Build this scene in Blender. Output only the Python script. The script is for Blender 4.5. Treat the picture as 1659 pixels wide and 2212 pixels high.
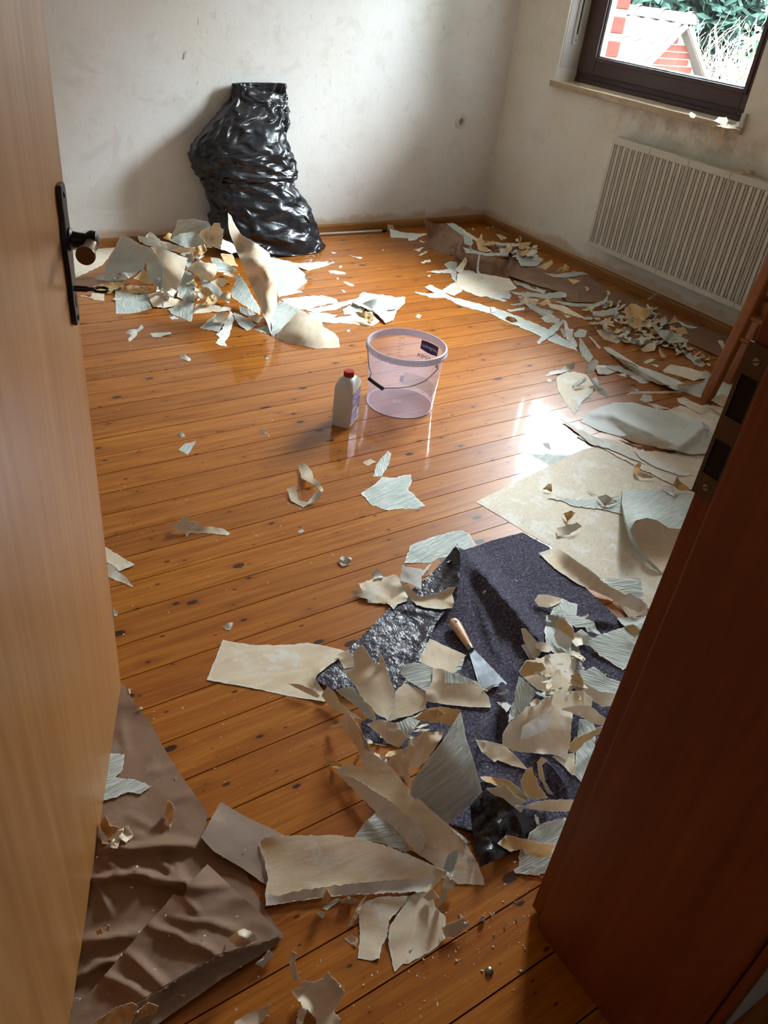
import bpy, bmesh, math, random
import numpy as np
from mathutils import Vector, Matrix, noise
from mathutils.geometry import delaunay_2d_cdt

for o in list(bpy.data.objects):
    bpy.data.objects.remove(o)
SC = bpy.context.scene
COL = SC.collection

# ------------------------------------------------------------------ camera
CAM_H = 1.45
FPX, PCX, PCY = 1725.0, 829.5, 1106.0
PITCH = math.atan(0.6875)
ROLL = math.atan2(325, 2488)
YAW = math.radians(36.95)
_fh = Vector((math.sin(YAW), math.cos(YAW), 0))
_rt = Vector((math.cos(YAW), -math.sin(YAW), 0))
_F = _fh * math.cos(PITCH) - Vector((0, 0, 1)) * math.sin(PITCH)
_U0 = _fh * math.sin(PITCH) + Vector((0, 0, 1)) * math.cos(PITCH)
CR = _rt * math.cos(ROLL) + _U0 * math.sin(ROLL)
CU = -_rt * math.sin(ROLL) + _U0 * math.cos(ROLL)
CF = _F
CPOS = Vector((0, 0, CAM_H))
cam = bpy.data.cameras.new('camera')
cam.sensor_fit = 'HORIZONTAL'
cam.sensor_width = 36.0
cam.lens = FPX * 36.0 / 1659.0
cam.clip_start = 0.02
cam_o = bpy.data.objects.new('camera', cam)
COL.objects.link(cam_o)
M = Matrix((CR, CU, -CF)).transposed().to_4x4()
M.translation = CPOS
cam_o.matrix_world = M
SC.camera = cam_o

# ------------------------------------------------------------------ world, sun, exposure
SC.view_settings.view_transform = 'Standard'
SC.view_settings.look = 'None'
SC.view_settings.gamma = 1.0
SC.view_settings.use_curve_mapping = False
SC.view_settings.exposure = 2.38
world = bpy.data.worlds.new('sky')
SC.world = world
world.use_nodes = True
nt = world.node_tree
bgn = nt.nodes['Background']
# hazy bright sky, brighter overhead than at the horizon
_tc = nt.nodes.new('ShaderNodeTexCoord')
_sx = nt.nodes.new('ShaderNodeSeparateXYZ')
nt.links.new(_tc.outputs['Generated'], _sx.inputs[0])
_mr = nt.nodes.new('ShaderNodeMapRange')
_mr.inputs['From Min'].default_value = 0.0
_mr.inputs['From Max'].default_value = 1.0
_mr.inputs['To Min'].default_value = 6.0
_mr.inputs['To Max'].default_value = 25.0
nt.links.new(_sx.outputs[2], _mr.inputs['Value'])
# glow of the hazy sky around the sun
SUN_DIR = Vector((-0.20, 0.74, 0.64)).normalized()
_dp = nt.nodes.new('ShaderNodeVectorMath'); _dp.operation = 'DOT_PRODUCT'
nt.links.new(_tc.outputs['Generated'], _dp.inputs[0])
_dp.inputs[1].default_value = SUN_DIR
_pw = nt.nodes.new('ShaderNodeMath'); _pw.operation = 'POWER'; _pw.inputs[1].default_value = 3.0
_mx = nt.nodes.new('ShaderNodeMath'); _mx.operation = 'MAXIMUM'; _mx.inputs[1].default_value = 0.0
nt.links.new(_dp.outputs['Value'], _mx.inputs[0]); nt.links.new(_mx.outputs[0], _pw.inputs[0])
_ml = nt.nodes.new('ShaderNodeMath'); _ml.operation = 'MULTIPLY'; _ml.inputs[1].default_value = 75.0
nt.links.new(_pw.outputs[0], _ml.inputs[0])
_ad = nt.nodes.new('ShaderNodeMath'); _ad.operation = 'ADD'
nt.links.new(_ml.outputs[0], _ad.inputs[0]); nt.links.new(_mr.outputs[0], _ad.inputs[1])
nt.links.new(_ad.outputs[0], bgn.inputs['Strength'])
bgn.inputs['Color'].default_value = (0.85, 0.925, 1.0, 1)
sun = bpy.data.lights.new('sun', 'SUN')
sun.energy = 7.0
sun.angle = math.radians(0.6)
sun.color = (1.0, 0.95, 0.86)
sun_o = bpy.data.objects.new('sun', sun)
COL.objects.link(sun_o)
sun_o.rotation_euler = (-SUN_DIR).to_track_quat('-Z', 'Y').to_euler()


def ray(px, py):
    return CF * FPX + CR * (px - PCX) - CU * (py - PCY)


def at(px, py, z=0.0):
    d = ray(px, py)
    return CPOS + d * ((z - CAM_H) / d.z)


def at_x(px, py, X):
    d = ray(px, py)
    return CPOS + d * (X / d.x)


def at_y(px, py, Y):
    d = ray(px, py)
    return CPOS + d * (Y / d.y)


# ------------------------------------------------------------------ object helpers
def tag(o, label=None, cat=None, group=None, kind=None):
    if label: o['label'] = label
    if cat: o['category'] = cat
    if group: o['group'] = group
    if kind: o['kind'] = kind
    return o


def link(name, me, mats=(), parent=None, smooth=False):
    o = bpy.data.objects.new(name, me)
    COL.objects.link(o)
    if not isinstance(mats, (list, tuple)):
        mats = [mats]
    if len(me.materials) == 0:
        for m in mats:
            me.materials.append(m)
    if smooth:
        for p in me.polygons:
            p.use_smooth = True
    if parent is not None:
        o.parent = parent
    return o


def mesh_of(verts, faces, name='mesh'):
    me = bpy.data.meshes.new(name)
    me.from_pydata([tuple(v) for v in verts], [], faces)
    me.update()
    return me


def empty(name, loc=(0, 0, 0), rz=0):
    o = bpy.data.objects.new(name, None)
    COL.objects.link(o)
    o.location = loc
    o.rotation_euler = (0, 0, rz)
    return o


class MB:
    """collects simple shapes into one bmesh"""
    def __init__(self):
        self.bm = bmesh.new()

    def box(self, x0, x1, y0, y1, z0, z1, mat=None):
        vs = [self.bm.verts.new(Vector(p)) for p in
              ((x0, y0, z0), (x1, y0, z0), (x1, y1, z0), (x0, y1, z0), (x0, y0, z1), (x1, y0, z1), (x1, y1, z1), (x0, y1, z1))]
        if mat:
            for v in vs: v.co = mat @ v.co
        for f in ((0, 3, 2, 1), (4, 5, 6, 7), (0, 1, 5, 4), (1, 2, 6, 5), (2, 3, 7, 6), (3, 0, 4, 7)):
            self.bm.faces.new([vs[i] for i in f])
        return vs

    def rings(self, rings, closed=True, cap=True, mat=None):
        R = []
        for r in rings:
            R.append([self.bm.verts.new(mat @ Vector(p) if mat else Vector(p)) for p in r])
        n = len(R[0])
        for a, b in zip(R[:-1], R[1:]):
            for i in range(n if closed else n - 1):
                j = (i + 1) % n
                self.bm.faces.new((a[i], a[j], b[j], b[i]))
        if cap and closed:
            self.bm.faces.new(list(reversed(R[0])))
            self.bm.faces.new(R[-1])
        return R

    def tube(self, pts, r, n=8, cap=True):
        pts = [Vector(p) for p in pts]
        rs = r if isinstance(r, (list, tuple)) else [r] * len(pts)
        rings = []
        prev = None
        for i, p in enumerate(pts):
            t = (pts[min(i + 1, len(pts) - 1)] - pts[max(i - 1, 0)]).normalized()
            if prev is None:
                a = t.orthogonal().normalized()
            else:
                a = (prev - t * prev.dot(t)).normalized()
            prev = a
            b = t.cross(a)
            rings.append([p + (a * math.cos(2 * math.pi * k / n) + b * math.sin(2 * math.pi * k / n)) * rs[i] for k in range(n)])
        self.rings(rings, True, cap)

    def lathe(self, prof, n=24, mat=None, cap=True):
        self.rings([[(r * math.cos(2 * math.pi * k / n), r * math.sin(2 * math.pi * k / n), z) for k in range(n)] for r, z in prof], True, cap, mat)

    def prism(self, pts, z0, z1, mat=None):
        self.rings([[(x, y, z0) for x, y in pts], [(x, y, z1) for x, y in pts]], True, True, mat)

    def build(self, name, mats, parent=None, bevel=0, smooth=False, seg=2, split=True):
        bmesh.ops.recalc_face_normals(self.bm, faces=self.bm.faces)
        if bevel:
            bmesh.ops.bevel(self.bm, geom=[e for e in self.bm.edges if e.calc_face_angle(0) > 0.5] , offset=bevel, segments=seg, affect='EDGES', profile=0.5)
        me = bpy.data.meshes.new(name)
        self.bm.to_mesh(me)
        self.bm.free()
        o = link(name, me, mats, parent, smooth)
        if smooth and split:
            me.set_sharp_from_angle(angle=math.radians(40))
        return o


# ------------------------------------------------------------------ material helpers
def srgb(r, g, b):
    f = lambda c: (c / 255 / 12.92) if c / 255 <= 0.04045 else ((c / 255 + 0.055) / 1.055) ** 2.4
    return (f(r), f(g), f(b), 1)


class Mat:
    def __init__(self, name, color=(0.8, 0.8, 0.8, 1), rough=0.5, spec=0.5, metal=0.0):
        self.m = bpy.data.materials.new(name)
        self.m.use_nodes = True
        self.t = self.m.node_tree
        self.b = self.t.nodes['Principled BSDF']
        self.b.inputs['Base Color'].default_value = color
        self.b.inputs['Roughness'].default_value = rough
        self.b.inputs['Specular IOR Level'].default_value = spec
        self.b.inputs['Metallic'].default_value = metal

    def n(self, typ, **kw):
        nd = self.t.nodes.new(typ)
        for k, v in kw.items():
            if k in nd.inputs.keys() if hasattr(nd.inputs, 'keys') else False:
                nd.inputs[k].default_value = v
            else:
                setattr(nd, k, v)
        return nd

    def l(self, a, b):
        self.t.links.new(a, b)

    def coords(self, kind='Object', scale=(1, 1, 1), rot=(0, 0, 0), loc=None):
        tc = self.n('ShaderNodeTexCoord')
        mp = self.n('ShaderNodeMapping')
        mp.inputs['Scale'].default_value = scale
        mp.inputs['Rotation'].default_value = rot
        self.l(tc.outputs[kind], mp.inputs['Vector'])
        if loc is not None:
            self.l(loc, mp.inputs['Location'])
        return mp.outputs['Vector']

    def noise(self, vec, scale=5, detail=4, rough=0.55, dist=0.0):
        nd = self.n('ShaderNodeTexNoise')
        nd.inputs['Scale'].default_value = scale
        nd.inputs['Detail'].default_value = detail
        nd.inputs['Roughness'].default_value = rough
        nd.inputs['Distortion'].default_value = dist
        if vec is not None:
            self.l(vec, nd.inputs['Vector'])
        return nd.outputs['Fac']

    def voro(self, vec, scale=5, feature='F1', rnd=1.0):
        nd = self.n('ShaderNodeTexVoronoi')
        nd.feature = feature
        nd.inputs['Scale'].default_value = scale
        nd.inputs['Randomness'].default_value = rnd
        self.l(vec, nd.inputs['Vector'])
        return nd

    def ramp(self, fac, stops):
        nd = self.n('ShaderNodeValToRGB')
        cr = nd.color_ramp
        while len(cr.elements) < len(stops):
            cr.elements.new(0.5)
        for e, (p, c) in zip(cr.elements, stops):
            e.position = p
            e.color = c if len(c) == 4 else (*c, 1)
        self.l(fac, nd.inputs['Fac'])
        return nd.outputs['Color']

    def step(self, fac, a, b):
        nd = self.n('ShaderNodeMapRange')
        nd.inputs['From Min'].default_value = a
        nd.inputs['From Max'].default_value = b
        self.l(fac, nd.inputs['Value'])
        return nd.outputs['Result']

    def mix(self, fac, a, b, mode='MIX'):
        nd = self.n('ShaderNodeMix')
        nd.data_type = 'RGBA'
        nd.blend_type = mode
        for s, v in ((nd.inputs[0], fac), (nd.inputs[6], a), (nd.inputs[7], b)):
            if isinstance(v, (tuple, list)):
                s.default_value = v
            elif isinstance(v, (int, float)):
                s.default_value = v
            else:
                self.l(v, s)
        return nd.outputs[2]

    def math(self, op, a, b=0.0):
        nd = self.n('ShaderNodeMath')
        nd.operation = op
        for s, v in ((nd.inputs[0], a), (nd.inputs[1], b)):
            if isinstance(v, (int, float)):
                s.default_value = v
            else:
                self.l(v, s)
        return nd.outputs[0]

    def bump(self, h, strength=0.3, dist=0.01):
        nd = self.n('ShaderNodeBump')
        nd.inputs['Strength'].default_value = strength
        nd.inputs['Distance'].default_value = dist
        self.l(h, nd.inputs['Height'])
        self.l(nd.outputs['Normal'], self.b.inputs['Normal'])
        return nd

    def color(self, c):
        self.l(c, self.b.inputs['Base Color'])

    def rough(self, r):
        self.l(r, self.b.inputs['Roughness'])


def paper_uv(M_):
    u = M_.n('ShaderNodeUVMap')
    u.uv_map = 'grain'
    return u.outputs['UV']


# ---- floorboards: varnished pine with knots
def make_floor_mat():
    k = Mat('varnished_pine', rough=0.16)
    oi = k.n('ShaderNodeObjectInfo')
    rnd = oi.outputs['Random']
    off = k.n('ShaderNodeCombineXYZ')
    k.l(k.math('MULTIPLY', rnd, 37.0), off.inputs[0])
    k.l(k.math('MULTIPLY', rnd, 91.0), off.inputs[1])
    v = k.coords('Object', (1, 1, 1), loc=off.outputs[0])
    gr = k.n('ShaderNodeMapping')
    gr.inputs['Scale'].default_value = (1.6, 34, 1)
    k.l(v, gr.inputs['Vector'])
    # knots
    kn = k.n('ShaderNodeMapping')
    kn.inputs['Scale'].default_value = (4.2, 9.1, 1)
    k.l(v, kn.inputs['Vector'])
    vo = k.voro(kn.outputs[0], 1.0)
    vo.voronoi_dimensions = '2D'
    vc = k.n('ShaderNodeSeparateColor')
    k.l(vo.outputs['Color'], vc.inputs[0])
    rad = k.math('MULTIPLY', k.math('POWER', vc.outputs[0], 2.5), 0.085)
    dd = k.math('SUBTRACT', vo.outputs['Distance'], rad)
    knot = k.step(dd, 0.022, 0.0)
    halo = k.step(dd, 0.16, 0.0)
    kn2 = k.n('ShaderNodeMapping')
    kn2.inputs['Scale'].default_value = (7.0, 15, 1)
    kn2.inputs['Location'].default_value = (3.3, 1.7, 0)
    k.l(v, kn2.inputs['Vector'])
    vo2 = k.voro(kn2.outputs[0], 1.0)
    vo2.voronoi_dimensions = '2D'
    vc2 = k.n('ShaderNodeSeparateColor')
    k.l(vo2.outputs['Color'], vc2.inputs[0])
    rad2 = k.math('MULTIPLY', k.math('POWER', vc2.outputs[0], 3.0), 0.06)
    knot2 = k.step(k.math('SUBTRACT', vo2.outputs['Distance'], rad2), 0.02, -0.01)
    n1 = k.noise(gr.outputs[0], 1.5, 5, 0.6, 1.2)
    n2 = k.noise(v, 1.1, 2, 0.5)
    base = k.ramp(n1, [(0.30, srgb(146, 82, 22)), (0.52, srgb(178, 110, 32)), (0.72, srgb(196, 132, 48))])
    tint = k.ramp(rnd, [(0.0, (0.80, 0.72, 0.64, 1)), (0.35, (1.0, 0.95, 0.88, 1)), (0.7, (1.05, 1.02, 0.9, 1)), (1.0, (0.90, 0.80, 0.70, 1))])
    c = k.mix(1.0, base, tint, 'MULTIPLY')
    c = k.mix(k.math('MULTIPLY', n2, 0.35), c, srgb(138, 66, 18))
    c = k.mix(k.math('MULTIPLY', halo, 0.30), c, srgb(100, 44, 15))
    c = k.mix(k.math('MULTIPLY', knot2, 0.85), c, srgb(56, 24, 10))
    c = k.mix(k.math('MULTIPLY', knot, 0.92), c, srgb(48, 20, 9))
    k.color(c)
    wv = k.noise(k.coords('Object', (5, 14, 1)), 1.0, 3, 0.5)
    sp = k.noise(k.coords('Object', (1, 1, 1)), 90.0, 3, 0.6)
    h = k.math('ADD', k.math('MULTIPLY', wv, 0.8), k.math('MULTIPLY', sp, 0.06))
    bn = k.bump(h, 0.10, 0.006)
    k.l(bn.outputs['Normal'], k.b.inputs['Coat Normal'])
    k.b.inputs['Coat Weight'].default_value = 0.8
    k.b.inputs['Coat Roughness'].default_value = 0.06
    k.b.inputs['Coat IOR'].default_value = 1.42
    k.b.inputs['Specular IOR Level'].default_value = 0.15
    k.b.inputs['Roughness'].default_value = 0.4
    return k.m


# ---- bare plaster walls
def make_plaster(name, tone, warm, stain=False):
    k = Mat(name, rough=0.85, spec=0.25)
    v = k.coords('Object')
    a = k.noise(v, 1.3, 5, 0.6)
    b = k.noise(v, 6.0, 6, 0.65)
    st = k.noise(k.coords('Object', (30, 30, 5)), 2.0, 6, 0.72)
    c = k.mix(k.step(a, 0.38, 0.70), tone, warm)
    c = k.mix(k.math('MULTIPLY', k.step(b, 0.56, 0.80), 0.45), c, srgb(208, 203, 188))
    c = k.mix(k.math('MULTIPLY', k.step(b, 0.45, 0.25), 0.5), c, srgb(243, 243, 241))
    c = k.mix(k.math('MULTIPLY', k.step(st, 0.62, 0.70), 0.30), c, srgb(150, 147, 138))
    sc = k.noise(v, 34.0, 4, 0.7)
    c = k.mix(k.math('MULTIPLY', k.step(sc, 0.69, 0.76), 0.65), c, srgb(96, 92, 84))
    sc1 = k.noise(k.coords('Object', (55, 55, 7), (0.0, 0.25, 0.0)), 1.6, 5, 0.7, 0.6)
    c = k.mix(k.math('MULTIPLY', k.math('MULTIPLY', k.step(sc1, 0.63, 0.68), k.step(a, 0.42, 0.60)), 0.55), c, srgb(120, 118, 110))
    pl = k.noise(k.coords('Object', (3, 3, 4)), 2.2, 7, 0.68, 0.8)
    c = k.mix(k.math('MULTIPLY', k.step(pl, 0.56, 0.66), 0.20), c, srgb(196, 190, 174))
    # glue line just over the skirting board
    sep = k.n('ShaderNodeSeparateXYZ')
    k.l(v, sep.inputs[0])
    low = k.step(k.math('ADD', sep.outputs[2], k.math('MULTIPLY', k.math('SUBTRACT', b, 0.5), 0.16)), 0.105, 0.075)
    c = k.mix(k.math('MULTIPLY', low, 0.55), c, srgb(190, 152, 96))
    if stain:
        # damp stain below the sill
        dy = k.step(k.math('ABSOLUTE', k.math('SUBTRACT', sep.outputs[1], 2.95)), 0.75, 0.25)
        dz = k.math('MULTIPLY', k.step(sep.outputs[2], 0.72, 0.86), k.step(sep.outputs[2], 0.95, 0.91))
        sm_ = k.math('MULTIPLY', k.math('MULTIPLY', dy, dz), k.step(k.noise(v, 9, 6, 0.7), 0.42, 0.62))
        c = k.mix(k.math('MULTIPLY', sm_, 0.55), c, srgb(160, 132, 92))
    k.color(c)
    k.bump(k.math('ADD', k.math('MULTIPLY', b, 0.6), k.math('MULTIPLY', sc, 0.35)), 0.35, 0.006)
    return k.m


def make_veneer(name, c0, c1, c2, rough=0.38, sc=(22, 22, 1.1)):
    k = Mat(name, rough=rough, spec=0.45)
    v = k.coords('Object', sc)
    a = k.noise(v, 1.2, 6, 0.6, 1.0)
    b = k.noise(k.coords('Object', (3, 3, 0.9)), 1.0, 3, 0.5)
    f = k.math('ADD', k.math('MULTIPLY', a, 0.7), k.math('MULTIPLY', b, 0.3))
    k.color(k.ramp(f, [(0.32, c0), (0.5, c1), (0.68, c2)]))
    k.bump(a, 0.05, 0.002)
    return k.m


def torn_rim(k, c, u):
    """white fibres where the sheet was torn"""
    at_ = k.n('ShaderNodeAttribute'); at_.attribute_name = 'torn'
    f = k.math('ADD', at_.outputs['Fac'], k.math('MULTIPLY', k.math('SUBTRACT', k.noise(u, 60, 3, 0.6), 0.5), 0.9))
    return k.mix(k.math('MULTIPLY', k.step(f, 0.62, 0.80), 0.8), c, srgb(238, 234, 224))


# ---- wallpaper: mint embossed face, paper back
def make_mint(name, col, dark, emboss):
    k = Mat(name, rough=0.62, spec=0.3)
    u = paper_uv(k)
    mp = k.n('ShaderNodeMapping')
    mp.inputs['Scale'].default_value = (13, 85, 1)
    k.l(u, mp.inputs['Vector'])
    a = k.noise(mp.outputs[0], 1.0, 4, 0.6, 1.4)
    b = k.noise(u, 9, 4, 0.6)
    c = k.mix(k.step(a, 0.60, 0.36), col, dark)
    c = k.mix(k.math('MULTIPLY', k.step(b, 0.55, 0.8), 0.35), c, srgb(226, 224, 210))
    k.color(torn_rim(k, c, u))
    k.bump(a, emboss, 0.006)
    return k.m


def stain_of(c):
    return (c[0] * 0.80, c[1] * 0.68, c[2] * 0.52, 1)


def make_kraft(name, c0, c1, white, amount, streak=(14, 60, 1), mark=None, rim=True):
    k = Mat(name, rough=0.8, spec=0.2)
    u = paper_uv(k)
    mp = k.n('ShaderNodeMapping')
    mp.inputs['Scale'].default_value = streak
    k.l(u, mp.inputs['Vector'])
    a = k.noise(mp.outputs[0], 0.6, 5, 0.6, 0.6)
    b = k.noise(u, 11, 5, 0.62, 0.4)
    d = k.noise(u, 75, 4, 0.65)
    c = k.mix(k.step(a, 0.35, 0.68), c0, c1)
    c = k.mix(k.math('MULTIPLY', k.step(b, amount - 0.03, amount + 0.04), 0.85), c, white)
    b2 = k.noise(u, 16, 5, 0.66, 0.6)
    c = k.mix(k.math('MULTIPLY', k.step(b2, 0.55, 0.72), 0.30), c, stain_of(c1))
    c = k.mix(k.math('MULTIPLY', k.step(d, 0.64, 0.72), 0.35), c, srgb(150, 118, 78))
    if mark:
        e = k.noise(mp.outputs[0], 2.2, 6, 0.72)
        c = k.mix(k.math('MULTIPLY', k.step(e, 0.55, 0.62), 0.6), c, mark)
    if rim:
        c = torn_rim(k, c, u)
    k.color(c)
    k.bump(k.math('ADD', a, k.math('MULTIPLY', d, 0.4)), 0.22, 0.003)
    return k.m


def plain(name, col, rough=0.5, spec=0.5, metal=0.0, var=None):
    k = Mat(name, col, rough, spec, metal)
    if var:
        c2, sc = var
        k.color(k.mix(k.noise(k.coords('Object'), sc, 4), col, c2))
    return k.m


MT = {}
MT['floor'] = make_floor_mat()
MT['plaster_back'] = make_plaster('bare_plaster_grey', srgb(238, 239, 238), srgb(232, 229, 221))
MT['plaster_right'] = make_plaster('bare_plaster_warm', srgb(239, 236, 228), srgb(230, 222, 205), True)
MT['ceiling'] = plain('ceiling_paint', srgb(245, 244, 241), 0.9, 0.2, var=(srgb(240, 239, 235), 6))
MT['hall_wall'] = plain('hall_paint', srgb(206, 200, 196), 0.9, 0.2, var=(srgb(196, 190, 184), 5))
MT['subfloor'] = plain('gap_dark', srgb(30, 18, 10), 0.9, 0.1, var=(srgb(20, 12, 8), 30))
MT['door'] = make_veneer('beech_veneer', srgb(152, 100, 52), srgb(172, 119, 66), srgb(186, 135, 82))
MT['jamb'] = make_veneer('jamb_veneer_shaded', srgb(112, 54, 26), srgb(130, 66, 34), srgb(144, 78, 42))  # same veneer as the door, darkened because unlit: shade put into the colour
MT['skirting'] = make_veneer('skirting_oak', srgb(130, 82, 36), srgb(156, 104, 50), srgb(170, 120, 64), 0.4, (2.0, 2.0, 30))
MT['chair_wood'] = make_veneer('chair_beech', srgb(130, 72, 34), srgb(154, 90, 44), srgb(168, 104, 56), 0.3)
MT['mint'] = make_mint('mint_embossed', srgb(211, 218, 211), srgb(189, 199, 191), 1.0)
MT['pale'] = make_mint('pale_mint_smooth', srgb(222, 227, 223), srgb(212, 219, 213), 0.15)
MT['kraft'] = make_kraft('paper_back_cream', srgb(241, 226, 201), srgb(230, 209, 176), srgb(243, 237, 226), 0.57)
MT['cream'] = make_kraft('paper_back_pale', srgb(238, 228, 208), srgb(230, 216, 191), srgb(242, 238, 229), 0.56)
MT['sheet'] = make_kraft('paper_back_stippled', srgb(236, 225, 204), srgb(227, 214, 192), srgb(241, 236, 225), 0.55, (30, 70, 1), srgb(182, 179, 172))
MT['white'] = make_kraft('paper_plaster_white', srgb(228, 226, 218), srgb(216, 213, 204), srgb(240, 240, 236), 0.50)
MT['tan'] = make_kraft('thin_backing_tan', srgb(228, 196, 144), srgb(214, 174, 118), srgb(238, 220, 184), 0.60)
MT['brown'] = make_kraft('masking_paper_brown', srgb(150, 120, 99), srgb(139, 110, 89), srgb(154, 130, 110), 0.60, (4, 9, 1), None, False)
MT['brown_in'] = make_kraft('masking_paper_grey', srgb(158, 138, 124), srgb(148, 128, 114), srgb(172, 150, 134), 0.60, (4, 9, 1), None, False)

# ------------------------------------------------------------------ the room shell
XW, YW = 3.869, 4.432          # window wall, back wall
XL, YF0, YF1 = -0.85, 0.12, 0.42  # left wall, door wall (hall face, room face)
ZC = 2.52
PITCH_B = 0.1098

fb = MB(); fb.box(XL - 0.3, XW + 0.3, -1.7, YW + 0.3, -0.20, -0.022)
floor = tag(fb.build('floor', MT['subfloor']), 'varnished orange pine plank floor', None, None, 'structure')
bb = MB(); bb.box(XL - 0.28, XW - 0.001, 0.0014, PITCH_B - 0.0014, -0.022, 0.0)
board0 = None
k0 = int((2.347 + 1.65) / PITCH_B)
for k in range(-20, k0 + 1):
    y = 2.347 - k * PITCH_B
    if y + PITCH_B > YW + 0.06 or y < -1.66:
        continue
    if board0 is None:
        board0 = bb.build('floorboard', MT['floor'], floor)
        o = board0
    else:
        o = board0.copy(); COL.objects.link(o); o.parent = floor
    o.location = (0, y, 0)


def wall(name, boxes, mat, label):
    m = MB()
    for b in boxes:
        m.box(*b)
    return tag(m.build(name, mat), label, None, None, 'structure')


WY0, WY1, WZ0, WZ1 = 2.66, 4.0, 0.925, 2.28      # window opening
wall('wall_back', [(XL - 0.3, XW + 0.38, YW, YW + 0.25, -0.02, ZC)], MT['plaster_back'], 'bare scraped plaster wall behind the black bag')
wall('wall_right', [(XW, XW + 0.30, YF1 - 0.3, WY0, -0.02, ZC), (XW, XW + 0.30, WY1, YW, -0.02, ZC),
                    (XW, XW + 0.30, WY0, WY1, -0.02, WZ0), (XW, XW + 0.30, WY0, WY1, WZ1, ZC)], MT['plaster_right'], 'bare plaster wall with the window and radiator')
wall('wall_left', [(XL - 0.25, XL, -1.7, YW, -0.02, ZC)], MT['plaster_back'], 'plaster wall behind the open door')
wall('ceiling', [(XL - 0.3, XW + 0.35, -1.7, YW + 0.3, ZC, ZC + 0.2)], MT['ceiling'], 'white ceiling')
wall('wall_front', [(XL, -0.16, YF0, YF1, -0.02, ZC), (0.845, XW, YF0, YF1, -0.02, ZC), (-0.16, 0.845, YF0, YF1, 2.06, ZC)], MT['hall_wall'], 'pale wall around the doorway')
wall('wall_hall', [(1.9, 2.1, -1.7, YF0, -0.02, ZC), (XL, -0.1, -1.7, -1.55, -0.02, ZC), (1.1, 1.9, -1.7, -1.55, -0.02, ZC), (-0.1, 1.1, -1.7, -1.55, 1.85, ZC), (-0.1, 1.1, -1.7, -1.55, -0.02, 1.77)], MT['hall_wall'], 'pale hallway wall')  # narrow slot added in the end wall to let a little light in

# skirting boards
m = MB(); m.prism([(0, 0), (0.016, 0), (0.016, 0.045), (0.010, 0.053), (0, 0.053)], 0, 1.0)
def skirting(name, a, b, label):
    a, b = Vector(a), Vector(b)
    d = (b - a).normalized(); nrm = Vector((-d.y, d.x, 0))
    L = (b - a).length
    prof = [(0, 0), (0.016, 0), (0.016, 0.042), (0.013, 0.050), (0.007, 0.053), (0, 0.053)]
    mm = MB()
    mm.rings([[p for p in [a + nrm * u + Vector((0, 0, w)) for u, w in prof]], [b + nrm * u + Vector((0, 0, w)) for u, w in prof]])
    return tag(mm.build(name, MT['skirting']), label, None, None, 'structure')
m.bm.free()
skirting('baseboard_back', (XW - 0.0165, YW, 0), (XL, YW, 0), 'oak skirting board along the back wall')
skirting('baseboard_right', (XW, YF1, 0), (XW, YW, 0), 'oak skirting board under the radiator')

# plaster scars on the back wall: a gouge and two torn dark patches that stay in the plaster
def wall_flake(name, pts, off, mat, label, cat, Y=YW):
    c = [at_y(x, y, Y) for x, y in pts]
    mm = MB()
    mm.rings([[p + Vector((0, 0.004, 0)) for p in c], [p - Vector((0, off, 0)) for p in c]])
    return tag(mm.build(name, mat), label, cat)
MT['scar'] = plain('old_filler_grey', srgb(228, 227, 222), 0.9, 0.2, var=(srgb(236, 236, 234), 16))
MT['scarw'] = plain('gouge_white', srgb(226, 224, 218), 0.9, 0.2, var=(srgb(210, 206, 196), 40))
wall_flake('plaster_gouge', [(398, 114), (405, 110), (402, 118), (400, 127), (396, 128), (397, 121)], 0.003, MT['scarw'], 'small white gouge in the grey plaster wall', 'plaster mark')
wall_flake('filler_patch', [(248, 265), (263, 302), (256, 330), (262, 350), (275, 345), (276, 300), (281, 288), (296, 330), (300, 375), (297, 440), (260, 455), (185, 450), (190, 420), (215, 385), (240, 360), (245, 330)], 0.0003, MT['scar'], 'torn pointed dark filler patch on the grey wall', 'plaster mark')

# ------------------------------------------------------------------ window
MT['pvc'] = Mat('brown_window_frame', srgb(66, 42, 38), 0.38, 0.45)
_k = MT['pvc']; _k.color(_k.mix(_k.noise(_k.coords('Object', (30, 4, 30)), 3, 4), srgb(58, 36, 33), srgb(80, 52, 46))); MT['pvc'] = _k.m
MT['seal'] = plain('black_seal', srgb(20, 20, 26), 0.5, 0.4, var=(srgb(14, 14, 18), 50))
MT['spacer'] = plain('silver_spacer', srgb(215, 218, 226), 0.25, 0.6, 0.6, var=(srgb(190, 195, 205), 30))


def make_glass():
    k = Mat('window_glass')
    t = k.t
    out = [n for n in t.nodes if n.type == 'OUTPUT_MATERIAL'][0]
    tr = k.n('ShaderNodeBsdfTransparent'); tr.inputs['Color'].default_value = (0.96, 0.98, 0.97, 1)
    gl = k.n('ShaderNodeBsdfGlossy'); gl.inputs['Roughness'].default_value = 0.02
    fr = k.n('ShaderNodeFresnel'); fr.inputs['IOR'].default_value = 1.3
    mx = k.n('ShaderNodeMixShader')
    k.l(fr.outputs[0], mx.inputs[0]); k.l(tr.outputs[0], mx.inputs[1]); k.l(gl.outputs[0], mx.inputs[2])
    k.l(mx.outputs[0], out.inputs['Surface'])
    return k.m


MT['glass'] = make_glass()


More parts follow.
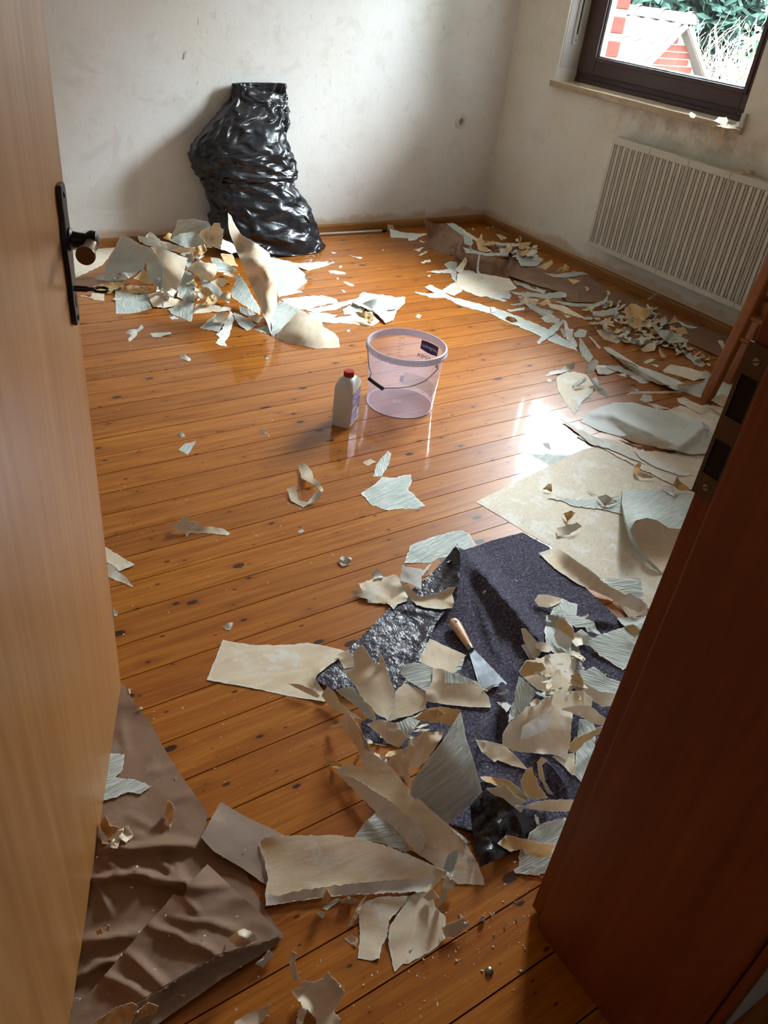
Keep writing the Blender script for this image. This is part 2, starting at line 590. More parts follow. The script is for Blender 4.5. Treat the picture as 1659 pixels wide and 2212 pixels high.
def make_travertine():
    k = Mat('travertine_sill', rough=0.3, spec=0.5)
    v = k.coords('Object', (6, 2, 6))
    a = k.noise(v, 3, 6, 0.65, 0.5)
    b = k.noise(k.coords('Object'), 70, 4, 0.7)
    c = k.ramp(a, [(0.3, srgb(168, 142, 108)), (0.55, srgb(196, 174, 142)), (0.75, srgb(212, 196, 170))])
    c = k.mix(k.math('MULTIPLY', k.step(b, 0.58, 0.68), 0.5), c, srgb(126, 98, 66))
    k.color(c); k.bump(b, 0.25, 0.003)
    return k.m


MT['travertine'] = make_travertine()
win = empty('window_1', (XW + 0.17, 3.33, 0.96))
tag(win, 'brown framed window over the radiator', None, None, 'structure')


def wpart(name, boxes, mat, parent=win, bevel=0.0):
    mm = MB()
    T = Matrix.Translation(-win.location)
    for b in boxes:
        mm.box(*b, mat=T)
    o = mm.build(name, mat, parent, bevel=bevel)
    return o


FX = XW + 0.165
wpart('frame', [(FX, FX + 0.06, WY1 - 0.045, WY1 - 0.002, 0.96, WZ1), (FX, FX + 0.06, WY0 + 0.002, WY0 + 0.045, 0.96, WZ1),
                (FX, FX + 0.06, WY0 + 0.045, WY1 - 0.045, 0.96, 1.04), (FX, FX + 0.06, WY0 + 0.045, WY1 - 0.045, WZ1 - 0.04, WZ1)], MT['pvc'])
wpart('frame_step', [(FX - 0.016, FX - 0.001, WY0 + 0.01, WY1 - 0.01, 0.959, 0.985)], MT['pvc'], bevel=0.004)
SX0, SX1 = FX - 0.024, FX + 0.05
SY0, SY1, SZ0, SZ1 = WY0 + 0.022, WY1 - 0.020, 1.012, WZ1 - 0.02
GY0, GY1, GZ0, GZ1 = 2.795, 3.845, 1.107, 2.18
sash = wpart('sash', [(SX0, SX1, GY1, SY1, SZ0, SZ1), (SX0, SX1, SY0, GY0, SZ0, SZ1), (SX0, SX1, GY0, GY1, SZ0, GZ0), (SX0, SX1, GY0, GY1, GZ1, SZ1)], MT['pvc'], bevel=0.004)
wpart('glazing_bead', [(SX0 - 0.006, SX0 + 0.001, GY1 - 0.001, GY1 + 0.022, GZ0 - 0.022, GZ1 + 0.02), (SX0 - 0.006, SX0 + 0.001, GY0 - 0.022, GY0 + 0.001, GZ0 - 0.022, GZ1 + 0.02),
                       (SX0 - 0.006, SX0 + 0.001, GY0, GY1, GZ0 - 0.022, GZ0), (SX0 - 0.006, SX0 + 0.001, GY0, GY1, GZ1, GZ1 + 0.02)], MT['pvc'], bevel=0.002)
wpart('seal', [(SX0 + 0.010, SX0 + 0.016, GY1 - 0.005, GY1, GZ0, GZ1), (SX0 + 0.010, SX0 + 0.016, GY0, GY0 + 0.005, GZ0, GZ1), (SX0 + 0.010, SX0 + 0.016, GY0, GY1, GZ0, GZ0 + 0.005)], MT['seal'])
wpart('spacer_bar', [(SX0 + 0.020, SX0 + 0.032, GY1 - 0.010, GY1, GZ0, GZ1), (SX0 + 0.020, SX0 + 0.032, GY0, GY0 + 0.010, GZ0, GZ1), (SX0 + 0.020, SX0 + 0.032, GY0 + 0.01, GY1 - 0.01, GZ0, GZ0 + 0.010)], MT['spacer'])
wpart('glass_pane', [(SX0 + 0.016, SX0 + 0.019, GY0, GY1, GZ0, GZ1)], MT['glass'])
wpart('window_sill', [(XW - 0.030, FX + 0.02, WY0 - 0.035, WY1 + 0.012, 0.926, 0.958)], MT['travertine'], bevel=0.002)
MT['reveal'] = plain('reveal_white', srgb(226, 228, 230), 0.8, 0.3, var=(srgb(206, 202, 190), 9))
wpart('reveal_plaster', [(XW + 0.012, FX - 0.002, WY1 - 0.004, WY1 + 0.002, 1.025, WZ1)], MT['reveal'])
sg = wpart('strap_guide', [(XW + 0.065, XW + 0.10, WY1 - 0.020, WY1 - 0.004, 1.150, 1.9)], MT['reveal'], bevel=0.003)
wpart('strap_slot', [(XW + 0.078, XW + 0.087, WY1 - 0.0225, WY1 - 0.0195, 1.205, 1.9)], MT['seal'], sg)
wpart('guide_screw', [(XW + 0.079, XW + 0.085, WY1 - 0.0215, WY1 - 0.0195, 1.172, 1.178)], MT['seal'], sg)
wpart('reveal_stub', [(XW - 0.026, XW - 0.004, WY0 - 0.032, WY0 - 0.012, 0.958, 1.02)], MT['reveal'])
portal = bpy.data.lights.new('window_portal', 'AREA')
portal.shape = 'RECTANGLE'; portal.size = 1.06; portal.size_y = 1.12
portal.cycles.is_portal = True
po = bpy.data.objects.new('window_portal', portal); COL.objects.link(po)
po.location = (SX1 + 0.02, (GY0 + GY1) / 2, (GZ0 + GZ1) / 2)
po.rotation_euler = (0, math.radians(90), 0)
po.rotation_euler = Vector((-1, 0, 0)).to_track_quat('-Z', 'Y').to_euler()

# brick outer reveal seen through the pane
MT['brick'] = plain('red_brick', srgb(74, 36, 30), 0.85, 0.1, var=(srgb(56, 28, 23), 14))
MT['brick2'] = plain('dark_brick', srgb(150, 100, 96), 0.85, 0.2, var=(srgb(120, 84, 86), 14))
MT['mortar'] = plain('pale_mortar', srgb(100, 96, 90), 0.95, 0.1, var=(srgb(88, 84, 78), 20))
mm = MB(); mm.box(XW + 0.30, XW + 0.42, WY1 - 0.055, WY1 + 0.5, 0.3, 2.5)
mm.box(XW + 0.30, XW + 0.42, WY0 - 0.5, WY0 + 0.02, 0.3, 2.5); mm.box(XW + 0.30, XW + 0.42, WY0 + 0.02, WY1 - 0.055, 0.3, 0.86)
outer = tag(mm.build('wall_outer', MT['mortar']), 'brick facing of the outer window reveal', None, None, 'structure')
bm_ = MB(); bm_.box(-0.002, 0.118, -0.008, 0.12, 0, 0.085)
ob0 = bm_.build('brick', MT['brick'], outer, bevel=0.004, seg=1)
ob0.location = (XW + 0.303, WY1 - 0.055, 0.98)
for i in range(1, 9):
    o = ob0.copy(); COL.objects.link(o); o.parent = outer; o.location = (XW + 0.303, WY1 - 0.055 - (0.003 if i % 2 else 0), 0.98 + 0.125 * i)

# ------------------------------------------------------------------ door and jamb
MT['iron'] = plain('dark_bronze_iron', srgb(46, 38, 34), 0.42, 0.5, 0.5, var=(srgb(30, 25, 23), 40))
MT['plate'] = plain('strike_plate_brown', srgb(104, 82, 62), 0.5, 0.5, 0.3, var=(srgb(86, 66, 50), 40))
MT['iron_edge'] = plain('black_iron', srgb(20, 17, 16), 0.45, 0.4, 0.4, var=(srgb(28, 24, 22), 40))
MT['bronze'] = plain('worn_bronze', srgb(120, 88, 56), 0.35, 0.5, 0.7, var=(srgb(96, 70, 44), 40))
MT['steel'] = plain('old_steel', srgb(170, 165, 155), 0.35, 0.5, 0.9, var=(srgb(130, 124, 114), 40))
DL = Vector((0.407, 0.9134, 0)).normalized()
DN = Vector((DL.y, -DL.x, 0))
door = empty('door_1', (0.313, 1.333, 0))
door.rotation_euler = (0, 0, math.atan2(DL.y, DL.x))     # local +x towards free edge, local -y out of the face
tag(door, 'light beech door standing open into the room', None, None, 'structure')
mm = MB(); mm.box(-0.915, 0, 0, 0.026, 0.010, 2.0); mm.box(-0.905, -0.014, 0.026, 0.040, 0.010, 2.0)
mm.build('door_leaf', MT['door'], door, bevel=0.003)
# long plate
prof = [(1.128, 0.013), (1.118, 0.018), (1.10, 0.0185), (1.085, 0.016), (1.06, 0.020), (1.045, 0.022), (1.03, 0.022), (1.01, 0.019), (0.985, 0.017), (0.955, 0.018), (0.935, 0.0165), (0.92, 0.0155), (0.912, 0.011)]
out = [(-0.050 - w, z) for z, w in prof] + [(-0.050 + w, z) for z, w in reversed(prof)]
mm = MB(); mm.rings([[(x, 0, z) for x, z in out], [(x, -0.008, z) for x, z in out]])
plate = mm.build('lock_plate', [MT['iron']], door, bevel=0.0015, seg=1)
for z in (1.113, 0.922):
    mm = MB(); mm.lathe([(0.0042, 0), (0.0042, 0.0015), (0.002, 0.0022)], 10, Matrix.Translation((-0.050, -0.008, z)) @ Matrix.Rotation(math.pi / 2, 4, 'X'))
    mm.build('screw', MT['iron_edge'], plate)
mm = MB(); mm.box(-0.054, -0.046, -0.0088, -0.0075, 0.940, 0.962)
mm.build('keyhole', MT['iron_edge'], plate, bevel=0.0003, seg=1)
mm = MB()
mm.lathe([(0.017, 0.008), (0.017, 0.011), (0.0125, 0.014), (0.0112, 0.022), (0.0105, 0.032), (0.0135, 0.036), (0.0155, 0.041), (0.014, 0.048), (0.008, 0.051)], 20, Matrix.Translation((-0.050, 0, 1.047)) @ Matrix.Rotation(math.pi / 2, 4, 'X'))
hd = mm.build('handle_neck', MT['iron_edge'], door, smooth=True)
mm = MB()
pts = [(-0.050, -0.041, 1.046), (-0.062, -0.041, 1.045), (-0.078, -0.041, 1.044), (-0.094, -0.040, 1.043), (-0.106, -0.040, 1.043), (-0.111, -0.040, 1.043)]
mm.tube(pts, [0.011, 0.009, 0.0095, 0.0115, 0.0145, 0.0140], 20)
mm.build('handle_lever', MT['bronze'], door, smooth=True)
key = empty('door_key', door.matrix_basis @ Vector((-0.050, -0.008, 0.970)), math.atan2(DL.y, DL.x))
tag(key, 'dark iron key sticking out of the door lock', 'key')
mm = MB(); mm.lathe([(0.0048, -0.006), (0.0048, 0.018), (0.0032, 0.021), (0.0028, 0.030)], 12, Matrix.Rotation(math.pi / 2, 4, 'X')); mm.build('shank', MT['iron'], key, smooth=True)
mm = MB()
ring = [(0.010 * math.cos(t), -0.040 + 0.011 * math.sin(t), 0) for t in [2 * math.pi * i / 20 for i in range(21)]]
mm.tube(ring, 0.0022, 8, False); mm.build('bow', MT['iron'], key, smooth=True)

# right jamb with strike plate
jamb = tag(empty('trim_1', (0.81, 0.42, 0)), 'reddish brown door jamb with shade darkened into its veneer', None, None, 'structure')
JT = Matrix.Translation((-0.81, -0.42, 0))
mm = MB(); mm.box(0.795, 0.845, 0.122, 0.422, 0.0, 2.06, JT); mm.build('jamb_lining', MT['jamb'], jamb, bevel=0.004, seg=3)
mm = MB(); mm.box(0.8125, 0.845, 0.4225, 0.455, 0.006, 2.06, JT); mm.build('jamb_stop', MT['jamb'], jamb, bevel=0.002)
mm = MB(); mm.box(0.800, 0.836, 0.108, 0.1215, 0.0, 2.08, JT); mm.build('casing', MT['jamb'], jamb, bevel=0.004, seg=3)
mm = MB(); mm.box(0.845, 0.91, 0.42, 0.436, 0.0, 2.10, JT); mm.build('casing', MT['jamb'], jamb, bevel=0.003)
sp_ = empty('strike_plate'); sp_.parent = jamb
mm = MB()
ST = JT
X0, X1, Y0, Y1 = 0.8095, 0.8125, 0.4235, 0.458
zs = [(0.955, 0.985), (1.032, 1.062), (1.115, 1.152)]
for a, b in zs:
    mm.box(X0, X1, Y0, Y1, a, b, ST)
for a, b in ((0.985, 1.032), (1.062, 1.115)):
    mm.box(X0, X1, Y0, Y0 + 0.007, a, b, ST); mm.box(X0, X1, Y1 - 0.005, Y1, a, b, ST)
bpy.data.objects.remove(sp_)
spl = mm.build('strike_plate', MT['plate'], jamb)
mm = MB(); mm.box(X1 - 0.0012, X1 - 0.0002, Y0 + 0.007, Y1 - 0.005, 0.985, 1.032, ST); mm.box(X1 - 0.0012, X1 - 0.0002, Y0 + 0.007, Y1 - 0.005, 1.062, 1.115, ST)
mm.build('latch_recess', MT['iron_edge'], spl)
for z in (0.970, 1.134):
    mm = MB(); T = JT @ Matrix.Translation((X0, 0.441, z)) @ Matrix.Rotation(-math.pi / 2, 4, 'Y')
    mm.lathe([(0.0048, 0), (0.0046, 0.001), (0.003, 0.0016)], 14, T)
    s = mm.build('screw', MT['steel'], spl)
    mm = MB(); mm.box(-0.0006, 0.0006, -0.0042, 0.0042, 0.0012, 0.0019, JT @ Matrix.Translation((X0, 0.441, z)) @ Matrix.Rotation(-math.pi / 2, 4, 'Y') @ Matrix.Rotation(0.5, 4, 'Z'))
    mm.build('slot', MT['iron_edge'], spl)
jl = tag(empty('trim_2', (-0.15, 0.42, 0)), 'wooden jamb on the hinge side', None, None, 'structure')
mm = MB(); mm.box(-0.01, 0.02, -0.298, 0.0, 0, 2.06); mm.build('jamb_lining', MT['jamb'], jl, bevel=0.003)

# ------------------------------------------------------------------ wall socket
MT['socket'] = plain('socket_white', srgb(226, 224, 220), 0.35, 0.5, var=(srgb(216, 213, 206), 30))
MT['socket_in'] = plain('socket_well', srgb(176, 168, 152), 0.5, 0.4, var=(srgb(160, 152, 138), 30))
sk = tag(empty('wall_socket', (3.535, YW, 0.648)), 'round white power socket on the back wall', 'socket')
RT = Matrix.Rotation(math.pi / 2, 4, 'X')
mm = MB(); mm.rings([[(r * math.cos(t), -d, r * math.sin(t)) for t in [2 * math.pi * i / 40 for i in range(40)]] for r, d in ((0.0415, -0.002), (0.0415, 0.006), (0.038, 0.010), (0.030, 0.011), (0.027, 0.013), (0.022, 0.013), (0.020, 0.011), (0.0195, 0.002))], True, False)
mm.build('cover', MT['socket'], sk, smooth=True)
mm = MB(); mm.rings([[(r * math.cos(t), -d, r * math.sin(t)) for t in [2 * math.pi * i / 24 for i in range(24)]] for r, d in ((0.0200, -0.002), (0.0199, 0.003), (0.001, 0.003))])
mm.build('well', MT['socket_in'], sk)
for dx in (-0.0085, 0.0085):
    mm = MB(); mm.lathe([(0.0028, 0.002), (0.0028, 0.0036)], 10, Matrix.Translation((dx, 0, 0)) @ RT); mm.build('pin_hole', MT['seal'], sk)
for s in (-1, 1):
    mm = MB(); mm.box(-0.003, 0.003, -0.012, -0.003, s * 0.0195 - 0.002, s * 0.0195 + 0.002); mm.build('earth_clip', MT['steel'], sk)

# ------------------------------------------------------------------ radiator
MT['enamel'] = plain('radiator_enamel', srgb(216, 213, 200), 0.4, 0.5, var=(srgb(206, 202, 188), 3))
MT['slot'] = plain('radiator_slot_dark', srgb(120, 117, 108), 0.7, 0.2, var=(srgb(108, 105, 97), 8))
rad = tag(empty('radiator', (3.80, 2.68, 0.18)), 'white slotted panel radiator mounted under the window', 'radiator')
RL, RH, RX0, RX1 = 1.31, 0.595, -0.040, 0.050   # local y from +0.655 (far) to -0.655
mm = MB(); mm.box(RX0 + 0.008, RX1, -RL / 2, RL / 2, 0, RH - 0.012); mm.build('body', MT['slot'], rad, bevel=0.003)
mm = MB(); mm.box(RX0, RX0 + 0.010, -RL / 2 - 0.002, RL / 2 + 0.002, RH - 0.035, RH); mm.box(RX0, RX0 + 0.010, -RL / 2 - 0.002, RL / 2 + 0.002, -0.002, 0.028)
mm.box(RX0, RX1, RL / 2, RL / 2 + 0.004, -0.002, RH); mm.box(RX0, RX1, -RL / 2 - 0.004, -RL / 2, -0.002, RH)
mm.build('casing', MT['enamel'], rad, bevel=0.002, seg=1)
pitch = 0.0252
nst = int(RL / (2 * pitch))
wide = MB(); wide.box(RX0, RX0 + 0.010, -0.0085, 0.0085, 0.028, RH - 0.035)
w0 = wide.build('rib', MT['enamel'], rad)
thin = MB(); thin.box(RX0, RX0 + 0.010, -0.0026, 0.0026, 0.028, RH - 0.035)
t0 = thin.build('rib', MT['enamel'], rad)
unit = 0.0437
nu = int(RL / unit)
grille = MB()
first = True
for i in range(nu + 1):
    yc = RL / 2 - 0.006 - i * unit
    for src, y in ((w0, yc), (t0, yc - unit / 2)):
        if y < -RL / 2 + 0.004: continue
        o = src if i == 0 else src.copy()
        if i: COL.objects.link(o); o.parent = rad
        o.location = (0, y, 0)
    if i < nu:
        for y0_, y1_ in ((yc - 0.0085, yc - unit / 2 + 0.0026), (yc - unit / 2 - 0.0026, yc - unit + 0.0085)):
            for j in range(76):
                z = 0.030 + j * 0.00705
                grille.box(RX0 + 0.0035, RX0 + 0.0065, min(y0_, y1_), max(y0_, y1_), z, z + 0.0034)
g = grille.build('slot_bar', MT['enamel'], rad); g['kind'] = 'stuff'
for i in range(1, 6):
    y = RL / 2 - 0.006 - unit * 6 * i
    mm = MB(); mm.box(RX0 - 0.0008, RX0 + 0.002, y - 0.0009, y + 0.0009, 0.0, RH); mm.build('panel_seam', MT['slot'], rad)
for i in range(7):
    x = RX0 + 0.018 + i * 0.0115
    mm = MB(); mm.box(x, x + 0.005, -RL / 2, RL / 2, RH - 0.012, RH - 0.002); mm.build('top_slat', MT['enamel'], rad)
for y in (-0.4, 0.4):
    mm = MB(); mm.box(RX1, 3.869 - 3.80, y - 0.02, y + 0.02, 0.1, 0.45); mm.build('wall_bracket', MT['slot'], rad)

# ------------------------------------------------------------------ outside
MT['tile'] = plain('grey_roof_tile', srgb(70, 64, 60), 0.85, 0.1, var=(srgb(56, 51, 48), 9))
MT['verge'] = plain('pale_verge_board', srgb(80, 76, 72), 0.8, 0.2, var=(srgb(70, 66, 62), 9))
MT['ground'] = plain('garden_lawn', srgb(62, 60, 50), 0.9, 0.1, var=(srgb(72, 70, 60), 0.6))
mm = MB(); mm.box(4.4, 60, -40, 60, -3.2, -3.0); tag(mm.build('ground', MT['ground']), 'garden ground outside the window', None, None, 'structure')
RDX, RDY, RDZ = 8.98, 7.28, 1.23
house = tag(empty('outbuilding', (RDX, RDY, -3.0)), 'sunlit tiled outbuilding with red brick gable beyond the window', 'building')
Hh = RDZ + 3.0
HW = 2.0; sl = math.radians(41)
drop = HW * math.tan(sl)
mm = MB(); mm.rings([[(-HW + 0.25, y, 0), (HW - 0.25, y, 0), (HW - 0.25, y, Hh - drop), (0, y, Hh - 0.05), (-HW + 0.25, y, Hh - drop)] for y in (0.12, 7)])
mm.build('wall', MT['mortar'], house)
bmh = MB(); bmh.box(0, 0.235, -0.004, 0.02, 0, 0.062); bk0 = bmh.build('brick', MT['brick'], house, bevel=0.003, seg=1)
cnt = 0
for r in range(22):
    z = Hh - 0.05 - 0.12 - r * 0.075
    hw = (Hh - 0.05 - z - 0.03) / math.tan(sl)
    x = -hw + (0.0 if r % 2 else 0.06)
    while x + 0.2 < hw:
        if cnt == 0: o = bk0
        else:
            o = bk0.copy(); COL.objects.link(o); o.parent = house
            if (cnt * 7919) % 9 in (3, 7):
                o.data = o.data.copy() if False else o.data
        o.location = (x, 0.115, z); cnt += 1
        x += 0.247
for s in (-1, 1):
    mm = MB(); a = Vector((0, -0.02, Hh + 0.0)); b = Vector((s * HW, -0.02, Hh - drop))
    nrm = Vector((s * math.sin(sl), 0, math.cos(sl)))
    mm.rings([[a, a - nrm * 0.045, a - nrm * 0.045 + Vector((0, 0.10, 0)), a + Vector((0, 0.10, 0))], [b, b - nrm * 0.045, b - nrm * 0.045 + Vector((0, 0.10, 0)), b + Vector((0, 0.10, 0))]])
    mm.build('verge_board', MT['verge'], house)
mm = MB()
mm.rings([[(-HW, y, Hh - drop - 0.03), (0, y, Hh - 0.03), (HW, y, Hh - drop - 0.03), (HW, y, Hh - drop - 0.07), (0, y, Hh - 0.08), (-HW, y, Hh - drop - 0.07)] for y in (0.0, 7.2)])
mm.build('roof_deck', MT['tile'], house)
# pantile: one wavy tile, repeated
tv, tf = [], []
NU, TW, TL = 9, 0.235, 0.36
for j in range(2):
    for i in range(NU):
        u = i / (NU - 1)
        h = 0.022 * math.sin(2 * math.pi * u) + 0.022
        tv.append((0.0 - j * TL, u * TW, h + (0.0 if j == 0 else 0.022)))
for j in range(2):
    for i in range(NU):
        x, y, z = tv[j * NU + i]; tv.append((x, y, z - 0.016))
for i in range(NU - 1):
    tf.append((i, i + 1, NU + i + 1, NU + i)); tf.append((2 * NU + i, 3 * NU + i, 3 * NU + i + 1, 2 * NU + i + 1)); tf.append((NU + i, NU + i + 1, 3 * NU + i + 1, 3 * NU + i))
tme = mesh_of(tv, tf, 'roof_tile')
tile0 = None
for side in (-1,):
    for r in range(8):
        for c in range(22):
            d = 0.06 + r * 0.32
            o = link('roof_tile', tme, MT['tile'], house, True)
            o.rotation_euler = (0, -sl, 0)
            o.location = (-d * math.cos(sl), 0.03 + c * TW * 0.99, Hh + 0.0 - d * math.sin(sl))
rv = MB()
rv.rings([[(0.10 * math.cos(t) * sc_, y, 0.10 * math.sin(t) * sc_) for t in [math.pi * i / 10 for i in range(11)]] for y, sc_ in ((0, 1.15), (0.06, 1.15), (0.07, 1.0), (0.44, 0.95))], False, False)
rid0 = rv.build('ridge_tile', MT['tile'], house, smooth=True)
for c in range(16):
    o = rid0 if c == 0 else rid0.copy()
    if c: COL.objects.link(o); o.parent = house
    o.location = (0, -0.04 + c * 0.40, Hh - 0.02)

mm = MB(); mm.rings([[(0.11 * math.cos(t), y, 0.11 * math.sin(t)) for t in [math.pi * i / 10 for i in range(11)]] for y in (-0.03, 0.02)]); _o = mm.build('ridge_end', MT['mortar'], house); _o.location = (0, 0, Hh - 0.03)

# trees and the bare shrub behind the outbuilding
MT['leaf_blue'] = plain('conifer_leaf', srgb(22, 38, 32), 0.8, 0.05, var=(srgb(11, 23, 19), 3))
MT['leaf_green'] = plain('bright_leaf', srgb(33, 44, 24), 0.8, 0.05, var=(srgb(20, 30, 17), 3))
MT['bark'] = plain('tree_bark', srgb(96, 80, 66), 0.9, 0.1, var=(srgb(74, 60, 50), 20))
MT['twig'] = plain('pale_twig', srgb(88, 81, 69), 0.85, 0.1, var=(srgb(62, 57, 48), 8))


def tree(name, base, h, rx, rz, n, mat, label, seed, leaf=0.10, low=0.25):
    rng = random.Random(seed)
    t = tag(empty(name, base), label, 'tree')
    mm = MB(); mm.tube([(0, 0, 0), (0.05, 0.05, h * 0.5), (0, 0, h * 0.85)], [0.16, 0.11, 0.03], 8); mm.build('trunk', MT['bark'], t)
    vs, fs = [], []
    for i in range(n):
        while True:
            p = Vector((rng.uniform(-1, 1), rng.uniform(-1, 1), rng.uniform(-1, 1)))
            if 0.35 < p.length < 1: break
        lump = 0.75 + 0.35 * noise.noise(p * 2.6 + Vector((seed, 0, 0)))
        c = Vector((p.x * rx * lump, p.y * rx * lump, h * (low + (1 - low) * 0.5) + p.z * rz * lump))
        a = Vector((rng.gauss(0, 1), rng.gauss(0, 1), rng.gauss(0, 1))).normalized()
        b = a.orthogonal().normalized() * leaf * 0.45
        a = a * leaf
        k = len(vs)
        vs += [c - a, c - b * 1.0, c + a, c + b]
        fs.append((k, k + 1, k + 2, k + 3))
    o = link('foliage', mesh_of(vs, fs, 'foliage'), mat, t)
    o['kind'] = 'stuff'
    return t


tree('conifer', (13.4, 16.4, -3), 6.2, 2.5, 3.0, 9000, MT['leaf_blue'], 'dark blue-green conifer above the outbuilding roof ridge', 3, 0.20)
tree('conifer', (17.2, 14.2, -3), 6.4, 2.6, 3.2, 9000, MT['leaf_blue'], 'tall blue-green conifer behind the bare shrub', 5, 0.20)
tree('conifer', (16.6, 20.6, -3), 6.4, 2.8, 3.2, 8000, MT['leaf_blue'], 'broad conifer furthest behind the outbuilding', 8, 0.21)
tree('garden_tree', (20.4, 10.6, -3), 6.6, 2.8, 3.2, 8000, MT['leaf_green'], 'bright green garden tree beside the conifers', 11, 0.20)
tree('garden_tree', (15.6, 10.6, -3), 5.2, 0.9, 1.3, 900, MT['leaf_green'], 'small light green tree over the bare shrub', 13, 0.10)
tree('conifer', (18.0, 5.2, -3), 10.4, 2.7, 5.0, 6000, MT['leaf_blue'], 'unseen conifer added to block low sky, away from the outbuilding', 17, 0.26)  # row of three unseen conifers, added to keep low sky off the back wall
tree('conifer', (17.0, -0.8, -3), 10.8, 2.9, 5.2, 6000, MT['leaf_blue'], 'unseen conifer added to block low sky, closest to the house', 19, 0.26)
tree('conifer', (14.0, -6.6, -3), 10.6, 2.9, 5.2, 6000, MT['leaf_blue'], 'end conifer of the unseen row added to block low sky', 23, 0.26)
rng = random.Random(77)
shrub = tag(empty('bare_shrub', (13.2, 9.75, -3)), 'pale leafless twiggy shrub beside the brick gable', 'shrub')
mm = MB()
for i in range(1000):
    a = rng.uniform(0, 2 * math.pi); r0 = rng.uniform(0, 0.6)
    p = Vector((r0 * math.cos(a), r0 * math.sin(a), rng.uniform(1.2, 3.1)))
    d = Vector((math.cos(a) * rng.uniform(0.1, 0.8), math.sin(a) * rng.uniform(0.1, 0.8), rng.uniform(0.35, 1.0))).normalized()
    pts = [p.copy()]
    for j in range(5):
        p = p + d * rng.uniform(0.18, 0.36)
        d = (d + Vector((rng.gauss(0, 0.38), rng.gauss(0, 0.38), rng.gauss(-0.06, 0.30)))).normalized()
        pts.append(p.copy())
    r = rng.uniform(0.006, 0.013)
    mm.tube(pts, [r * (1 - 0.13 * q) for q in range(6)], 4, False)
tw = mm.build('twig', MT['twig'], shrub); tw['kind'] = 'stuff'
mm = MB()
for i in range(5):
    a = i * 1.3
    mm.tube([(0.12 * math.cos(a), 0.12 * math.sin(a), 0), (0.2 * math.cos(a), 0.2 * math.sin(a), 1.2), (0.4 * math.cos(a), 0.4 * math.sin(a), 2.6)], [0.05, 0.035, 0.02], 6)
mm.build('stem', MT['bark'], shrub)

# ------------------------------------------------------------------ black rubbish bag
def make_bagmat():
    k = Mat('black_bag_film', srgb(34, 35, 40), 0.29, 0.5)
    v = k.coords('Object', (3, 3, 11), (0.25, 0.3, 0))
    a = k.noise(v, 1.8, 3, 0.5, 1.6)
    b = k.noise(k.coords('Object', (26, 26, 8)), 1.6, 4, 0.6, 1.0)
    k.bump(k.math('ADD', a, k.math('MULTIPLY', b, 0.25)), 0.35, 0.012)
    k.color(k.mix(b, srgb(20, 21, 25), srgb(34, 35, 41)))
    return k.m


MT['bag'] = make_bagmat()
BZ = lambda a, b: (380 + a / 4.879, 160 + b / 4.879)
rows = [  # zoomed row, left, right, centre Y, half depth
    (100, 585, 1160, 4.385, 0.030), (180, 578, 1150, 4.375, 0.036), (260, 570, 1165, 4.365, 0.046), (380, 505, 1182, 4.35, 0.062), (460, 430, 1160, 4.335, 0.078), (560, 335, 1158, 4.32, 0.092),
    (700, 215, 1172, 4.305, 0.108), (800, 165, 1195, 4.295, 0.118), (870, 132, 1210, 4.29, 0.122), (960, 165, 1228, 4.285, 0.126), (1030, 205, 1250, 4.28, 0.128),
    (1085, 235, 1248, 4.277, 0.126), (1125, 255, 1222, 4.275, 0.122), (1200, 290, 1262, 4.27, 0.128), (1300, 325, 1325, 4.262, 0.138), (1400, 368, 1385, 4.255, 0.148),
    (1500, 372, 1428, 4.248, 0.156), (1600, 380, 1465, 4.24, 0.164), (1700, 395, 1500, 4.235, 0.172), (1790, 405, 1530, 4.23, 0.176), (1850, 412, 1535, 4.23, 0.172)]
ctrl = []
for zy, l, r, yc, hd in rows:
    L = at_y(*BZ(l, zy), yc); R = at_y(*BZ(r, zy), yc)
    ctrl.append(((L + R) / 2, (R - L) / 2, hd))
bot_c = ctrl[-1][0].copy(); bot_c.z = 0.0
NR, NA = 141, 168
CRN, CAN = 47, 42          # coarse creased net, refined in between
def cint(u, get):
    i = min(int(u), len(ctrl) - 2); f = u - i
    p0, p1, p2, p3 = [get(ctrl[max(0, min(len(ctrl) - 1, j))]) for j in (i - 1, i, i + 1, i + 2)]
    return 0.5 * (2 * p1 + (p2 - p0) * f + (2 * p0 - 5 * p1 + 4 * p2 - p3) * f * f + (3 * p1 - p0 - 3 * p2 + p3) * f ** 3)
verts, faces = [], []
brng = random.Random(31)
FOLDS = [(math.cos(0.22), math.sin(0.22), 2.4, 7.0, 0.034), (math.cos(-0.45), math.sin(-0.45), 3.6, 11.0, 0.020)]
def bag_pt(ri, tj, off):
    u = min(max(ri, 0), 1) * (len(ctrl) - 1)
    c, h, dp = cint(u, lambda q: q[0]), cint(u, lambda q: q[1]), cint(u, lambda q: q[2])
    t = 2 * math.pi * tj
    ct, st = math.cos(t), math.sin(t)
    a = math.copysign(abs(ct) ** 0.82, ct); b = math.copysign(abs(st) ** 0.82, st)
    p = c + h * a + Vector((0, dp * b, 0))
    nrm = Vector((ct / max(h.length, .02), st / max(dp, .02), 0)).normalized()
    d = 0.0
    for (ca, sa, fx, fz, am) in FOLDS:
        qa = (p.x + p.y * 0.7) * ca + p.z * sa; qb = -(p.x + p.y * 0.7) * sa + p.z * ca
        vd = noise.voronoi(Vector((qa * fx, 3.3, qb * fz)))[0]
        d += am * (0.5 - vd[0])
    p = p + nrm * (d * (0.4 + 0.6 * min(1, ri * 8)) + off)
    if ri < 0.17 and st < 0:
        p.z -= (1 - ri / 0.17) * 0.055 * max(0, ct * 0.6 + 0.45) * min(1, -st * 2)
    return p
net = [[None] * CAN for _ in range(CRN)]
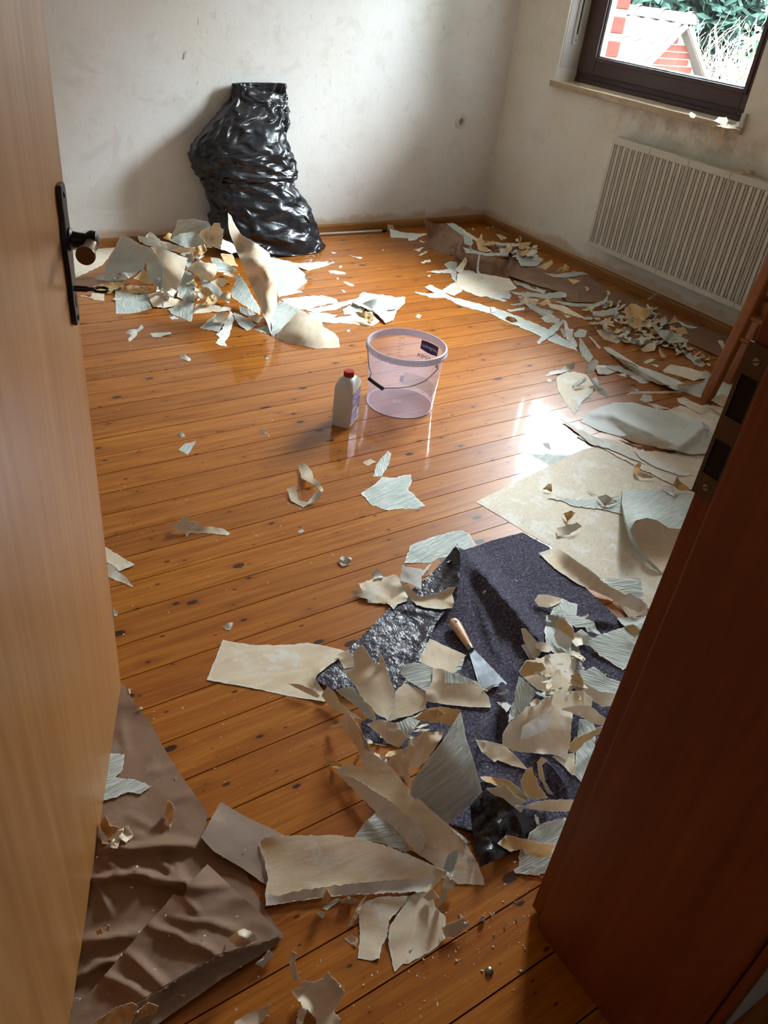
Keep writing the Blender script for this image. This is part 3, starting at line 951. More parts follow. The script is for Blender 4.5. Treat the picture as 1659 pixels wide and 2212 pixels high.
for i in range(CRN):
    for j in range(CAN):
        jr = 0 if i in (0, CRN - 1) else brng.uniform(-0.42, 0.42)
        off = brng.gauss(0, 0.0075) * (0.5 if i < 4 else 1)
        net[i][j] = bag_pt((i + jr) / (CRN - 1), (j + brng.uniform(-0.4, 0.4) + 0.4 * math.sin(i * 1.7)) / CAN, off)
flip_ = [[brng.random() < 0.5 for _ in range(CAN)] for _ in range(CRN)]
G = np.zeros((NR, NA, 3))
for i in range(NR):
    fi = i / (NR - 1) * (CRN - 1); a = min(int(fi), CRN - 2); u = fi - a
    for j in range(NA):
        fj = j / NA * CAN; b = int(fj) % CAN; v = fj - int(fj)
        p00, p01, p10, p11 = net[a][b], net[a][(b + 1) % CAN], net[a + 1][b], net[a + 1][(b + 1) % CAN]
        if flip_[a][b]:
            p = p00 + (p11 - p01) * u + (p01 - p00) * v if v > u else p00 + (p10 - p00) * u + (p11 - p10) * v
        else:
            p = p00 + (p10 - p00) * u + (p01 - p00) * v if u + v < 1 else p11 + (p01 - p11) * (1 - u) + (p10 - p11) * (1 - v)
        G[i, j] = p
for _ in range(2):
    S_ = (np.roll(G, 1, 1) + np.roll(G, -1, 1)) * 0.25
    S_[1:-1] += (G[:-2] + G[2:]) * 0.25
    S_[0] *= 2; S_[-1] *= 2
    G = G * 0.45 + S_ * 0.55
for i in range(NR):
    for j in range(NA):
        p = Vector(G[i, j])
        if p.y > YW - 0.006: p.y = YW - 0.006
        if p.z < 0.004: p.z = 0.004
        verts.append(p)
# flat base
base_c = len(verts)
last = (NR - 1) * NA
for j in range(NA):
    v = verts[last + j]
    verts.append(Vector((bot_c.x + (v.x - bot_c.x) * 0.97, bot_c.y + (v.y - bot_c.y) * 0.97, 0.003)))
verts.append(Vector((bot_c.x, bot_c.y, 0.004)))
for i in range(NR):
    for j in range(NA):
        k = (j + 1) % NA
        a = i * NA
        faces.append((a + j, a + k, a + NA + k, a + NA + j))
for j in range(NA):
    faces.append((base_c + j, base_c + (j + 1) % NA, base_c + NA))
# inside of the mouth
top_in = len(verts)
for s, dz in ((0.93, -0.004), (0.80, -0.045), (0.7, -0.09)):
    for j in range(NA):
        v = verts[j]; c = ctrl[0][0]
        verts.append(Vector((c.x + (v.x - c.x) * s, c.y + (v.y - c.y) * s, v.z + dz)))
for j in range(NA):
    k = (j + 1) % NA
    faces.append((k, j, top_in + j, top_in + k))
    for q in range(2):
        faces.append((top_in + q * NA + k, top_in + q * NA + j, top_in + (q + 1) * NA + j, top_in + (q + 1) * NA + k))
faces.append(tuple(top_in + 2 * NA + j for j in range(NA)))
bag = link('rubbish_bag', mesh_of(verts, faces, 'rubbish_bag'), MT['bag'], None, True)
tag(bag, 'full black plastic rubbish bag slumped against the wall', 'bag')

# ------------------------------------------------------------------ metal rod by the back wall
MT['chrome'] = plain('chrome_rod', srgb(214, 200, 192), 0.25, 0.5, 0.35, var=(srgb(196, 182, 172), 20))
rod = tag(empty('metal_rod', (2.50, 4.385, 0.009)), 'thin shiny metal rod along the back skirting board', 'rod')
mm = MB(); mm.tube([(0, 0, 0), (0.49, -0.020, 0)], 0.0085, 14); mm.build('shaft', MT['chrome'], rod, smooth=True)
mm = MB(); mm.tube([(0.47, -0.0192, 0), (0.505, -0.0206, 0)], 0.0089, 14); mm.build('end_cap', MT['iron'], rod, smooth=True)

# ------------------------------------------------------------------ bucket
def make_clear():
    k = Mat('clear_lilac_plastic')
    t = k.t
    out = [n for n in t.nodes if n.type == 'OUTPUT_MATERIAL'][0]
    tr = k.n('ShaderNodeBsdfTransparent'); tr.inputs['Color'].default_value = (0.93, 0.91, 0.96, 1)
    df = k.n('ShaderNodeBsdfTranslucent'); df.inputs['Color'].default_value = (0.78, 0.76, 0.92, 1)
    d2 = k.n('ShaderNodeBsdfDiffuse'); d2.inputs['Color'].default_value = (0.78, 0.76, 0.92, 1)
    ad = k.n('ShaderNodeMixShader'); ad.inputs[0].default_value = 0.5
    k.l(df.outputs[0], ad.inputs[1]); k.l(d2.outputs[0], ad.inputs[2])
    gl = k.n('ShaderNodeBsdfGlossy'); gl.inputs['Roughness'].default_value = 0.12
    m1 = k.n('ShaderNodeMixShader'); m1.inputs[0].default_value = 0.25
    k.l(tr.outputs[0], m1.inputs[1]); k.l(ad.outputs[0], m1.inputs[2])
    lw = k.n('ShaderNodeLayerWeight'); lw.inputs['Blend'].default_value = 0.5
    m2 = k.n('ShaderNodeMixShader')
    k.l(k.math('ADD', k.math('MULTIPLY', k.math('POWER', lw.outputs['Facing'], 4.0), 0.45), 0.02), m2.inputs[0]); k.l(m1.outputs[0], m2.inputs[1]); k.l(gl.outputs[0], m2.inputs[2])
    k.l(m2.outputs[0], out.inputs['Surface'])
    return k.m


MT['clear'] = make_clear()
MT['clear_rim'] = Mat('milky_lilac_plastic', srgb(206, 204, 226), 0.3, 0.5)
_k = MT['clear_rim']; _k.b.inputs['Alpha'].default_value = 0.62; _k.color(_k.mix(_k.noise(_k.coords('Object'), 12, 3), srgb(214, 213, 232), srgb(228, 227, 242))); MT['clear_rim'] = _k.m
MT['wire'] = plain('grey_wire', srgb(120, 118, 122), 0.3, 0.5, 0.9, var=(srgb(90, 88, 92), 30))
MT['grip'] = plain('black_grip', srgb(18, 18, 20), 0.5, 0.4, var=(srgb(28, 28, 30), 40))
MT['navy'] = Mat('logo_navy', srgb(52, 44, 110), 0.45, 0.4)
_k = MT['navy']; _v = _k.coords('Object'); _k.color(_k.ramp(_k.noise(_v, 9, 2), [(0.35, srgb(44, 36, 98)), (0.6, srgb(84, 62, 124)), (0.75, srgb(160, 110, 130))])); MT['navy'] = _k.m
MT['olive'] = plain('print_olive', srgb(140, 132, 52), 0.5, 0.3, var=(srgb(128, 120, 46), 30))
MT['print_white'] = plain('print_white', srgb(236, 236, 240), 0.5, 0.3, var=(srgb(226, 226, 232), 30))
MT['print_grey'] = plain('print_grey', srgb(74, 70, 84), 0.5, 0.3, var=(srgb(88, 84, 96), 30))
MT['greenfilm'] = Mat('green_print_film', srgb(120, 150, 96), 0.5, 0.3)
_k = MT['greenfilm']; _k.b.inputs['Alpha'].default_value = 0.42; _k.color(_k.mix(_k.noise(_k.coords('Object'), 14, 3), srgb(112, 146, 92), srgb(140, 160, 110))); MT['greenfilm'] = _k.m
BC = Vector((1.742, 2.307, 0))
bk = tag(empty('plastic_bucket', BC), 'clear lilac plastic bucket with wire handle and printed wall', 'bucket')
BH, RB, RTp = 0.252, 0.133, 0.149
def brad(z): return RB + (RTp - RB) * (z / BH)
NB = 64
def ring_(r, z): return [(r * math.cos(2 * math.pi * i / NB), r * math.sin(2 * math.pi * i / NB), z) for i in range(NB)]
mm = MB()
mm.rings([ring_(0.002, 0.0025), ring_(RB - 0.006, 0.0025), ring_(RB - 0.001, 0.004), ring_(RB, 0.010), ring_(brad(0.12), 0.12), ring_(brad(BH - 0.022), BH - 0.022)], True, False)
body = mm.build('bucket_wall', MT['clear'], bk, smooth=True)
mm = MB(); mm.rings([ring_(r, z) for r, z in ((RTp + 0.0005, BH - 0.026), (RTp + 0.007, BH - 0.024), (RTp + 0.0075, BH - 0.006), (RTp + 0.006, BH), (RTp + 0.001, BH + 0.001), (RTp - 0.002, BH - 0.003), (RTp - 0.0005, BH - 0.026))], True, False)
rim = mm.build('rim', MT['clear_rim'], bk, smooth=True)
mm = MB()
for i in range(56):
    t = 2 * math.pi * i / 56
    T = Matrix.Rotation(t, 4, 'Z')
    mm.box(RTp + 0.006, RTp + 0.0088, -0.0009, 0.0009, BH - 0.025, BH - 0.006, T)
mm.build('rim_rib', MT['clear_rim'], rim)
mm = MB(); mm.rings([ring_(r, z) for r, z in ((RTp + 0.0055, BH - 0.0155), (RTp + 0.0093, BH - 0.0145), (RTp + 0.0055, BH - 0.0135))], True, False)
mm.build('rim_bead', MT['clear_rim'], rim)
mm = MB(); mm.rings([ring_(r, z) for r, z in ((RB - 0.004, 0.0), (RB + 0.0006, 0.0015), (RB + 0.0006, 0.004), (RB - 0.004, 0.003))], True, False)
mm.build('base_ring', MT['clear_rim'], bk)
for r in (0.012, 0.02, 0.028):
    mm = MB(); mm.tube([(r * math.cos(2 * math.pi * i / 24), r * math.sin(2 * math.pi * i / 24), 0.0033) for i in range(25)], 0.0006, 4, False); mm.build('base_mark', MT['clear_rim'], bk)
mm = MB(); mm.lathe([(0.004, 0.0028), (0.003, 0.0045)], 12); mm.build('base_mark', MT['print_white'], bk)
# the wire bail hangs down on the camera side
vd = Vector((-BC.x, -BC.y, 0)).normalized()
side = Vector((vd.y, -vd.x, 0))           # to the viewer's left is +side
side = -side if (CR.dot(side) > 0) else side
aL = math.atan2(side.y, side.x) + 0.12
aR = math.atan2(-side.y, -side.x) - 0.62
def bp(a, r, z): return Vector((r * math.cos(a), r * math.sin(a), z))
hookL, hookR = bp(aL, RTp + 0.004, BH - 0.030), bp(aR, RTp + 0.004, BH - 0.032)
pathpx = [(794, 755), (796, 790), (800, 806), (797, 818)]
def on_bucket(px, py, extra):
    d = ray(px, py).normalized(); o = CPOS - BC
    lo, hi = 2.0, 3.4
    prev = None
    for i in range(1400):
        t = lo + (hi - lo) * i / 1400
        p = o + d * t
        if p.xy.length < brad(max(0, min(BH, p.z))) + extra:
            return p
    # beside the silhouette: closest approach
    t = -(o.xy.dot(d.xy)) / d.xy.dot(d.xy)
    return o + d * t
wp = [on_bucket(*p, 0.006) for p in [(794.0, 750), (795.5, 775), (797.5, 795), (802, 806), (797.5, 818)]]
wp2 = [on_bucket(*p, 0.006) for p in [(827, 840), (834, 838), (860, 838), (885, 835.5), (905, 829), (920, 822), (930, 813), (941, 802), (946, 796), (943, 791)]]
mm = MB(); mm.tube(wp, 0.0016, 8); mm.build('bail_wire', MT['wire'], bk, smooth=True)
mm = MB(); mm.tube(wp2, 0.0016, 8); mm.build('bail_wire', MT['wire'], bk, smooth=True)
mm = MB(); mm.tube([wp[-1], (wp[-1] * 0.5 + wp2[0] * 0.5) * 1.0 + vd * 0.002, wp2[0]], 0.0075, 14); mm.build('bail_grip', MT['grip'], bk, smooth=True)
for h in (wp[0], wp2[-1]):
    mm = MB(); mm.lathe([(0.007, -0.003), (0.008, 0.0), (0.006, 0.004)], 12, Matrix.Translation(h) @ Vector((h.x, h.y, 0)).to_track_quat('Z', 'Y').to_matrix().to_4x4()); mm.build('bail_boss', MT['clear_rim'], bk)


def font_mesh(txt, size, thick=0.0):
    cu = bpy.data.curves.new('t', 'FONT'); cu.body = txt; cu.size = size; cu.align_x = 'CENTER'; cu.align_y = 'CENTER'; cu.extrude = thick
    o = bpy.data.objects.new('t', cu); COL.objects.link(o)
    dg = bpy.context.evaluated_depsgraph_get()
    me = bpy.data.meshes.new_from_object(o.evaluated_get(dg))
    bpy.data.objects.remove(o); bpy.data.curves.remove(cu)
    return me


def wrap(me, ac, zc, out=0.0012, squash=1.0, rot=0.0):
    """bend a flat print (x to the right as read from outside) round the bucket wall"""
    for v in me.vertices:
        x, y = v.co.x * math.cos(rot) - v.co.y * math.sin(rot), v.co.x * math.sin(rot) + v.co.y * math.cos(rot)
        z = zc + y
        r = brad(z) + out
        a = ac + x / r
        v.co = (r * math.cos(a), r * math.sin(a), z)
    return me


def grid_rect(w, h, n=10, dip=0.0):
    vs, fs = [], []
    for j in range(2):
        for i in range(n + 1):
            u = i / n
            y = (h / 2 if j else -h / 2 - dip * math.sin(math.pi * u) + dip * 0.5)
            vs.append(((u - 0.5) * w, y, 0))
    for i in range(n):
        fs.append((i, i + 1, n + 1 + i + 1, n + 1 + i))
    return mesh_of(vs, fs, 'print')


def ang_of(px, py, z0):
    """angle on the far wall seen at this pixel"""
    d = ray(px, py).normalized(); o = CPOS - BC
    hit = None
    for i in range(1600):
        p = o + d * (2.2 + 1.4 * i / 1600)
        if p.z < 0: break
        if p.xy.length < brad(max(0, min(BH, p.z))): hit = p.copy()
    return math.atan2(hit.y, hit.x), hit.z
a_logo, z_logo = ang_of(930, 752, 0)
lg = link('logo_panel', wrap(grid_rect(0.092, 0.040, 12, 0.008), a_logo, z_logo, -0.0006), MT['navy'], bk)
lt = link('logo_text', wrap(font_mesh('swingcolor', 0.0185), a_logo, z_logo, -0.0012), MT['print_white'], lg)
lt2 = link('logo_text', wrap(font_mesh('swingcolor', 0.0185), a_logo, z_logo, 0.0012), MT['print_white'], lg)
a_e, z_e = ang_of(913, 770, 0)
link('print_lettering', wrap(font_mesh('HEIMER', 0.024), a_e - 0.10, z_e, -0.0008), MT['olive'], bk)
a_s, z_s = ang_of(863, 745, 0)
for i in range(14):
    z = 0.215 - i * 0.0125
    big = i % 2 == 0
    link('scale_mark', wrap(grid_rect(0.014 if big else 0.008, 0.0012, 2), a_s, z, -0.0008), MT['print_grey'], bk)
    if big:
        link('scale_number', wrap(font_mesh(str(9 - i // 2), 0.0085), a_s - 0.09, z, -0.0008), MT['print_grey'], bk)
a_st, z_st = ang_of(868, 818, 0)
link('price_sticker', wrap(grid_rect(0.018, 0.030, 3), a_st, z_st, -0.0008), MT['print_white'], bk)
for i in range(7):
    link('sticker_bar', wrap(grid_rect(0.0105, 0.0014, 2), a_st, z_st - 0.010 + i * 0.0034, -0.0014), MT['print_grey'], bk)
a_g, z_g = ang_of(905, 845, 0)
link('green_label', wrap(grid_rect(0.16, 0.055, 20), a_g, max(0.045, z_g), 0.0006), MT['greenfilm'], bk)

# ------------------------------------------------------------------ bottle
MT['hdpe'] = plain('white_hdpe', srgb(226, 222, 214), 0.38, 0.5, var=(srgb(220, 215, 206), 20))
MT['cap'] = plain('red_cap', srgb(178, 22, 30), 0.35, 0.5, var=(srgb(164, 18, 26), 30))
MT['purple'] = plain('purple_label', srgb(98, 62, 134), 0.4, 0.4, var=(srgb(88, 52, 126), 18))
MT['yellow'] = plain('yellow_label', srgb(228, 204, 92), 0.45, 0.4, var=(srgb(220, 194, 80), 18))
MT['lilac'] = plain('lilac_print', srgb(206, 186, 208), 0.45, 0.4, var=(srgb(196, 176, 200), 18))
MT['brownp'] = plain('brown_print', srgb(140, 74, 60), 0.45, 0.4, var=(srgb(130, 66, 54), 18))
MT['bluep'] = plain('blue_print', srgb(120, 130, 176), 0.45, 0.4, var=(srgb(110, 120, 168), 18))
bo = tag(empty('cleaner_bottle', (1.456, 2.255, 0)), 'white plastic bottle with red cap and purple label', 'bottle')
bx, by = 0.054, 0.036        # half width along the label face, half depth
ang = math.atan2(0.071, 0.085)
bo.rotation_euler = (0, 0, ang)     # local +x along label face; local -y = label normal
def rrect(a, b, r, n=5):
    pts = []
    for cx_, cy_, s in ((a - r, b - r, 0), (-a + r, b - r, 1), (-a + r, -b + r, 2), (a - r, -b + r, 3)):
        for i in range(n + 1):
            t = (s + i / n) * math.pi / 2
            pts.append((cx_ + r * math.cos(t), cy_ + r * math.sin(t)))
    return pts
prof = [(0.94, 0.0, .008), (1.0, 0.005, .009), (1.0, 0.15, .009), (0.985, 0.158, .010), (0.86, 0.170, .012), (0.60, 0.182, .014), (0.42, 0.187, .013)]
mm = MB()
rings = []
for s, z, r in prof:
    sy = s if s > 0.9 else 0.55 + s * 0.42 if s > 0.5 else 0.60
    rings.append([(x, y, z) for x, y in rrect(bx * s, by * min(1, sy), min(r, by * sy * 0.9))])
rings.append([(x, y, 0.190) for x, y in rrect(0.0165, 0.0165, 0.0163)])
rings.append([(x, y, 0.198) for x, y in rrect(0.0165, 0.0165, 0.0163)])
mm.rings(rings); mm.build('bottle_body', MT['hdpe'], bo, smooth=True)
mm = MB(); mm.lathe([(0.0185, 0.187), (0.0188, 0.190), (0.0188, 0.206), (0.0178, 0.2085), (0.010, 0.209)], 28)
cap = mm.build('screw_cap', MT['cap'], bo, smooth=True)
mm = MB()
for i in range(36):
    T = Matrix.Rotation(2 * math.pi * i / 36, 4, 'Z'); mm.box(0.0184, 0.0193, -0.0005, 0.0005, 0.188, 0.205, T)
mm.build('cap_rib', MT['cap'], cap)
mm = MB(); mm.box(-0.0012, 0.0012, -by * 0.62, -by * 0.5, 0.172, 0.183)
mm.build('mould_seam', MT['hdpe'], bo)
# label on the local -y face? the label faces the viewer's right: local face with outward normal seen right of the front corner
lb = -1
def lab(name, x0, x1, z0, z1, off, mat, par):
    mm = MB(); mm.box(x0, x1, -by - off, -by - off + 0.0003, z0, z1); return mm.build(name, mat, par)
label_p = lab('label', -0.047, 0.047, 0.018, 0.150, 0.0002, MT['purple'], bo)
lab('label_band', -0.047, 0.047, 0.139, 0.150, 0.0005, MT['yellow'], label_p)
def lmarks(x0, x1, zc, hgt, mat, seed):
    # print too small to read: a row of letter-sized strokes
    r = random.Random(seed); mm = MB(); x = x0
    while x < x1:
        w = r.uniform(0.0035, 0.0065) * hgt / 0.009
        q = r.uniform(0.75, 1.0) * hgt / 2
        mm.box(x, x + w * 0.35, -by - 0.0008, -by - 0.0005, zc - hgt / 2, zc + q)
        mm.box(x, x + w * 0.8, -by - 0.0008, -by - 0.0005, zc + r.choice((-0.5, 0.0, 0.36)) * hgt, zc + q * 0.9 if r.random() < 0.3 else zc + 0.12 * hgt)
        x += w
    return mm.build('label_text', mat, label_p)
lmarks(-0.040, 0.040, 0.126, 0.0095, MT['print_white'], 1)
lmarks(-0.040, 0.038, 0.111, 0.0095, MT['print_white'], 2)
lab('label_band', -0.044, -0.010, 0.098, 0.102, 0.0005, MT['yellow'], label_p)
lmarks(-0.038, 0.030, 0.087, 0.0125, MT['lilac'], 3)
lab('label_band', -0.040, 0.036, 0.072, 0.075, 0.0005, MT['yellow'], label_p)
lab('label_band', -0.040, 0.020, 0.066, 0.069, 0.0005, MT['yellow'], label_p)
def lpoly(pts, mat, off):
    mm = MB(); mm.rings([[(x, -by - off, z) for x, z in pts], [(x, -by - off + 0.0002, z) for x, z in pts]]); return mm.build('label_picture', mat, label_p)
lpoly([(-0.036, 0.020), (0.040, 0.024), (0.044, 0.050), (0.020, 0.064), (-0.006, 0.052), (-0.036, 0.034)], MT['lilac'], 0.0005)
lpoly([(0.000, 0.045), (0.012, 0.060), (0.018, 0.058), (0.010, 0.042)], MT['bluep'], 0.0008)
lpoly([(0.014, 0.028), (0.020, 0.050), (0.034, 0.056), (0.042, 0.048), (0.036, 0.024), (0.028, 0.022)], MT['hdpe'], 0.0009)
lpoly([(0.008, 0.022), (0.012, 0.042), (0.017, 0.041), (0.015, 0.021)], MT['brownp'], 0.0011)

# ------------------------------------------------------------------ wooden chair
ch = tag(empty('wooden_chair', (3.2, 1.70, 0)), 'brown wooden chair in front of the radiator', 'chair')
CT = Vector((3.2, 1.70, 0))
def leg(name, foot, top, r0=0.023, r1=0.026):
    foot, top = Vector(foot) - CT, Vector(top) - CT
    mm = MB()
    d = (top - foot)
    rings = []
    for f, r in ((0, r0 * 0.8), (0.03, r0), (0.5, r1), (1.0, r1 * 0.92)):
        p = foot + d * f
        rings.append([p + Vector((r * a, r * b, 0)) for a, b in rrect(1, 1, 0.35, 3)])
    mm.rings(rings)
    o = mm.build(name, MT['chair_wood'], ch, smooth=True)
    mm = MB(); mm.lathe([(r0 * 0.8, 0), (r0 * 0.8, 0.006)], 14, Matrix.Translation(foot)); mm.build('foot_cap', MT['steel'], o)
    o2 = foot.copy()
    return o
FA, TA = (3.065, 1.826, 0.0), (3.295, 1.862, 0.92)
leg('leg', FA, TA)
leg('leg', (3.065, 1.46, 0.0), (3.295, 1.50, 0.92))
leg('leg', (3.339, 1.916, 0.0), (3.44, 1.925, 0.445))
leg('leg', (3.339, 1.40, 0.0), (3.44, 1.44, 0.445))
mm = MB(); mm.prism([(x + 3.345 - CT.x, y + 1.675 - CT.y) for x, y in rrect(0.135, 0.235, 0.03)], 0.445, 0.468); mm.build('seat', MT['chair_wood'], ch, bevel=0.005, seg=2)
mm = MB(); mm.box(3.195 - CT.x, 3.215 - CT.x, 1.51 - CT.y, 1.83 - CT.y, 0.38, 0.445); mm.box(3.216 - CT.x, 3.42 - CT.x, 1.86 - CT.y, 1.88 - CT.y, 0.38, 0.445); mm.box(3.216 - CT.x, 3.42 - CT.x, 1.47 - CT.y, 1.49 - CT.y, 0.38, 0.445); mm.build('apron', MT['chair_wood'], ch, bevel=0.003)
for z, x in ((0.285, 3.134), (0.375, 3.157)):
    mm = MB(); mm.tube([(x - CT.x, 1.83 - CT.y, z), (x - CT.x, 1.48 - CT.y, z)], 0.0105, 12); mm.build('rung', MT['chair_wood'], ch, smooth=True)
mm = MB(); mm.tube([(3.15 - CT.x, 1.838 - CT.y, 0.33), (3.42 - CT.x, 1.922 - CT.y, 0.33)], 0.0105, 12); mm.build('rung', MT['chair_wood'], ch, smooth=True)
mm = MB(); mm.tube([(3.15 - CT.x, 1.48 - CT.y, 0.33), (3.42 - CT.x, 1.43 - CT.y, 0.33)], 0.0105, 12); mm.build('rung', MT['chair_wood'], ch, smooth=True)
for z, x in ((0.86, 3.280), (0.72, 3.245)):
    mm = MB(); mm.box(x - CT.x - 0.008, x - CT.x + 0.008, 1.51 - CT.y, 1.85 - CT.y, z - 0.03, z + 0.03); mm.build('back_slat', MT['chair_wood'], ch, bevel=0.004)

# ------------------------------------------------------------------ domed stud on the floor
stud = tag(empty('floor_stud', at(1057, 2098, 0)), 'small domed steel stud in the floorboard', 'stud')
mm = MB(); mm.lathe([(0.0075, 0), (0.0075, 0.0015), (0.006, 0.0045), (0.003, 0.006)], 18); mm.build('dome', MT['steel'], stud, smooth=True)

# ------------------------------------------------------------------ torn paper engine
HM_RES = 0.006
HM_NX, HM_NY = int(4.8 / HM_RES), int(5.2 / HM_RES)
HM = np.zeros((HM_NX, HM_NY), np.float32)
HX0, HY0 = -0.9, -0.6


def hm_get(x, y):
    i = np.clip(((x - HX0) / HM_RES).astype(int), 1, HM_NX - 2)
    j = np.clip(((y - HY0) / HM_RES).astype(int), 1, HM_NY - 2)
    r = HM[i, j]
    for di, dj in ((1, 0), (-1, 0), (0, 1), (0, -1)):
        r = np.maximum(r, HM[i + di, j + dj])
    return r


def hm_put(P, tris):
    a, b, c = P[tris[:, 0]], P[tris[:, 1]], P[tris[:, 2]]
    for w in ((1, 0, 0), (0, 1, 0), (0, 0, 1), (.33, .33, .34), (.5, .5, 0), (0, .5, .5), (.5, 0, .5), (.66, .17, .17), (.17, .66, .17), (.17, .17, .66)):
        q = a * w[0] + b * w[1] + c * w[2]
        i = np.clip(((q[:, 0] - HX0) / HM_RES).astype(int), 0, HM_NX - 1)
        j = np.clip(((q[:, 1] - HY0) / HM_RES).astype(int), 0, HM_NY - 1)
        np.maximum.at(HM, (i, j), q[:, 2].astype(np.float32))


_cr, _cu, _cf = np.array(CR), np.array(CU), np.array(CF)


def rays_np(px, py):
    return _cf[None] * FPX + (px - PCX)[:, None] * _cr[None] - (py - PCY)[:, None] * _cu[None]


def lift_np(px, py, z):
    d = rays_np(px, py)
    t = (z - CAM_H) / d[:, 2]
    return np.stack([d[:, 0] * t, d[:, 1] * t, z], 1)


def inside_poly(x, y, poly):
    c = np.zeros(len(x), bool)
    n = len(poly)
    j = n - 1
    for i in range(n):
        xi, yi = poly[i]; xj, yj = poly[j]
        m = ((yi > y) != (yj > y)) & (x < (xj - xi) * (y - yi) / (yj - yi + 1e-12) + xi)
        c ^= m
        j = i
    return c


SCR_RNG = random.Random(4242)
LOOK = {'m': ('mint', 'kraft'), 'k': ('kraft', 'mint'), 'c': ('cream', 'pale'), 's': ('sheet', 'pale'), 'w': ('white', 'kraft'), 'o': ('tan', 'tan'), 'n': ('brown', 'brown_in'), 'g': ('brown_in', 'brown'), 'p': ('pale', 'cream')}


def torn_sheet(name, look, pts, ctrl=(), ridges=(), wr=0.10, thick=0.0007, tear=1.0, grain=None, step=None, drape=True, put=True, zoff=0.0, plane_x=None, mats=None, parent=None, crease=0.0, rel=False):
    """A sheet whose outline is given where it lies; each point carries its own height above the floor in cm.
    The sheet rests on whatever lies below it (height map), is bent through the given heights and has a real thickness."""
    pts = [(p[0], p[1], (p[2] if len(p) > 2 else 0.0) * 0.01) for p in pts]
    area = 0.5 * abs(sum(pts[i][0] * pts[(i + 1) % len(pts)][1] - pts[(i + 1) % len(pts)][0] * pts[i][1] for i in range(len(pts))))
    st = step or min(13.0, max(1.6, math.sqrt(area) / 9.0))
    rng = SCR_RNG
    out = []
    n = len(pts)
    for i in range(n):
        a, b = pts[i], pts[(i + 1) % n]
        L = math.hypot(b[0] - a[0], b[1] - a[1])
        es = max(2.2, st * 0.45)
        k = max(1, int(L / es))
        nx, ny = -(b[1] - a[1]) / (L + 1e-9), (b[0] - a[0]) / (L + 1e-9)
        for q in range(k):
            f = q / k
            j = 0 if q == 0 else (rng.gauss(0, 0.36) * min(2.4, es * 0.5) + 2.2 * min(1, L / 40) * noise.noise(Vector((i * 7.3 + q * es * 0.07, L, 1)))) * tear
            out.append((a[0] + (b[0] - a[0]) * f + nx * j, a[1] + (b[1] - a[1]) * f + ny * j, a[2] + (b[2] - a[2]) * f))
    poly = [(p[0], p[1]) for p in out]
    xs = np.array([p[0] for p in poly]); ys = np.array([p[1] for p in poly])
    gx, gy = np.meshgrid(np.arange(xs.min(), xs.max(), st), np.arange(ys.min(), ys.max(), st * 0.87))
    gx = gx + ((np.arange(gx.shape[0]) % 2) * st * 0.5)[:, None]
    gx, gy = gx.ravel(), gy.ravel()
    if len(gx):
        ins = inside_poly(gx, gy, poly)
        gx, gy = gx[ins], gy[ins]
        if len(gx):
            dm = np.min((gx[:, None] - xs[None]) ** 2 + (gy[:, None] - ys[None]) ** 2, 1)
            keep = dm > (st * 0.42) ** 2
            gx, gy = gx[keep], gy[keep]
    V2 = [Vector(p) for p in poly] + [Vector((float(a), float(b))) for a, b in zip(gx, gy)]
    nb = len(poly)
    r = delaunay_2d_cdt(V2, [], [list(range(nb))], 1, 1e-4)
    v2 = np.array([(v.x, v.y) for v in r[0]])
    tris = [f for f in r[2] if len(f) == 3]
    if not tris:
        return None
    tris = np.array(tris)
    used = np.unique(tris)
    remap = -np.ones(len(v2), int); remap[used] = np.arange(len(used))
    v2 = v2[used]; tris = remap[tris]
    # heights: a thin plate bent through the outline corners and the control points
    sc0 = max(xs.max() - xs.min(), ys.max() - ys.min())
    kx = np.array([p[0] for p in pts] + [c[0] for c in ctrl]) / sc0
    ky = np.array([p[1] for p in pts] + [c[1] for c in ctrl]) / sc0
    kz = np.array([p[2] for p in pts] + [c[2] * 0.01 for c in ctrl])
    def tps(ax_, ay_):
        r2 = (ax_[:, None] - kx[None]) ** 2 + (ay_[:, None] - ky[None]) ** 2
        return 0.5 * r2 * np.log(r2 + 1e-10)
    nk = len(kx)
    if np.ptp(kz) > 1e-6:
        Mx = np.zeros((nk + 3, nk + 3)); Mx[:nk, :nk] = tps(kx, ky) + np.eye(nk) * 2e-4
        Mx[:nk, nk] = 1; Mx[:nk, nk + 1] = kx; Mx[:nk, nk + 2] = ky; Mx[nk:, :nk] = Mx[:nk, nk:].T
        co = np.linalg.lstsq(Mx, np.concatenate([kz, [0, 0, 0]]), rcond=None)[0]
        vx, vy = v2[:, 0] / sc0, v2[:, 1] / sc0
        h = tps(vx, vy) @ co[:nk] + co[nk] + co[nk + 1] * vx + co[nk + 2] * vy
        h = np.clip(h, max(0, kz.min() - 0.006), kz.max() + 0.008)
    else:
        h = np.full(len(v2), kz[0])
    # sharp folds along given lines: (x1, y1, x2, y2, height cm, half width)
    for (ax1, ay1, bx1, by1, hh, hw) in ridges:
        dx, dy = bx1 - ax1, by1 - ay1
        L2 = dx * dx + dy * dy
        t = np.clip(((v2[:, 0] - ax1) * dx + (v2[:, 1] - ay1) * dy) / L2, 0, 1)
        wob = np.array([noise.noise(Vector((x * 0.03, y * 0.03, hh * 3))) for x, y in v2]) * hw * 0.35
        dd = np.hypot(v2[:, 0] - ax1 - dx * t + wob * dy / math.sqrt(L2), v2[:, 1] - ay1 - dy * t + wob * dx / math.sqrt(L2))
        h = h + hh * 0.01 * np.maximum(0, 1 - dd / hw) ** 1.25 * (1 - 0.55 * np.abs(2 * t - 1) ** 2)
    # mesh neighbours for smoothing
    E = np.concatenate([tris[:, [0, 1]], tris[:, [1, 2]], tris[:, [2, 0]]])
    E = np.unique(np.sort(E, 1), axis=0)
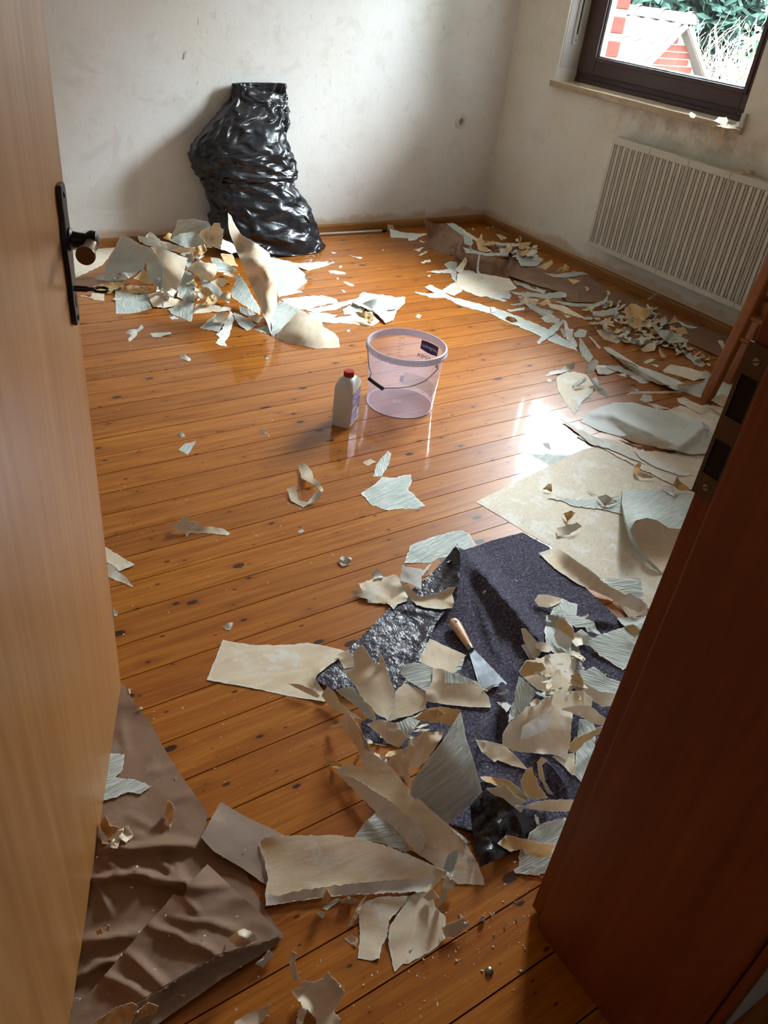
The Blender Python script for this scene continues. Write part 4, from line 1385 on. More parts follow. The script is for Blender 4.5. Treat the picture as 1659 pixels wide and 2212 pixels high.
    deg = np.zeros(len(v2)); np.add.at(deg, E[:, 0], 1); np.add.at(deg, E[:, 1], 1)

    def lap(x):
        s = np.zeros_like(x); np.add.at(s, E[:, 0], x[E[:, 1]]); np.add.at(s, E[:, 1], x[E[:, 0]])
        return s / np.maximum(deg, 1)
    size_m = math.sqrt(area) / 480.0
    seed = rng.uniform(0, 100)
    P0 = lift_np(v2[:, 0], v2[:, 1], np.maximum(h, 0) + zoff) if plane_x is None else None
    if plane_x is None:
        fr = 1.0 / max(0.035, size_m * 0.30)
        nz = np.array([noise.noise(Vector((p[0] * fr + seed, p[1] * fr, seed))) for p in P0])
        nz2 = np.array([noise.noise(Vector((p[0] * fr * 2.7 + seed, p[1] * fr * 2.7, seed + 9))) for p in P0])
        amp = wr * 0.01 * (0.6 + 2.0 * min(1.0, size_m * 3))
        h = h + amp * (nz + 0.55) + amp * 0.4 * nz2
        if crease:
            cz = np.array([1 - 2.4 * abs(noise.noise(Vector((p[0] * fr * 1.4 + seed * 2, p[1] * fr * 1.4 + 5, seed)))) for p in P0])
            cz2 = np.array([1 - 2.4 * abs(noise.noise(Vector((p[0] * fr * 3.1 + seed * 2, p[1] * fr * 3.1 + 5, seed)))) for p in P0])
            h = h + crease * 0.01 * np.maximum(0, cz) + crease * 0.004 * cz2
        z = np.maximum(h, 0.0004) + zoff
        if drape:
            for it in range(2):
                P = lift_np(v2[:, 0], v2[:, 1], z)
                base = hm_get(P[:, 0], P[:, 1]) + 0.0006
                bs = base.copy()
                for _ in range(4):
                    bs = np.maximum(base, 0.35 * bs + 0.65 * lap(bs))
                if rel:
                    z = np.maximum(np.maximum(h, 0.0004) + float(np.median(base)), bs)
                else:
                    z = np.maximum(np.maximum(h, 0.0004) + zoff, bs + np.minimum(np.maximum(h, 0), 0.004) * 0.6)
        P = lift_np(v2[:, 0], v2[:, 1], z)
    else:
        d = rays_np(v2[:, 0], v2[:, 1])
        px_ = plane_x - h
        t = px_ / d[:, 0]
        P = d * t[:, None] + np.array([0, 0, CAM_H])
    # front faces towards the viewer
    A, B, C = P[tris[:, 0]], P[tris[:, 1]], P[tris[:, 2]]
    N = np.cross(B - A, C - A)
    vw = np.array([0, 0, CAM_H]) - (A + B + C) / 3
    flip = ((N * vw).sum(1) < 0).mean() > 0.5
    if flip:
        tris = tris[:, ::-1].copy(); N = -N
    VN = np.zeros_like(P)
    for c in range(3):
        np.add.at(VN, tris[:, c], N)
    VN /= np.maximum(np.linalg.norm(VN, axis=1, keepdims=True), 1e-9)
    if put:
        hm_put(P, tris)
    # a real sheet: top, underside, torn rim
    Q = P - VN * thick
    nv = len(P)
    ec = {}
    for t in tris:
        for a, b in ((t[0], t[1]), (t[1], t[2]), (t[2], t[0])):
            if (b, a) in ec:
                ec[(b, a)] = None
            else:
                ec[(a, b)] = 1
    rim = [e for e, v in ec.items() if v]
    origin = P.mean(0); origin[2] = P[:, 2].min()
    verts = np.concatenate([P, Q]) - origin
    fl = [tuple(int(i) for i in t) for t in tris] + [tuple(int(i) + nv for i in t[::-1]) for t in tris]
    k = 2 * nv
    rv = []
    for a, b in rim:
        rv += [P[a] - origin, P[b] - origin, Q[b] - origin, Q[a] - origin]
        fl.append((k + 1, k, k + 3, k + 2)); k += 4
    if rv:
        verts = np.concatenate([verts, np.array(rv)])
    me = bpy.data.meshes.new(name)
    me.from_pydata([tuple(v) for v in verts], [], fl)
    nt_ = len(tris)
    mi = np.zeros(len(fl), np.int32); mi[nt_:2 * nt_] = 1
    sm = np.zeros(len(fl), bool); sm[:2 * nt_] = True
    me.polygons.foreach_set('material_index', mi)
    me.polygons.foreach_set('use_smooth', sm)
    uv = me.uv_layers.new(name='grain')
    g = grain if grain is not None else rng.uniform(0, math.pi)
    cg, sg_ = math.cos(g), math.sin(g)
    lv = np.zeros(len(me.loops), np.int32); me.loops.foreach_get('vertex_index', lv)
    W = verts + origin
    u = W[:, 0] * cg + W[:, 1] * sg_ + W[:, 2] * 0.5 * cg + seed
    v = -W[:, 0] * sg_ + W[:, 1] * cg + W[:, 2] * 0.8
    uvs = np.stack([u[lv], v[lv]], 1).astype(np.float32).ravel()
    uv.data.foreach_set('uv', uvs)
    ta = me.attributes.new('torn', 'FLOAT', 'POINT')
    tv_ = np.zeros(len(verts), np.float32)
    be = np.unique(np.array(rim).ravel()) if rim else np.array([], int)
    tv_[be] = 1.0; tv_[be + nv] = 1.0; tv_[2 * nv:] = 1.0
    if tear < 0.3: tv_[:] = 0
    ta.data.foreach_set('value', tv_)
    me.update()
    if mats is None:
        a, b = LOOK[look]
        mats = [MT[a], MT[b]]
    o = link(name, me, mats, parent)
    o.location = origin
    return o


FRAMES = {'A': (100, 440, 4.1475), 'B': (420, 440, 3.456), 'C': (820, 440, 3.95), 'D': (1150, 560, 3.259), 'E': (1000, 850, 2.517), 'G': (200, 900, 3.318),
          'I': (420, 1120, 3.318), 'J': (860, 1120, 3.072), 'K': (680, 1500, 2.860), 'L': (100, 1450, 2.903), 'M': (500, 1780, 2.212), 'N': (1180, 0, 3.463), 'P': (0, 0, 1.0)}


def fr_pts(frame, pts):
    ox, oy, s = FRAMES[frame]
    return [(ox + p[0] / s, oy + p[1] / s) + tuple(p[2:]) for p in pts]


def fr_ridges(frame, rs):
    ox, oy, s = FRAMES[frame]
    return [(ox + a / s, oy + b / s, ox + c / s, oy + d / s, h, w / s) for a, b, c, d, h, w in rs]


ZONE = {
    'bag': ('in the heap beside the black bag', 'torn wallpaper beside the black bag'),
    'bagside': ('on the boards near the black bag', 'scraps on the boards near the bag'),
    'tray': ('in the brown paper trough', 'scraps in the brown paper trough'),
    'corner': ('in front of the paper trough', 'scraps before the paper trough'),
    'rad': ('in the shredded heap below the radiator', 'shreds below the radiator'),
    'chair': ('on the floor around the chair legs', 'scraps around the chair'),
    'sheet': ('on the big cream sheet', 'scraps on the cream sheet'),
    'felt': ('on the dark felt mat', 'scraps on the felt mat'),
    'pile': ('in the pile beside the jamb', 'pile beside the jamb'),
    'front': ('at the near end of the felt', 'heap at the near end of the felt'),
    'near': ('on the boards near the doorway', 'scraps near the doorway'),
    'mid': ('lying alone on the bare boards', 'single scraps on the boards'),
    'brown': ('on the brown masking paper', 'scraps on the brown paper'),
    'sill': ('on the window sill', 'scraps on the sill'),
}
WHATNAME = {'m': 'wallpaper_scrap', 'p': 'wallpaper_scrap', 'k': 'wallpaper_scrap', 'c': 'wallpaper_scrap', 's': 'wallpaper_sheet', 'w': 'wallpaper_scrap', 'o': 'paper_curl', 'n': 'masking_paper', 'g': 'masking_paper'}
KIND = {'m': 'mint embossed wallpaper', 'p': 'pale mint wallpaper', 'k': 'cream-backed wallpaper', 'c': 'pale cream paper', 's': 'stippled cream paper', 'w': 'whitish coated paper', 'o': 'tan backing paper', 'n': 'brown masking paper', 'g': 'greyish masking paper'}


def S(frame, zone, look, desc, pts, name=None, label=None, cat='wallpaper scrap', **kw):
    """one torn piece; desc says what its shape is"""
    o = torn_sheet(name or WHATNAME[look], look, fr_pts(frame, pts), ctrl=fr_pts(frame, kw.pop('ctrl', [])), ridges=fr_ridges(frame, kw.pop('ridges', [])), **kw)
    if o is None:
        return None
    z, g = ZONE[zone]
    tag(o, label or (desc + ' ' + KIND[look] + ' ' + z), cat, g)
    return o


def heap(frame, zone, poly, n, seed, size=(10, 30), looks='kkoowm', zmax=3.0, desc='small torn shred of'):
    """many small shreds strewn over an area, each an object of its own"""
    rng = random.Random(seed)
    pl = fr_pts(frame, poly)
    xs = [p[0] for p in pl]; ys = [p[1] for p in pl]
    c = 0
    while c < n:
        x, y = rng.uniform(min(xs), max(xs)), rng.uniform(min(ys), max(ys))
        if not inside_poly(np.array([x]), np.array([y]), [(p[0], p[1]) for p in pl])[0]:
            continue
        c += 1
        L = rng.uniform(*size); W = L * rng.uniform(0.22, 0.6)
        a = rng.uniform(0, math.pi)
        lk = rng.choice(looks)
        h0, h1 = rng.uniform(0, zmax), rng.uniform(0, zmax)
        pts = []
        m = rng.randint(5, 8)
        for i in range(m):
            t = 2 * math.pi * i / m + rng.uniform(-0.25, 0.25)
            rr = rng.uniform(0.65, 1.1)
            ux, uy = math.cos(t) * L / 2 * rr, math.sin(t) * W / 2 * rr
            f = 0.5 + 0.5 * math.cos(t)
            pts.append((x + ux * math.cos(a) - uy * math.sin(a), y + (ux * math.sin(a) + uy * math.cos(a)) * 0.62, h0 * f * f + h1 * (1 - f) * (1 - f)))
        if desc == 'small torn shred of':
            dd = ('slender ' if W / L < 0.36 else 'broad ') + ('raised ' if max(h0, h1) > zmax * 0.55 else 'flat ') + ('tiny' if L < size[0] + (size[1] - size[0]) * 0.35 else 'small' if L < size[0] + (size[1] - size[0]) * 0.7 else 'larger') + ' shred of'
        else:
            dd = desc
        S('P', zone, lk, dd, pts, name='paper_shred', wr=0.15, cat='paper shred', rel=True)

# ------------------------------------------------------------------ felt mat and masking paper first (lowest layers)
def make_felt():
    k = Mat('painters_felt', rough=0.95, spec=0.1)
    v = k.coords('Object')
    a = k.noise(v, 150, 5, 0.75)
    b = k.noise(v, 420, 3, 0.6)
    vo = k.voro(v, 95)
    vc = k.n('ShaderNodeSeparateColor'); k.l(vo.outputs['Color'], vc.inputs[0])
    c = k.ramp(a, [(0.36, srgb(32, 30, 40)), (0.50, srgb(72, 67, 90)), (0.64, srgb(140, 136, 160))])
    spot = k.math('MULTIPLY', k.step(vo.outputs['Distance'], 0.30, 0.18), k.step(vc.outputs[1], 0.76, 0.78))
    hue = k.ramp(vc.outputs[0], [(0.0, srgb(170, 60, 84)), (0.4, srgb(120, 76, 130)), (0.7, srgb(190, 184, 176)), (0.9, srgb(150, 140, 80))])
    c = k.mix(k.math('MULTIPLY', spot, 0.85), c, hue)
    k.color(c)
    k.bump(k.math('ADD', a, b), 0.9, 0.006)
    k.b.inputs['Sheen Weight'].default_value = 0.25
    return k.m


def make_feltback(dark=False):
    k = Mat('felt_plastic_dark' if dark else 'felt_plastic_back', rough=0.27, spec=0.6)
    v = k.coords('Object')
    a = k.noise(v, 48, 4, 0.6, 1.2)
    b = k.noise(v, 240, 3, 0.6)
    g = 0.45 if dark else 1.0
    k.color(k.ramp(b, [(0.35, srgb(44 * g, 41 * g, 50 * g)), (0.6, srgb(70 * g, 66 * g, 80 * g)), (0.8, srgb(96 * g, 90 * g, 106 * g))]))
    k.bump(a, 0.35 if dark else 0.55, 0.010)
    return k.m


MT['feltdark'] = make_feltback(True)
MT['felt'] = make_felt()
MT['feltback'] = make_feltback()
FM = [MT['felt'], MT['feltback']]
FD = [MT['feltdark'], MT['felt']]
FB = [MT['feltback'], MT['felt']]

# brown masking paper by the open door (left foreground)
S('L', 'brown', 'n', '', [(478, 75), (560, 200), (650, 320), (760, 520), (880, 700), (1012, 885), (985, 1040, .4), (1240, 1240), (1300, 1370), (1400, 1540), (1490, 1650, .6), (1440, 1710), (1100, 1925), (690, 2212), (600, 2290), (-60, 2290), (-40, 1500), (60, 900), (250, 300)],
  label='large crumpled brown masking paper sheet on the floor under the door', cat='masking paper', step=9, wr=0.30, crease=0.5, tear=0.3,
  ctrl=[(500, 700, .1), (700, 1000, .2), (400, 1250, .8), (300, 1600, .5)],
  ridges=[(330, 1110, 930, 1095, 2.4, 60), (250, 1310, 620, 1270, 2.0, 45), (560, 1265, 880, 1345, 2.2, 50), (700, 1180, 870, 1330, 1.4, 36), (800, 1190, 880, 1335, 1.2, 30), (600, 1330, 860, 1340, 1.2, 34), (330, 1350, 400, 1520, 1.2, 40), (220, 1700, 560, 1640, 1.6, 60), (300, 1830, 520, 1820, 1.8, 50), (640, 640, 800, 600, .5, 40), (780, 810, 900, 770, .5, 40), (470, 300, 500, 520, .4, 40), (430, 1020, 860, 1060, .7, 40), (150, 1920, 330, 1860, 1.4, 50), (520, 900, 700, 1010, .5, 40), (360, 1180, 480, 1260, .9, 34)])
S('L', 'brown', 'n', '', [(795, 1400, 3), (878, 1415, 3.5), (880, 1345, 4.2), (1010, 1208, 2.6), (1160, 1350, 2.2), (1280, 1460, 2), (1400, 1570, 1.6), (1490, 1652, 1.3), (1060, 1782, 2.2), (560, 2082, 2.4), (300, 2240, 2), (90, 2290, 1.6), (200, 2100, 1.8), (430, 1830, 2.2), (640, 1580, 2.6), (740, 1470, 2.8)],
  label='folded over corner of brown masking paper with a torn notch', cat='masking paper', step=8, wr=0.25, crease=0.45, tear=0.3,
  ridges=[(900, 1360, 1150, 1350, .5, 40), (660, 1600, 1000, 1740, 1.2, 60), (520, 1780, 720, 1960, 1.5, 60), (340, 1900, 620, 2030, 1.4, 60), (1000, 1560, 1220, 1640, .7, 50), (880, 1430, 960, 1520, .6, 30), (780, 1540, 1060, 1590, .5, 40), (960, 1720, 1080, 1780, .7, 40)])
S('L', 'brown', 'g', '', [(1492, 1655, 1.3), (1440, 1722, .2), (1100, 1930), (700, 2212), (620, 2280), (250, 2290, 1.4), (560, 2088, 2.2), (800, 1945, 2.2), (1060, 1788, 2.0), (1300, 1715, 1.6)],
  label='long upturned front edge of the folded masking paper', cat='masking paper', step=9, wr=0.12, crease=0.15, tear=0.3)
S('L', 'near', 'g', '', [(970, 1040, 2.2), (1040, 910, 1.6), (1095, 820, 1.2), (1240, 905, .8), (1480, 1020, .5), (1540, 1090, .5), (1470, 1200, .4), (1390, 1350, .4), (1230, 1235, 1.0), (1050, 1130, 1.8)],
  label='loose rectangle of greyish brown masking paper near the doorway', cat='masking paper', wr=0.15, tear=0.4)

# cream sheets by the jamb, lowest
S('E', 'sheet', 'c', 'flat outer strip of', [(1050, 120), (1180, 65), (1240, 80), (1330, 60), (1500, 90), (1500, 340), (1400, 430), (1260, 400), (1150, 330), (1220, 200)], wr=0.1)
S('E', 'sheet', 'm', 'pointed corner of', [(360, 325), (480, 330), (590, 335), (560, 380), (470, 392)], grain=0.3)
S('E', 'sheet', 's', '', [(70, 588), (350, 450), (640, 308), (735, 280), (860, 355), (1120, 490), (1270, 540), (1330, 620), (1250, 900), (1120, 1100), (1010, 1170), (880, 1120), (740, 1010), (600, 920), (480, 830), (330, 750), (200, 665)],
  label='large flat cream wallpaper sheet with grey stipple by the door jamb', cat='wallpaper sheet', step=9, wr=0.06, tear=0.25, grain=0.5, ctrl=[(480, 560, .1), (700, 700, .2), (900, 800, .2)])
S('E', 'sheet', 'c', 'long cracked strip of', [(590, 225, .3), (740, 285, .2), (860, 352, .2), (1120, 485, .3), (1250, 522, .3), (1310, 530, .2), (1370, 400, .2), (1200, 335, .3), (950, 303, .5), (820, 250, .5)], wr=0.08)
S('E', 'sheet', 'w', 'narrow pointed strip of', [(530, 140, .6), (580, 165, .6), (720, 235, .5), (900, 310, .6), (1000, 385, .6), (940, 362, .5), (800, 302, .5), (690, 272, .4), (620, 212, .5)], wr=0.1)

# the felt
S('P', 'felt', 'm', '', [(985, 1180, 6), (1005, 1188, 3), (1060, 1168), (1128, 1150), (1185, 1180), (1260, 1265), (1345, 1345), (1410, 1335), (1440, 1420), (1400, 1560), (1330, 1700), (1245, 1800), (1180, 1800, 1), (1100, 1810, 1.5), (1045, 1800, 1), (975, 1782), (930, 1650), (860, 1610), (790, 1600), (780, 1560), (850, 1520), (905, 1445, .5), (940, 1345, 1), (985, 1290, 2.6), (992, 1230, 4.4)],
  name='felt_mat', label='rumpled dark purple-grey felt mat with coloured flecks', cat='felt mat', mats=FM, step=6.5, thick=0.0035, tear=0.4, wr=0.35, crease=0.35,
  ctrl=[(1100, 1230, .3), (1180, 1270, .3), (1150, 1320, .4), (1000, 1430, .6), (1060, 1500, .5), (1210, 1500, .4)],
  ridges=[(1000, 1185, 1200, 1430, 4.6, 34), (1085, 1480, 1100, 1600, 3.4, 20), (1060, 1540, 1010, 1660, 2.4, 22), (1215, 1345, 1330, 1345, 1.6, 16), (1150, 1375, 1230, 1355, 1.4, 15), (1030, 1290, 1075, 1420, 1.2, 16), (1100, 1260, 1180, 1330, .6, 14), (1000, 1380, 1030, 1480, 1.0, 14), (1160, 1620, 1210, 1720, 2.4, 16), (1000, 1700, 1090, 1690, 1.8, 18), (940, 1600, 1000, 1580, 1.6, 16)])
flap = torn_sheet('plastic_back_fold', 'm', [(988, 1174, 7), (994, 1200, 6), (993, 1240, 5), (986, 1290, 3.4), (942, 1345, 2.0), (925, 1395, 1.4), (905, 1440, 1.2), (878, 1490, 1.0), (857, 1523, .8), (846, 1518, .8), (850, 1495, .9), (770, 1500, .8), (715, 1488, .8), (680, 1468, .9), (760, 1395, 1.1), (850, 1305, 1.2), (920, 1250, 1.8), (960, 1210, 3.4)], mats=FB, step=6.5, thick=0.0035, tear=0.25, wr=0.12, crease=0.25, grain=0.0, ridges=[(940, 1340, 850, 1515, .9, 9), (860, 1310, 940, 1330, .5, 10)])
tag(flap, 'folded over part of the felt showing its shiny grey plastic back', 'felt mat')

# ------------------------------------------------------------------ heap beside the bag
Z = 'bag'
S('A', Z, 'c', 'large flat sheet of', [(180, 430, .6), (490, 350, .6), (625, 362, .6), (600, 420, .3), (560, 470), (500, 550), (400, 600), (255, 665), (170, 690), (140, 560)])
S('A', Z, 'o', 'crumpled shallow clump of', [(420, 740, .5), (570, 700, 2), (640, 705, 2), (700, 700, 2.5), (690, 745, 2), (600, 770, 1), (570, 805, .4), (470, 790, .3), (440, 765, .3)], crease=.5)
S('A', Z, 'o', 'torn flat layer of', [(640, 800), (680, 750, .8), (760, 730, 1.2), (900, 740, 2), (960, 770, 2), (900, 795, 1), (780, 805)], crease=.4)
S('A', Z, 'o', 'narrow upright wedge of', [(780, 670, 3), (870, 590, 6), (930, 640, 5), (950, 720, 3), (880, 705, 2.4), (820, 680, 2.4)])
heap('A', Z, [(520, 560), (820, 420), (1200, 380), (1560, 420), (1700, 620), (1600, 900), (1000, 800), (700, 760)], 26, 61, (26, 62), 'kkmmpow', 9.0, 'buried scrap of')
S('A', Z, 'm', 'wide leaning sheet of', [(1175, 150, 26), (1240, 142, 26.5), (1300, 138, 27), (1450, 160, 26), (1472, 200, 24), (1440, 340, 16), (1350, 360, 14), (1110, 340, 14)], put=False, grain=0.1)
S('A', Z, 'o', 'upright scrap of', [(1045, 310, 14), (1090, 262, 17), (1125, 270, 16), (1110, 330, 13)], put=False)
S('A', Z, 'm', 'rear curved strip of', [(815, 290, 20), (900, 300, 21), (1000, 330, 19), (1100, 350, 18), (1210, 390, 15), (1150, 420, 13), (1000, 410, 14), (840, 345, 17)], put=False)
S('A', Z, 'm', 'arched ribbed piece of', [(1110, 330, 17), (1190, 270, 20), (1310, 250, 21), (1400, 320, 19), (1490, 395, 15), (1350, 385, 15), (1250, 395, 15)], put=False, grain=0.9)
S('A', Z, 'p', 'largest leaning sheet of', [(665, 288, 20), (740, 300, 20), (830, 360, 19), (930, 400, 18), (1010, 480, 15), (1040, 560, 12), (960, 542, 10), (885, 535, 9), (870, 590, 7), (790, 615, 5), (640, 622, 3.4), (540, 627, 2.4), (505, 605, 2.6), (545, 520, 7), (600, 420, 13)], put=False, tear=.5, ctrl=[(750, 450, 12.5), (650, 540, 6)])
S('A', Z, 'p', 'low tongue of', [(420, 665, .6), (520, 625, 2), (780, 615, 3.4), (850, 590, 5), (790, 640, 2.4), (710, 680, 1), (600, 692, .6), (480, 685, .5)])
S('A', Z, 'p', 'dark inner fold of', [(890, 520, 11), (960, 560, 11), (1050, 620, 9), (1060, 700, 6), (1030, 805, 1.5), (960, 720, 3.4), (910, 640, 7)], put=False)
S('A', Z, 'p', 'middle crosswise sheet of', [(910, 530, 11), (1030, 545, 12), (1260, 600, 10), (1340, 650, 8), (1290, 705, 5.4), (1190, 735, 4.4), (1060, 650, 7)], put=False)
S('A', Z, 'k', 'upright jagged piece of', [(1365, 280, 20), (1400, 235, 22.5), (1475, 210, 24), (1500, 175, 26), (1555, 170, 26.5), (1560, 220, 24), (1590, 230, 23.5), (1580, 300, 20), (1550, 410, 13), (1480, 380, 14), (1420, 345, 16)], put=False, ctrl=[(1480, 290, 18)])
S('A', Z, 'w', 'rolled upright tip of', [(890, 295, 22), (910, 270, 23), (935, 250, 24), (990, 300, 22), (1060, 360, 18.5), (1085, 405, 15), (1000, 378, 16), (960, 330, 18.6)], put=False)
S('A', Z, 'k', 'bowed sliver of', [(1120, 420, 17), (1200, 392, 19), (1310, 395, 18), (1360, 425, 15.5), (1280, 442, 15), (1200, 444, 15)], put=False)
S('A', Z, 'o', 'bright orange fold of', [(1290, 400, 17), (1420, 365, 18), (1440, 420, 15.5), (1350, 490, 12.5), (1300, 445, 14.5)], put=False, crease=.3)
S('A', Z, 'm', 'curled ring of', [(1200, 450, 15.5), (1300, 440, 16), (1325, 500, 13.5), (1270, 580, 10.5), (1245, 545, 11.5), (1270, 490, 13)], put=False)
S('A', Z, 'k', 'half white rolled sheet of', [(1250, 585, 11), (1330, 520, 14), (1420, 525, 14.6), (1520, 540, 14), (1535, 590, 12), (1495, 695, 7), (1390, 675, 7), (1320, 625, 9)], put=False, ctrl=[(1420, 600, 12.6)])
S('A', Z, 'k', 'broad crossing band of', [(930, 385, 17), (990, 388, 18), (1090, 420, 18), (1265, 490, 15.5), (1240, 600, 11.5), (1190, 730, 6.5), (1145, 838, 1), (1100, 812, 1.4), (1030, 797, 2.4), (1045, 640, 9.5), (1050, 580, 12.5), (1000, 480, 15)], put=False, tear=.6)
S('A', Z, 'm', 'drooping flap of', [(1470, 480, 14), (1540, 490, 14), (1660, 560, 11), (1725, 605, 8.5), (1650, 625, 7.5), (1540, 612, 9.5), (1500, 560, 12)], put=False, grain=0.2)
S('A', Z, 'o', 'inner cream-backed scrap, shade coloured as', [(1560, 450, 11), (1660, 450, 11), (1720, 560, 8), (1660, 556, 8.6), (1600, 540, 9.6)], put=False)  # cream-backed paper lying in shade, darkened by giving it the tan colour
S('A', Z, 'p', 'smooth flap against the bag,', [(1580, 315, 16), (1660, 350, 14.5), (1735, 425, 10.5), (1660, 445, 10.5), (1560, 405, 13)], put=False)
S('A', Z, 'p', 'hollow leaf of', [(1370, 670, 7), (1450, 690, 7), (1560, 760, 5), (1615, 852, 2), (1560, 855, 1.6), (1480, 805, 3), (1400, 742, 5)], put=False)
S('A', Z, 'm', 'rectangular embossed piece of', [(615, 765, .5), (700, 800, .5), (830, 815, .4), (910, 805, .6), (925, 860, .4), (945, 940, .3), (780, 980), (625, 985)], grain=1.5, tear=.5)
S('A', Z, 'k', 'tapering front piece of', [(915, 810, 2), (1000, 785, 2.6), (1100, 815, 2.2), (1150, 850, 2), (1240, 870, 1.2), (1200, 905, .6), (1060, 935, .5), (960, 922, .6), (930, 870, 1)])
S('A', Z, 'm', 'hanging embossed piece of', [(1190, 730, 5), (1330, 710, 5), (1330, 850, 2), (1310, 1010, .3), (1300, 1060), (1240, 1035), (1180, 1010), (1120, 985, .2), (1090, 945, .4), (1180, 910, 1), (1235, 870, 2), (1170, 830, 2.6)], grain=1.3)
S('A', Z, 'w', 'tiny white tab of', [(1030, 885, 3), (1055, 890, 3), (1045, 947, 1)])
S('A', Z, 'o', 'loose curl of', [(1325, 760, 4.4), (1440, 745, 5.4), (1490, 790, 4.4), (1540, 860, 2.4), (1500, 905, 1.6), (1400, 805, 2.6)])
S('A', Z, 'o', 'boxy little fold of', [(1420, 892, 3), (1450, 830, 5), (1500, 815, 5), (1522, 850, 4), (1480, 905, 2)], crease=.3)
S('A', Z, 'k', 'spread front strip of', [(1320, 990), (1340, 900, 1.6), (1420, 890, 2), (1560, 920, 1.6), (1665, 930, 1.2), (1640, 962, .4), (1440, 972)])
S('A', Z, 'm', 'ragged triangle of', [(1375, 1110), (1440, 1050, 1), (1540, 980, 1.6), (1600, 1060, 1), (1540, 1148, .4), (1470, 1132)], grain=.4)
S('A', Z, 'k', 'small rolled tube of', [(1495, 1060, 2.6), (1530, 980, 4.4), (1600, 965, 4.6), (1632, 1030, 3), (1610, 1072, 2), (1540, 1062, 2)])
S('A', Z, 'w', 'long ragged tongue of', [(1650, 960, 2), (1692, 1000, 1.6), (1662, 1100, .4), (1640, 1180, .2), (1600, 1240), (1622, 1285), (1560, 1270), (1515, 1250), (1550, 1200, .2), (1520, 1170), (1580, 1120, .4), (1620, 1030, 1.6)], tear=1.5)
S('A', Z, 'k', 'jagged outlying shred of', [(300, 820), (400, 835, .4), (410, 800, 1), (520, 805, .8), (515, 870), (430, 860)])
S('A', Z, 'k', 'thin pale lick of', [(580, 860), (620, 845, .5), (700, 850, .8), (640, 872)])
for q in ([(715, 1160), (740, 1130, 1), (820, 1120, 1), (855, 1085, 2), (875, 1110, 1), (820, 1150), (800, 1190), (740, 1235), (730, 1215), (765, 1180)], [(930, 1160), (1000, 1155, .3), (1115, 1150, 1), (1120, 1165, 1), (1010, 1195), (950, 1190)], [(1195, 1355), (1240, 1345, 1), (1300, 1400), (1270, 1410), (1215, 1390)], [(1105, 1020), (1150, 1005, .3), (1185, 1030), (1130, 1040)]):
    S('A', 'bagside', 'w', 'small flake of', q)
S('B', Z, 'p', 'rear pale strip of', [(575, 390, 6), (660, 425, 4), (780, 445, 2), (1000, 430, .5), (1040, 440), (980, 465), (850, 500), (740, 455, 3)], tear=.5)
S('B', Z, 'p', 'tent-shaped white sheet of', [(570, 400, 7), (720, 430, 7), (850, 545, 3), (908, 560, 1), (850, 572, .4), (770, 640), (700, 662), (615, 655), (590, 560, 3)], tear=.5, ctrl=[(700, 500, 5)])
S('B', Z, 'w', 'layered low edge of', [(620, 660, .4), (780, 645, .6), (812, 660), (700, 682), (625, 692)])
S('B', 'bagside', 'k', 'long flat strip of', [(650, 715, .5), (800, 695, .8), (960, 685, .5), (1060, 710, .5), (1070, 737), (980, 752), (820, 792), (700, 762)])
S('B', 'bagside', 'm', 'ribbon-like strip of', [(820, 790), (960, 770, .3), (1150, 720, 1), (1212, 710, 1), (1190, 742, .4), (1060, 792), (900, 812)], grain=.3)
S('B', 'bagside', 'm', 'short fan-shaped scrap of', [(850, 810), (960, 815, .3), (1065, 830), (1040, 852), (960, 882), (930, 890), (880, 850)], grain=.2)
S('B', 'bagside', 'm', 'half hidden square of', [(1105, 790, .3), (1190, 740, 1), (1270, 790, 1), (1230, 832), (1120, 827)])
S('B', 'bagside', 'k', 'flat tapered board-like strip of', [(960, 882), (1040, 850, .3), (1190, 830, .5), (1340, 830, 1), (1382, 880, .5), (1330, 912)])
S('B', 'bagside', 'm', 'large folded square of', [(1185, 740, 2), (1255, 660, 1.6), (1420, 685, 1.5), (1577, 700, 1.6), (1570, 745, 1.2), (1520, 790, .8), (1480, 872, .3), (1430, 892, .6), (1370, 830, 1.6), (1290, 790, 1.8)], grain=.2)
S('B', 'bagside', 'p', 'turned up inner flap of', [(1250, 745, 3), (1350, 705, 6.5), (1385, 712, 6.4), (1430, 770, 3), (1562, 745, 2), (1500, 788, 1.6), (1440, 790, 2), (1400, 860, 1), (1330, 790, 3)], tear=.5)
S('B', 'bagside', 'o', 'upright torn curl of', [(1200, 810, 3), (1250, 800, 4), (1330, 810, 4), (1342, 850, 3), (1310, 907, .6), (1270, 862, 2), (1230, 842, 2)], crease=.3)
# the tall twisted length
S('B', Z, 'k', '', [(250, 68, 44), (275, 90, 43), (310, 170, 40), (355, 235, 36.5), (430, 280, 34), (495, 320, 31.5), (560, 370, 28.5), (578, 450, 24.5), (600, 560, 17.5), (618, 660, 11), (616, 750, 6), (575, 870, 3), (582, 990, .3), (560, 945, 1), (540, 885, 3), (512, 835, 5), (500, 765, 7), (455, 680, 11), (400, 560, 18), (330, 390, 28.5), (270, 240, 37), (255, 180, 40)],
  label='tall twisted length of tan-backed wallpaper rising before the black bag', put=False, drape=False, tear=.35, ctrl=[(350, 330, 30), (440, 470, 27), (470, 560, 17), (500, 420, 29), (530, 560, 21), (480, 660, 13), (560, 640, 14), (560, 760, 9)])
S('B', Z, 'm', 'embossed inside of the rolled', [(570, 872, 3), (615, 750, 5), (640, 720, 6), (785, 787, 4.5), (700, 880, 2), (640, 950, .8), (588, 995)], put=False, grain=.4)
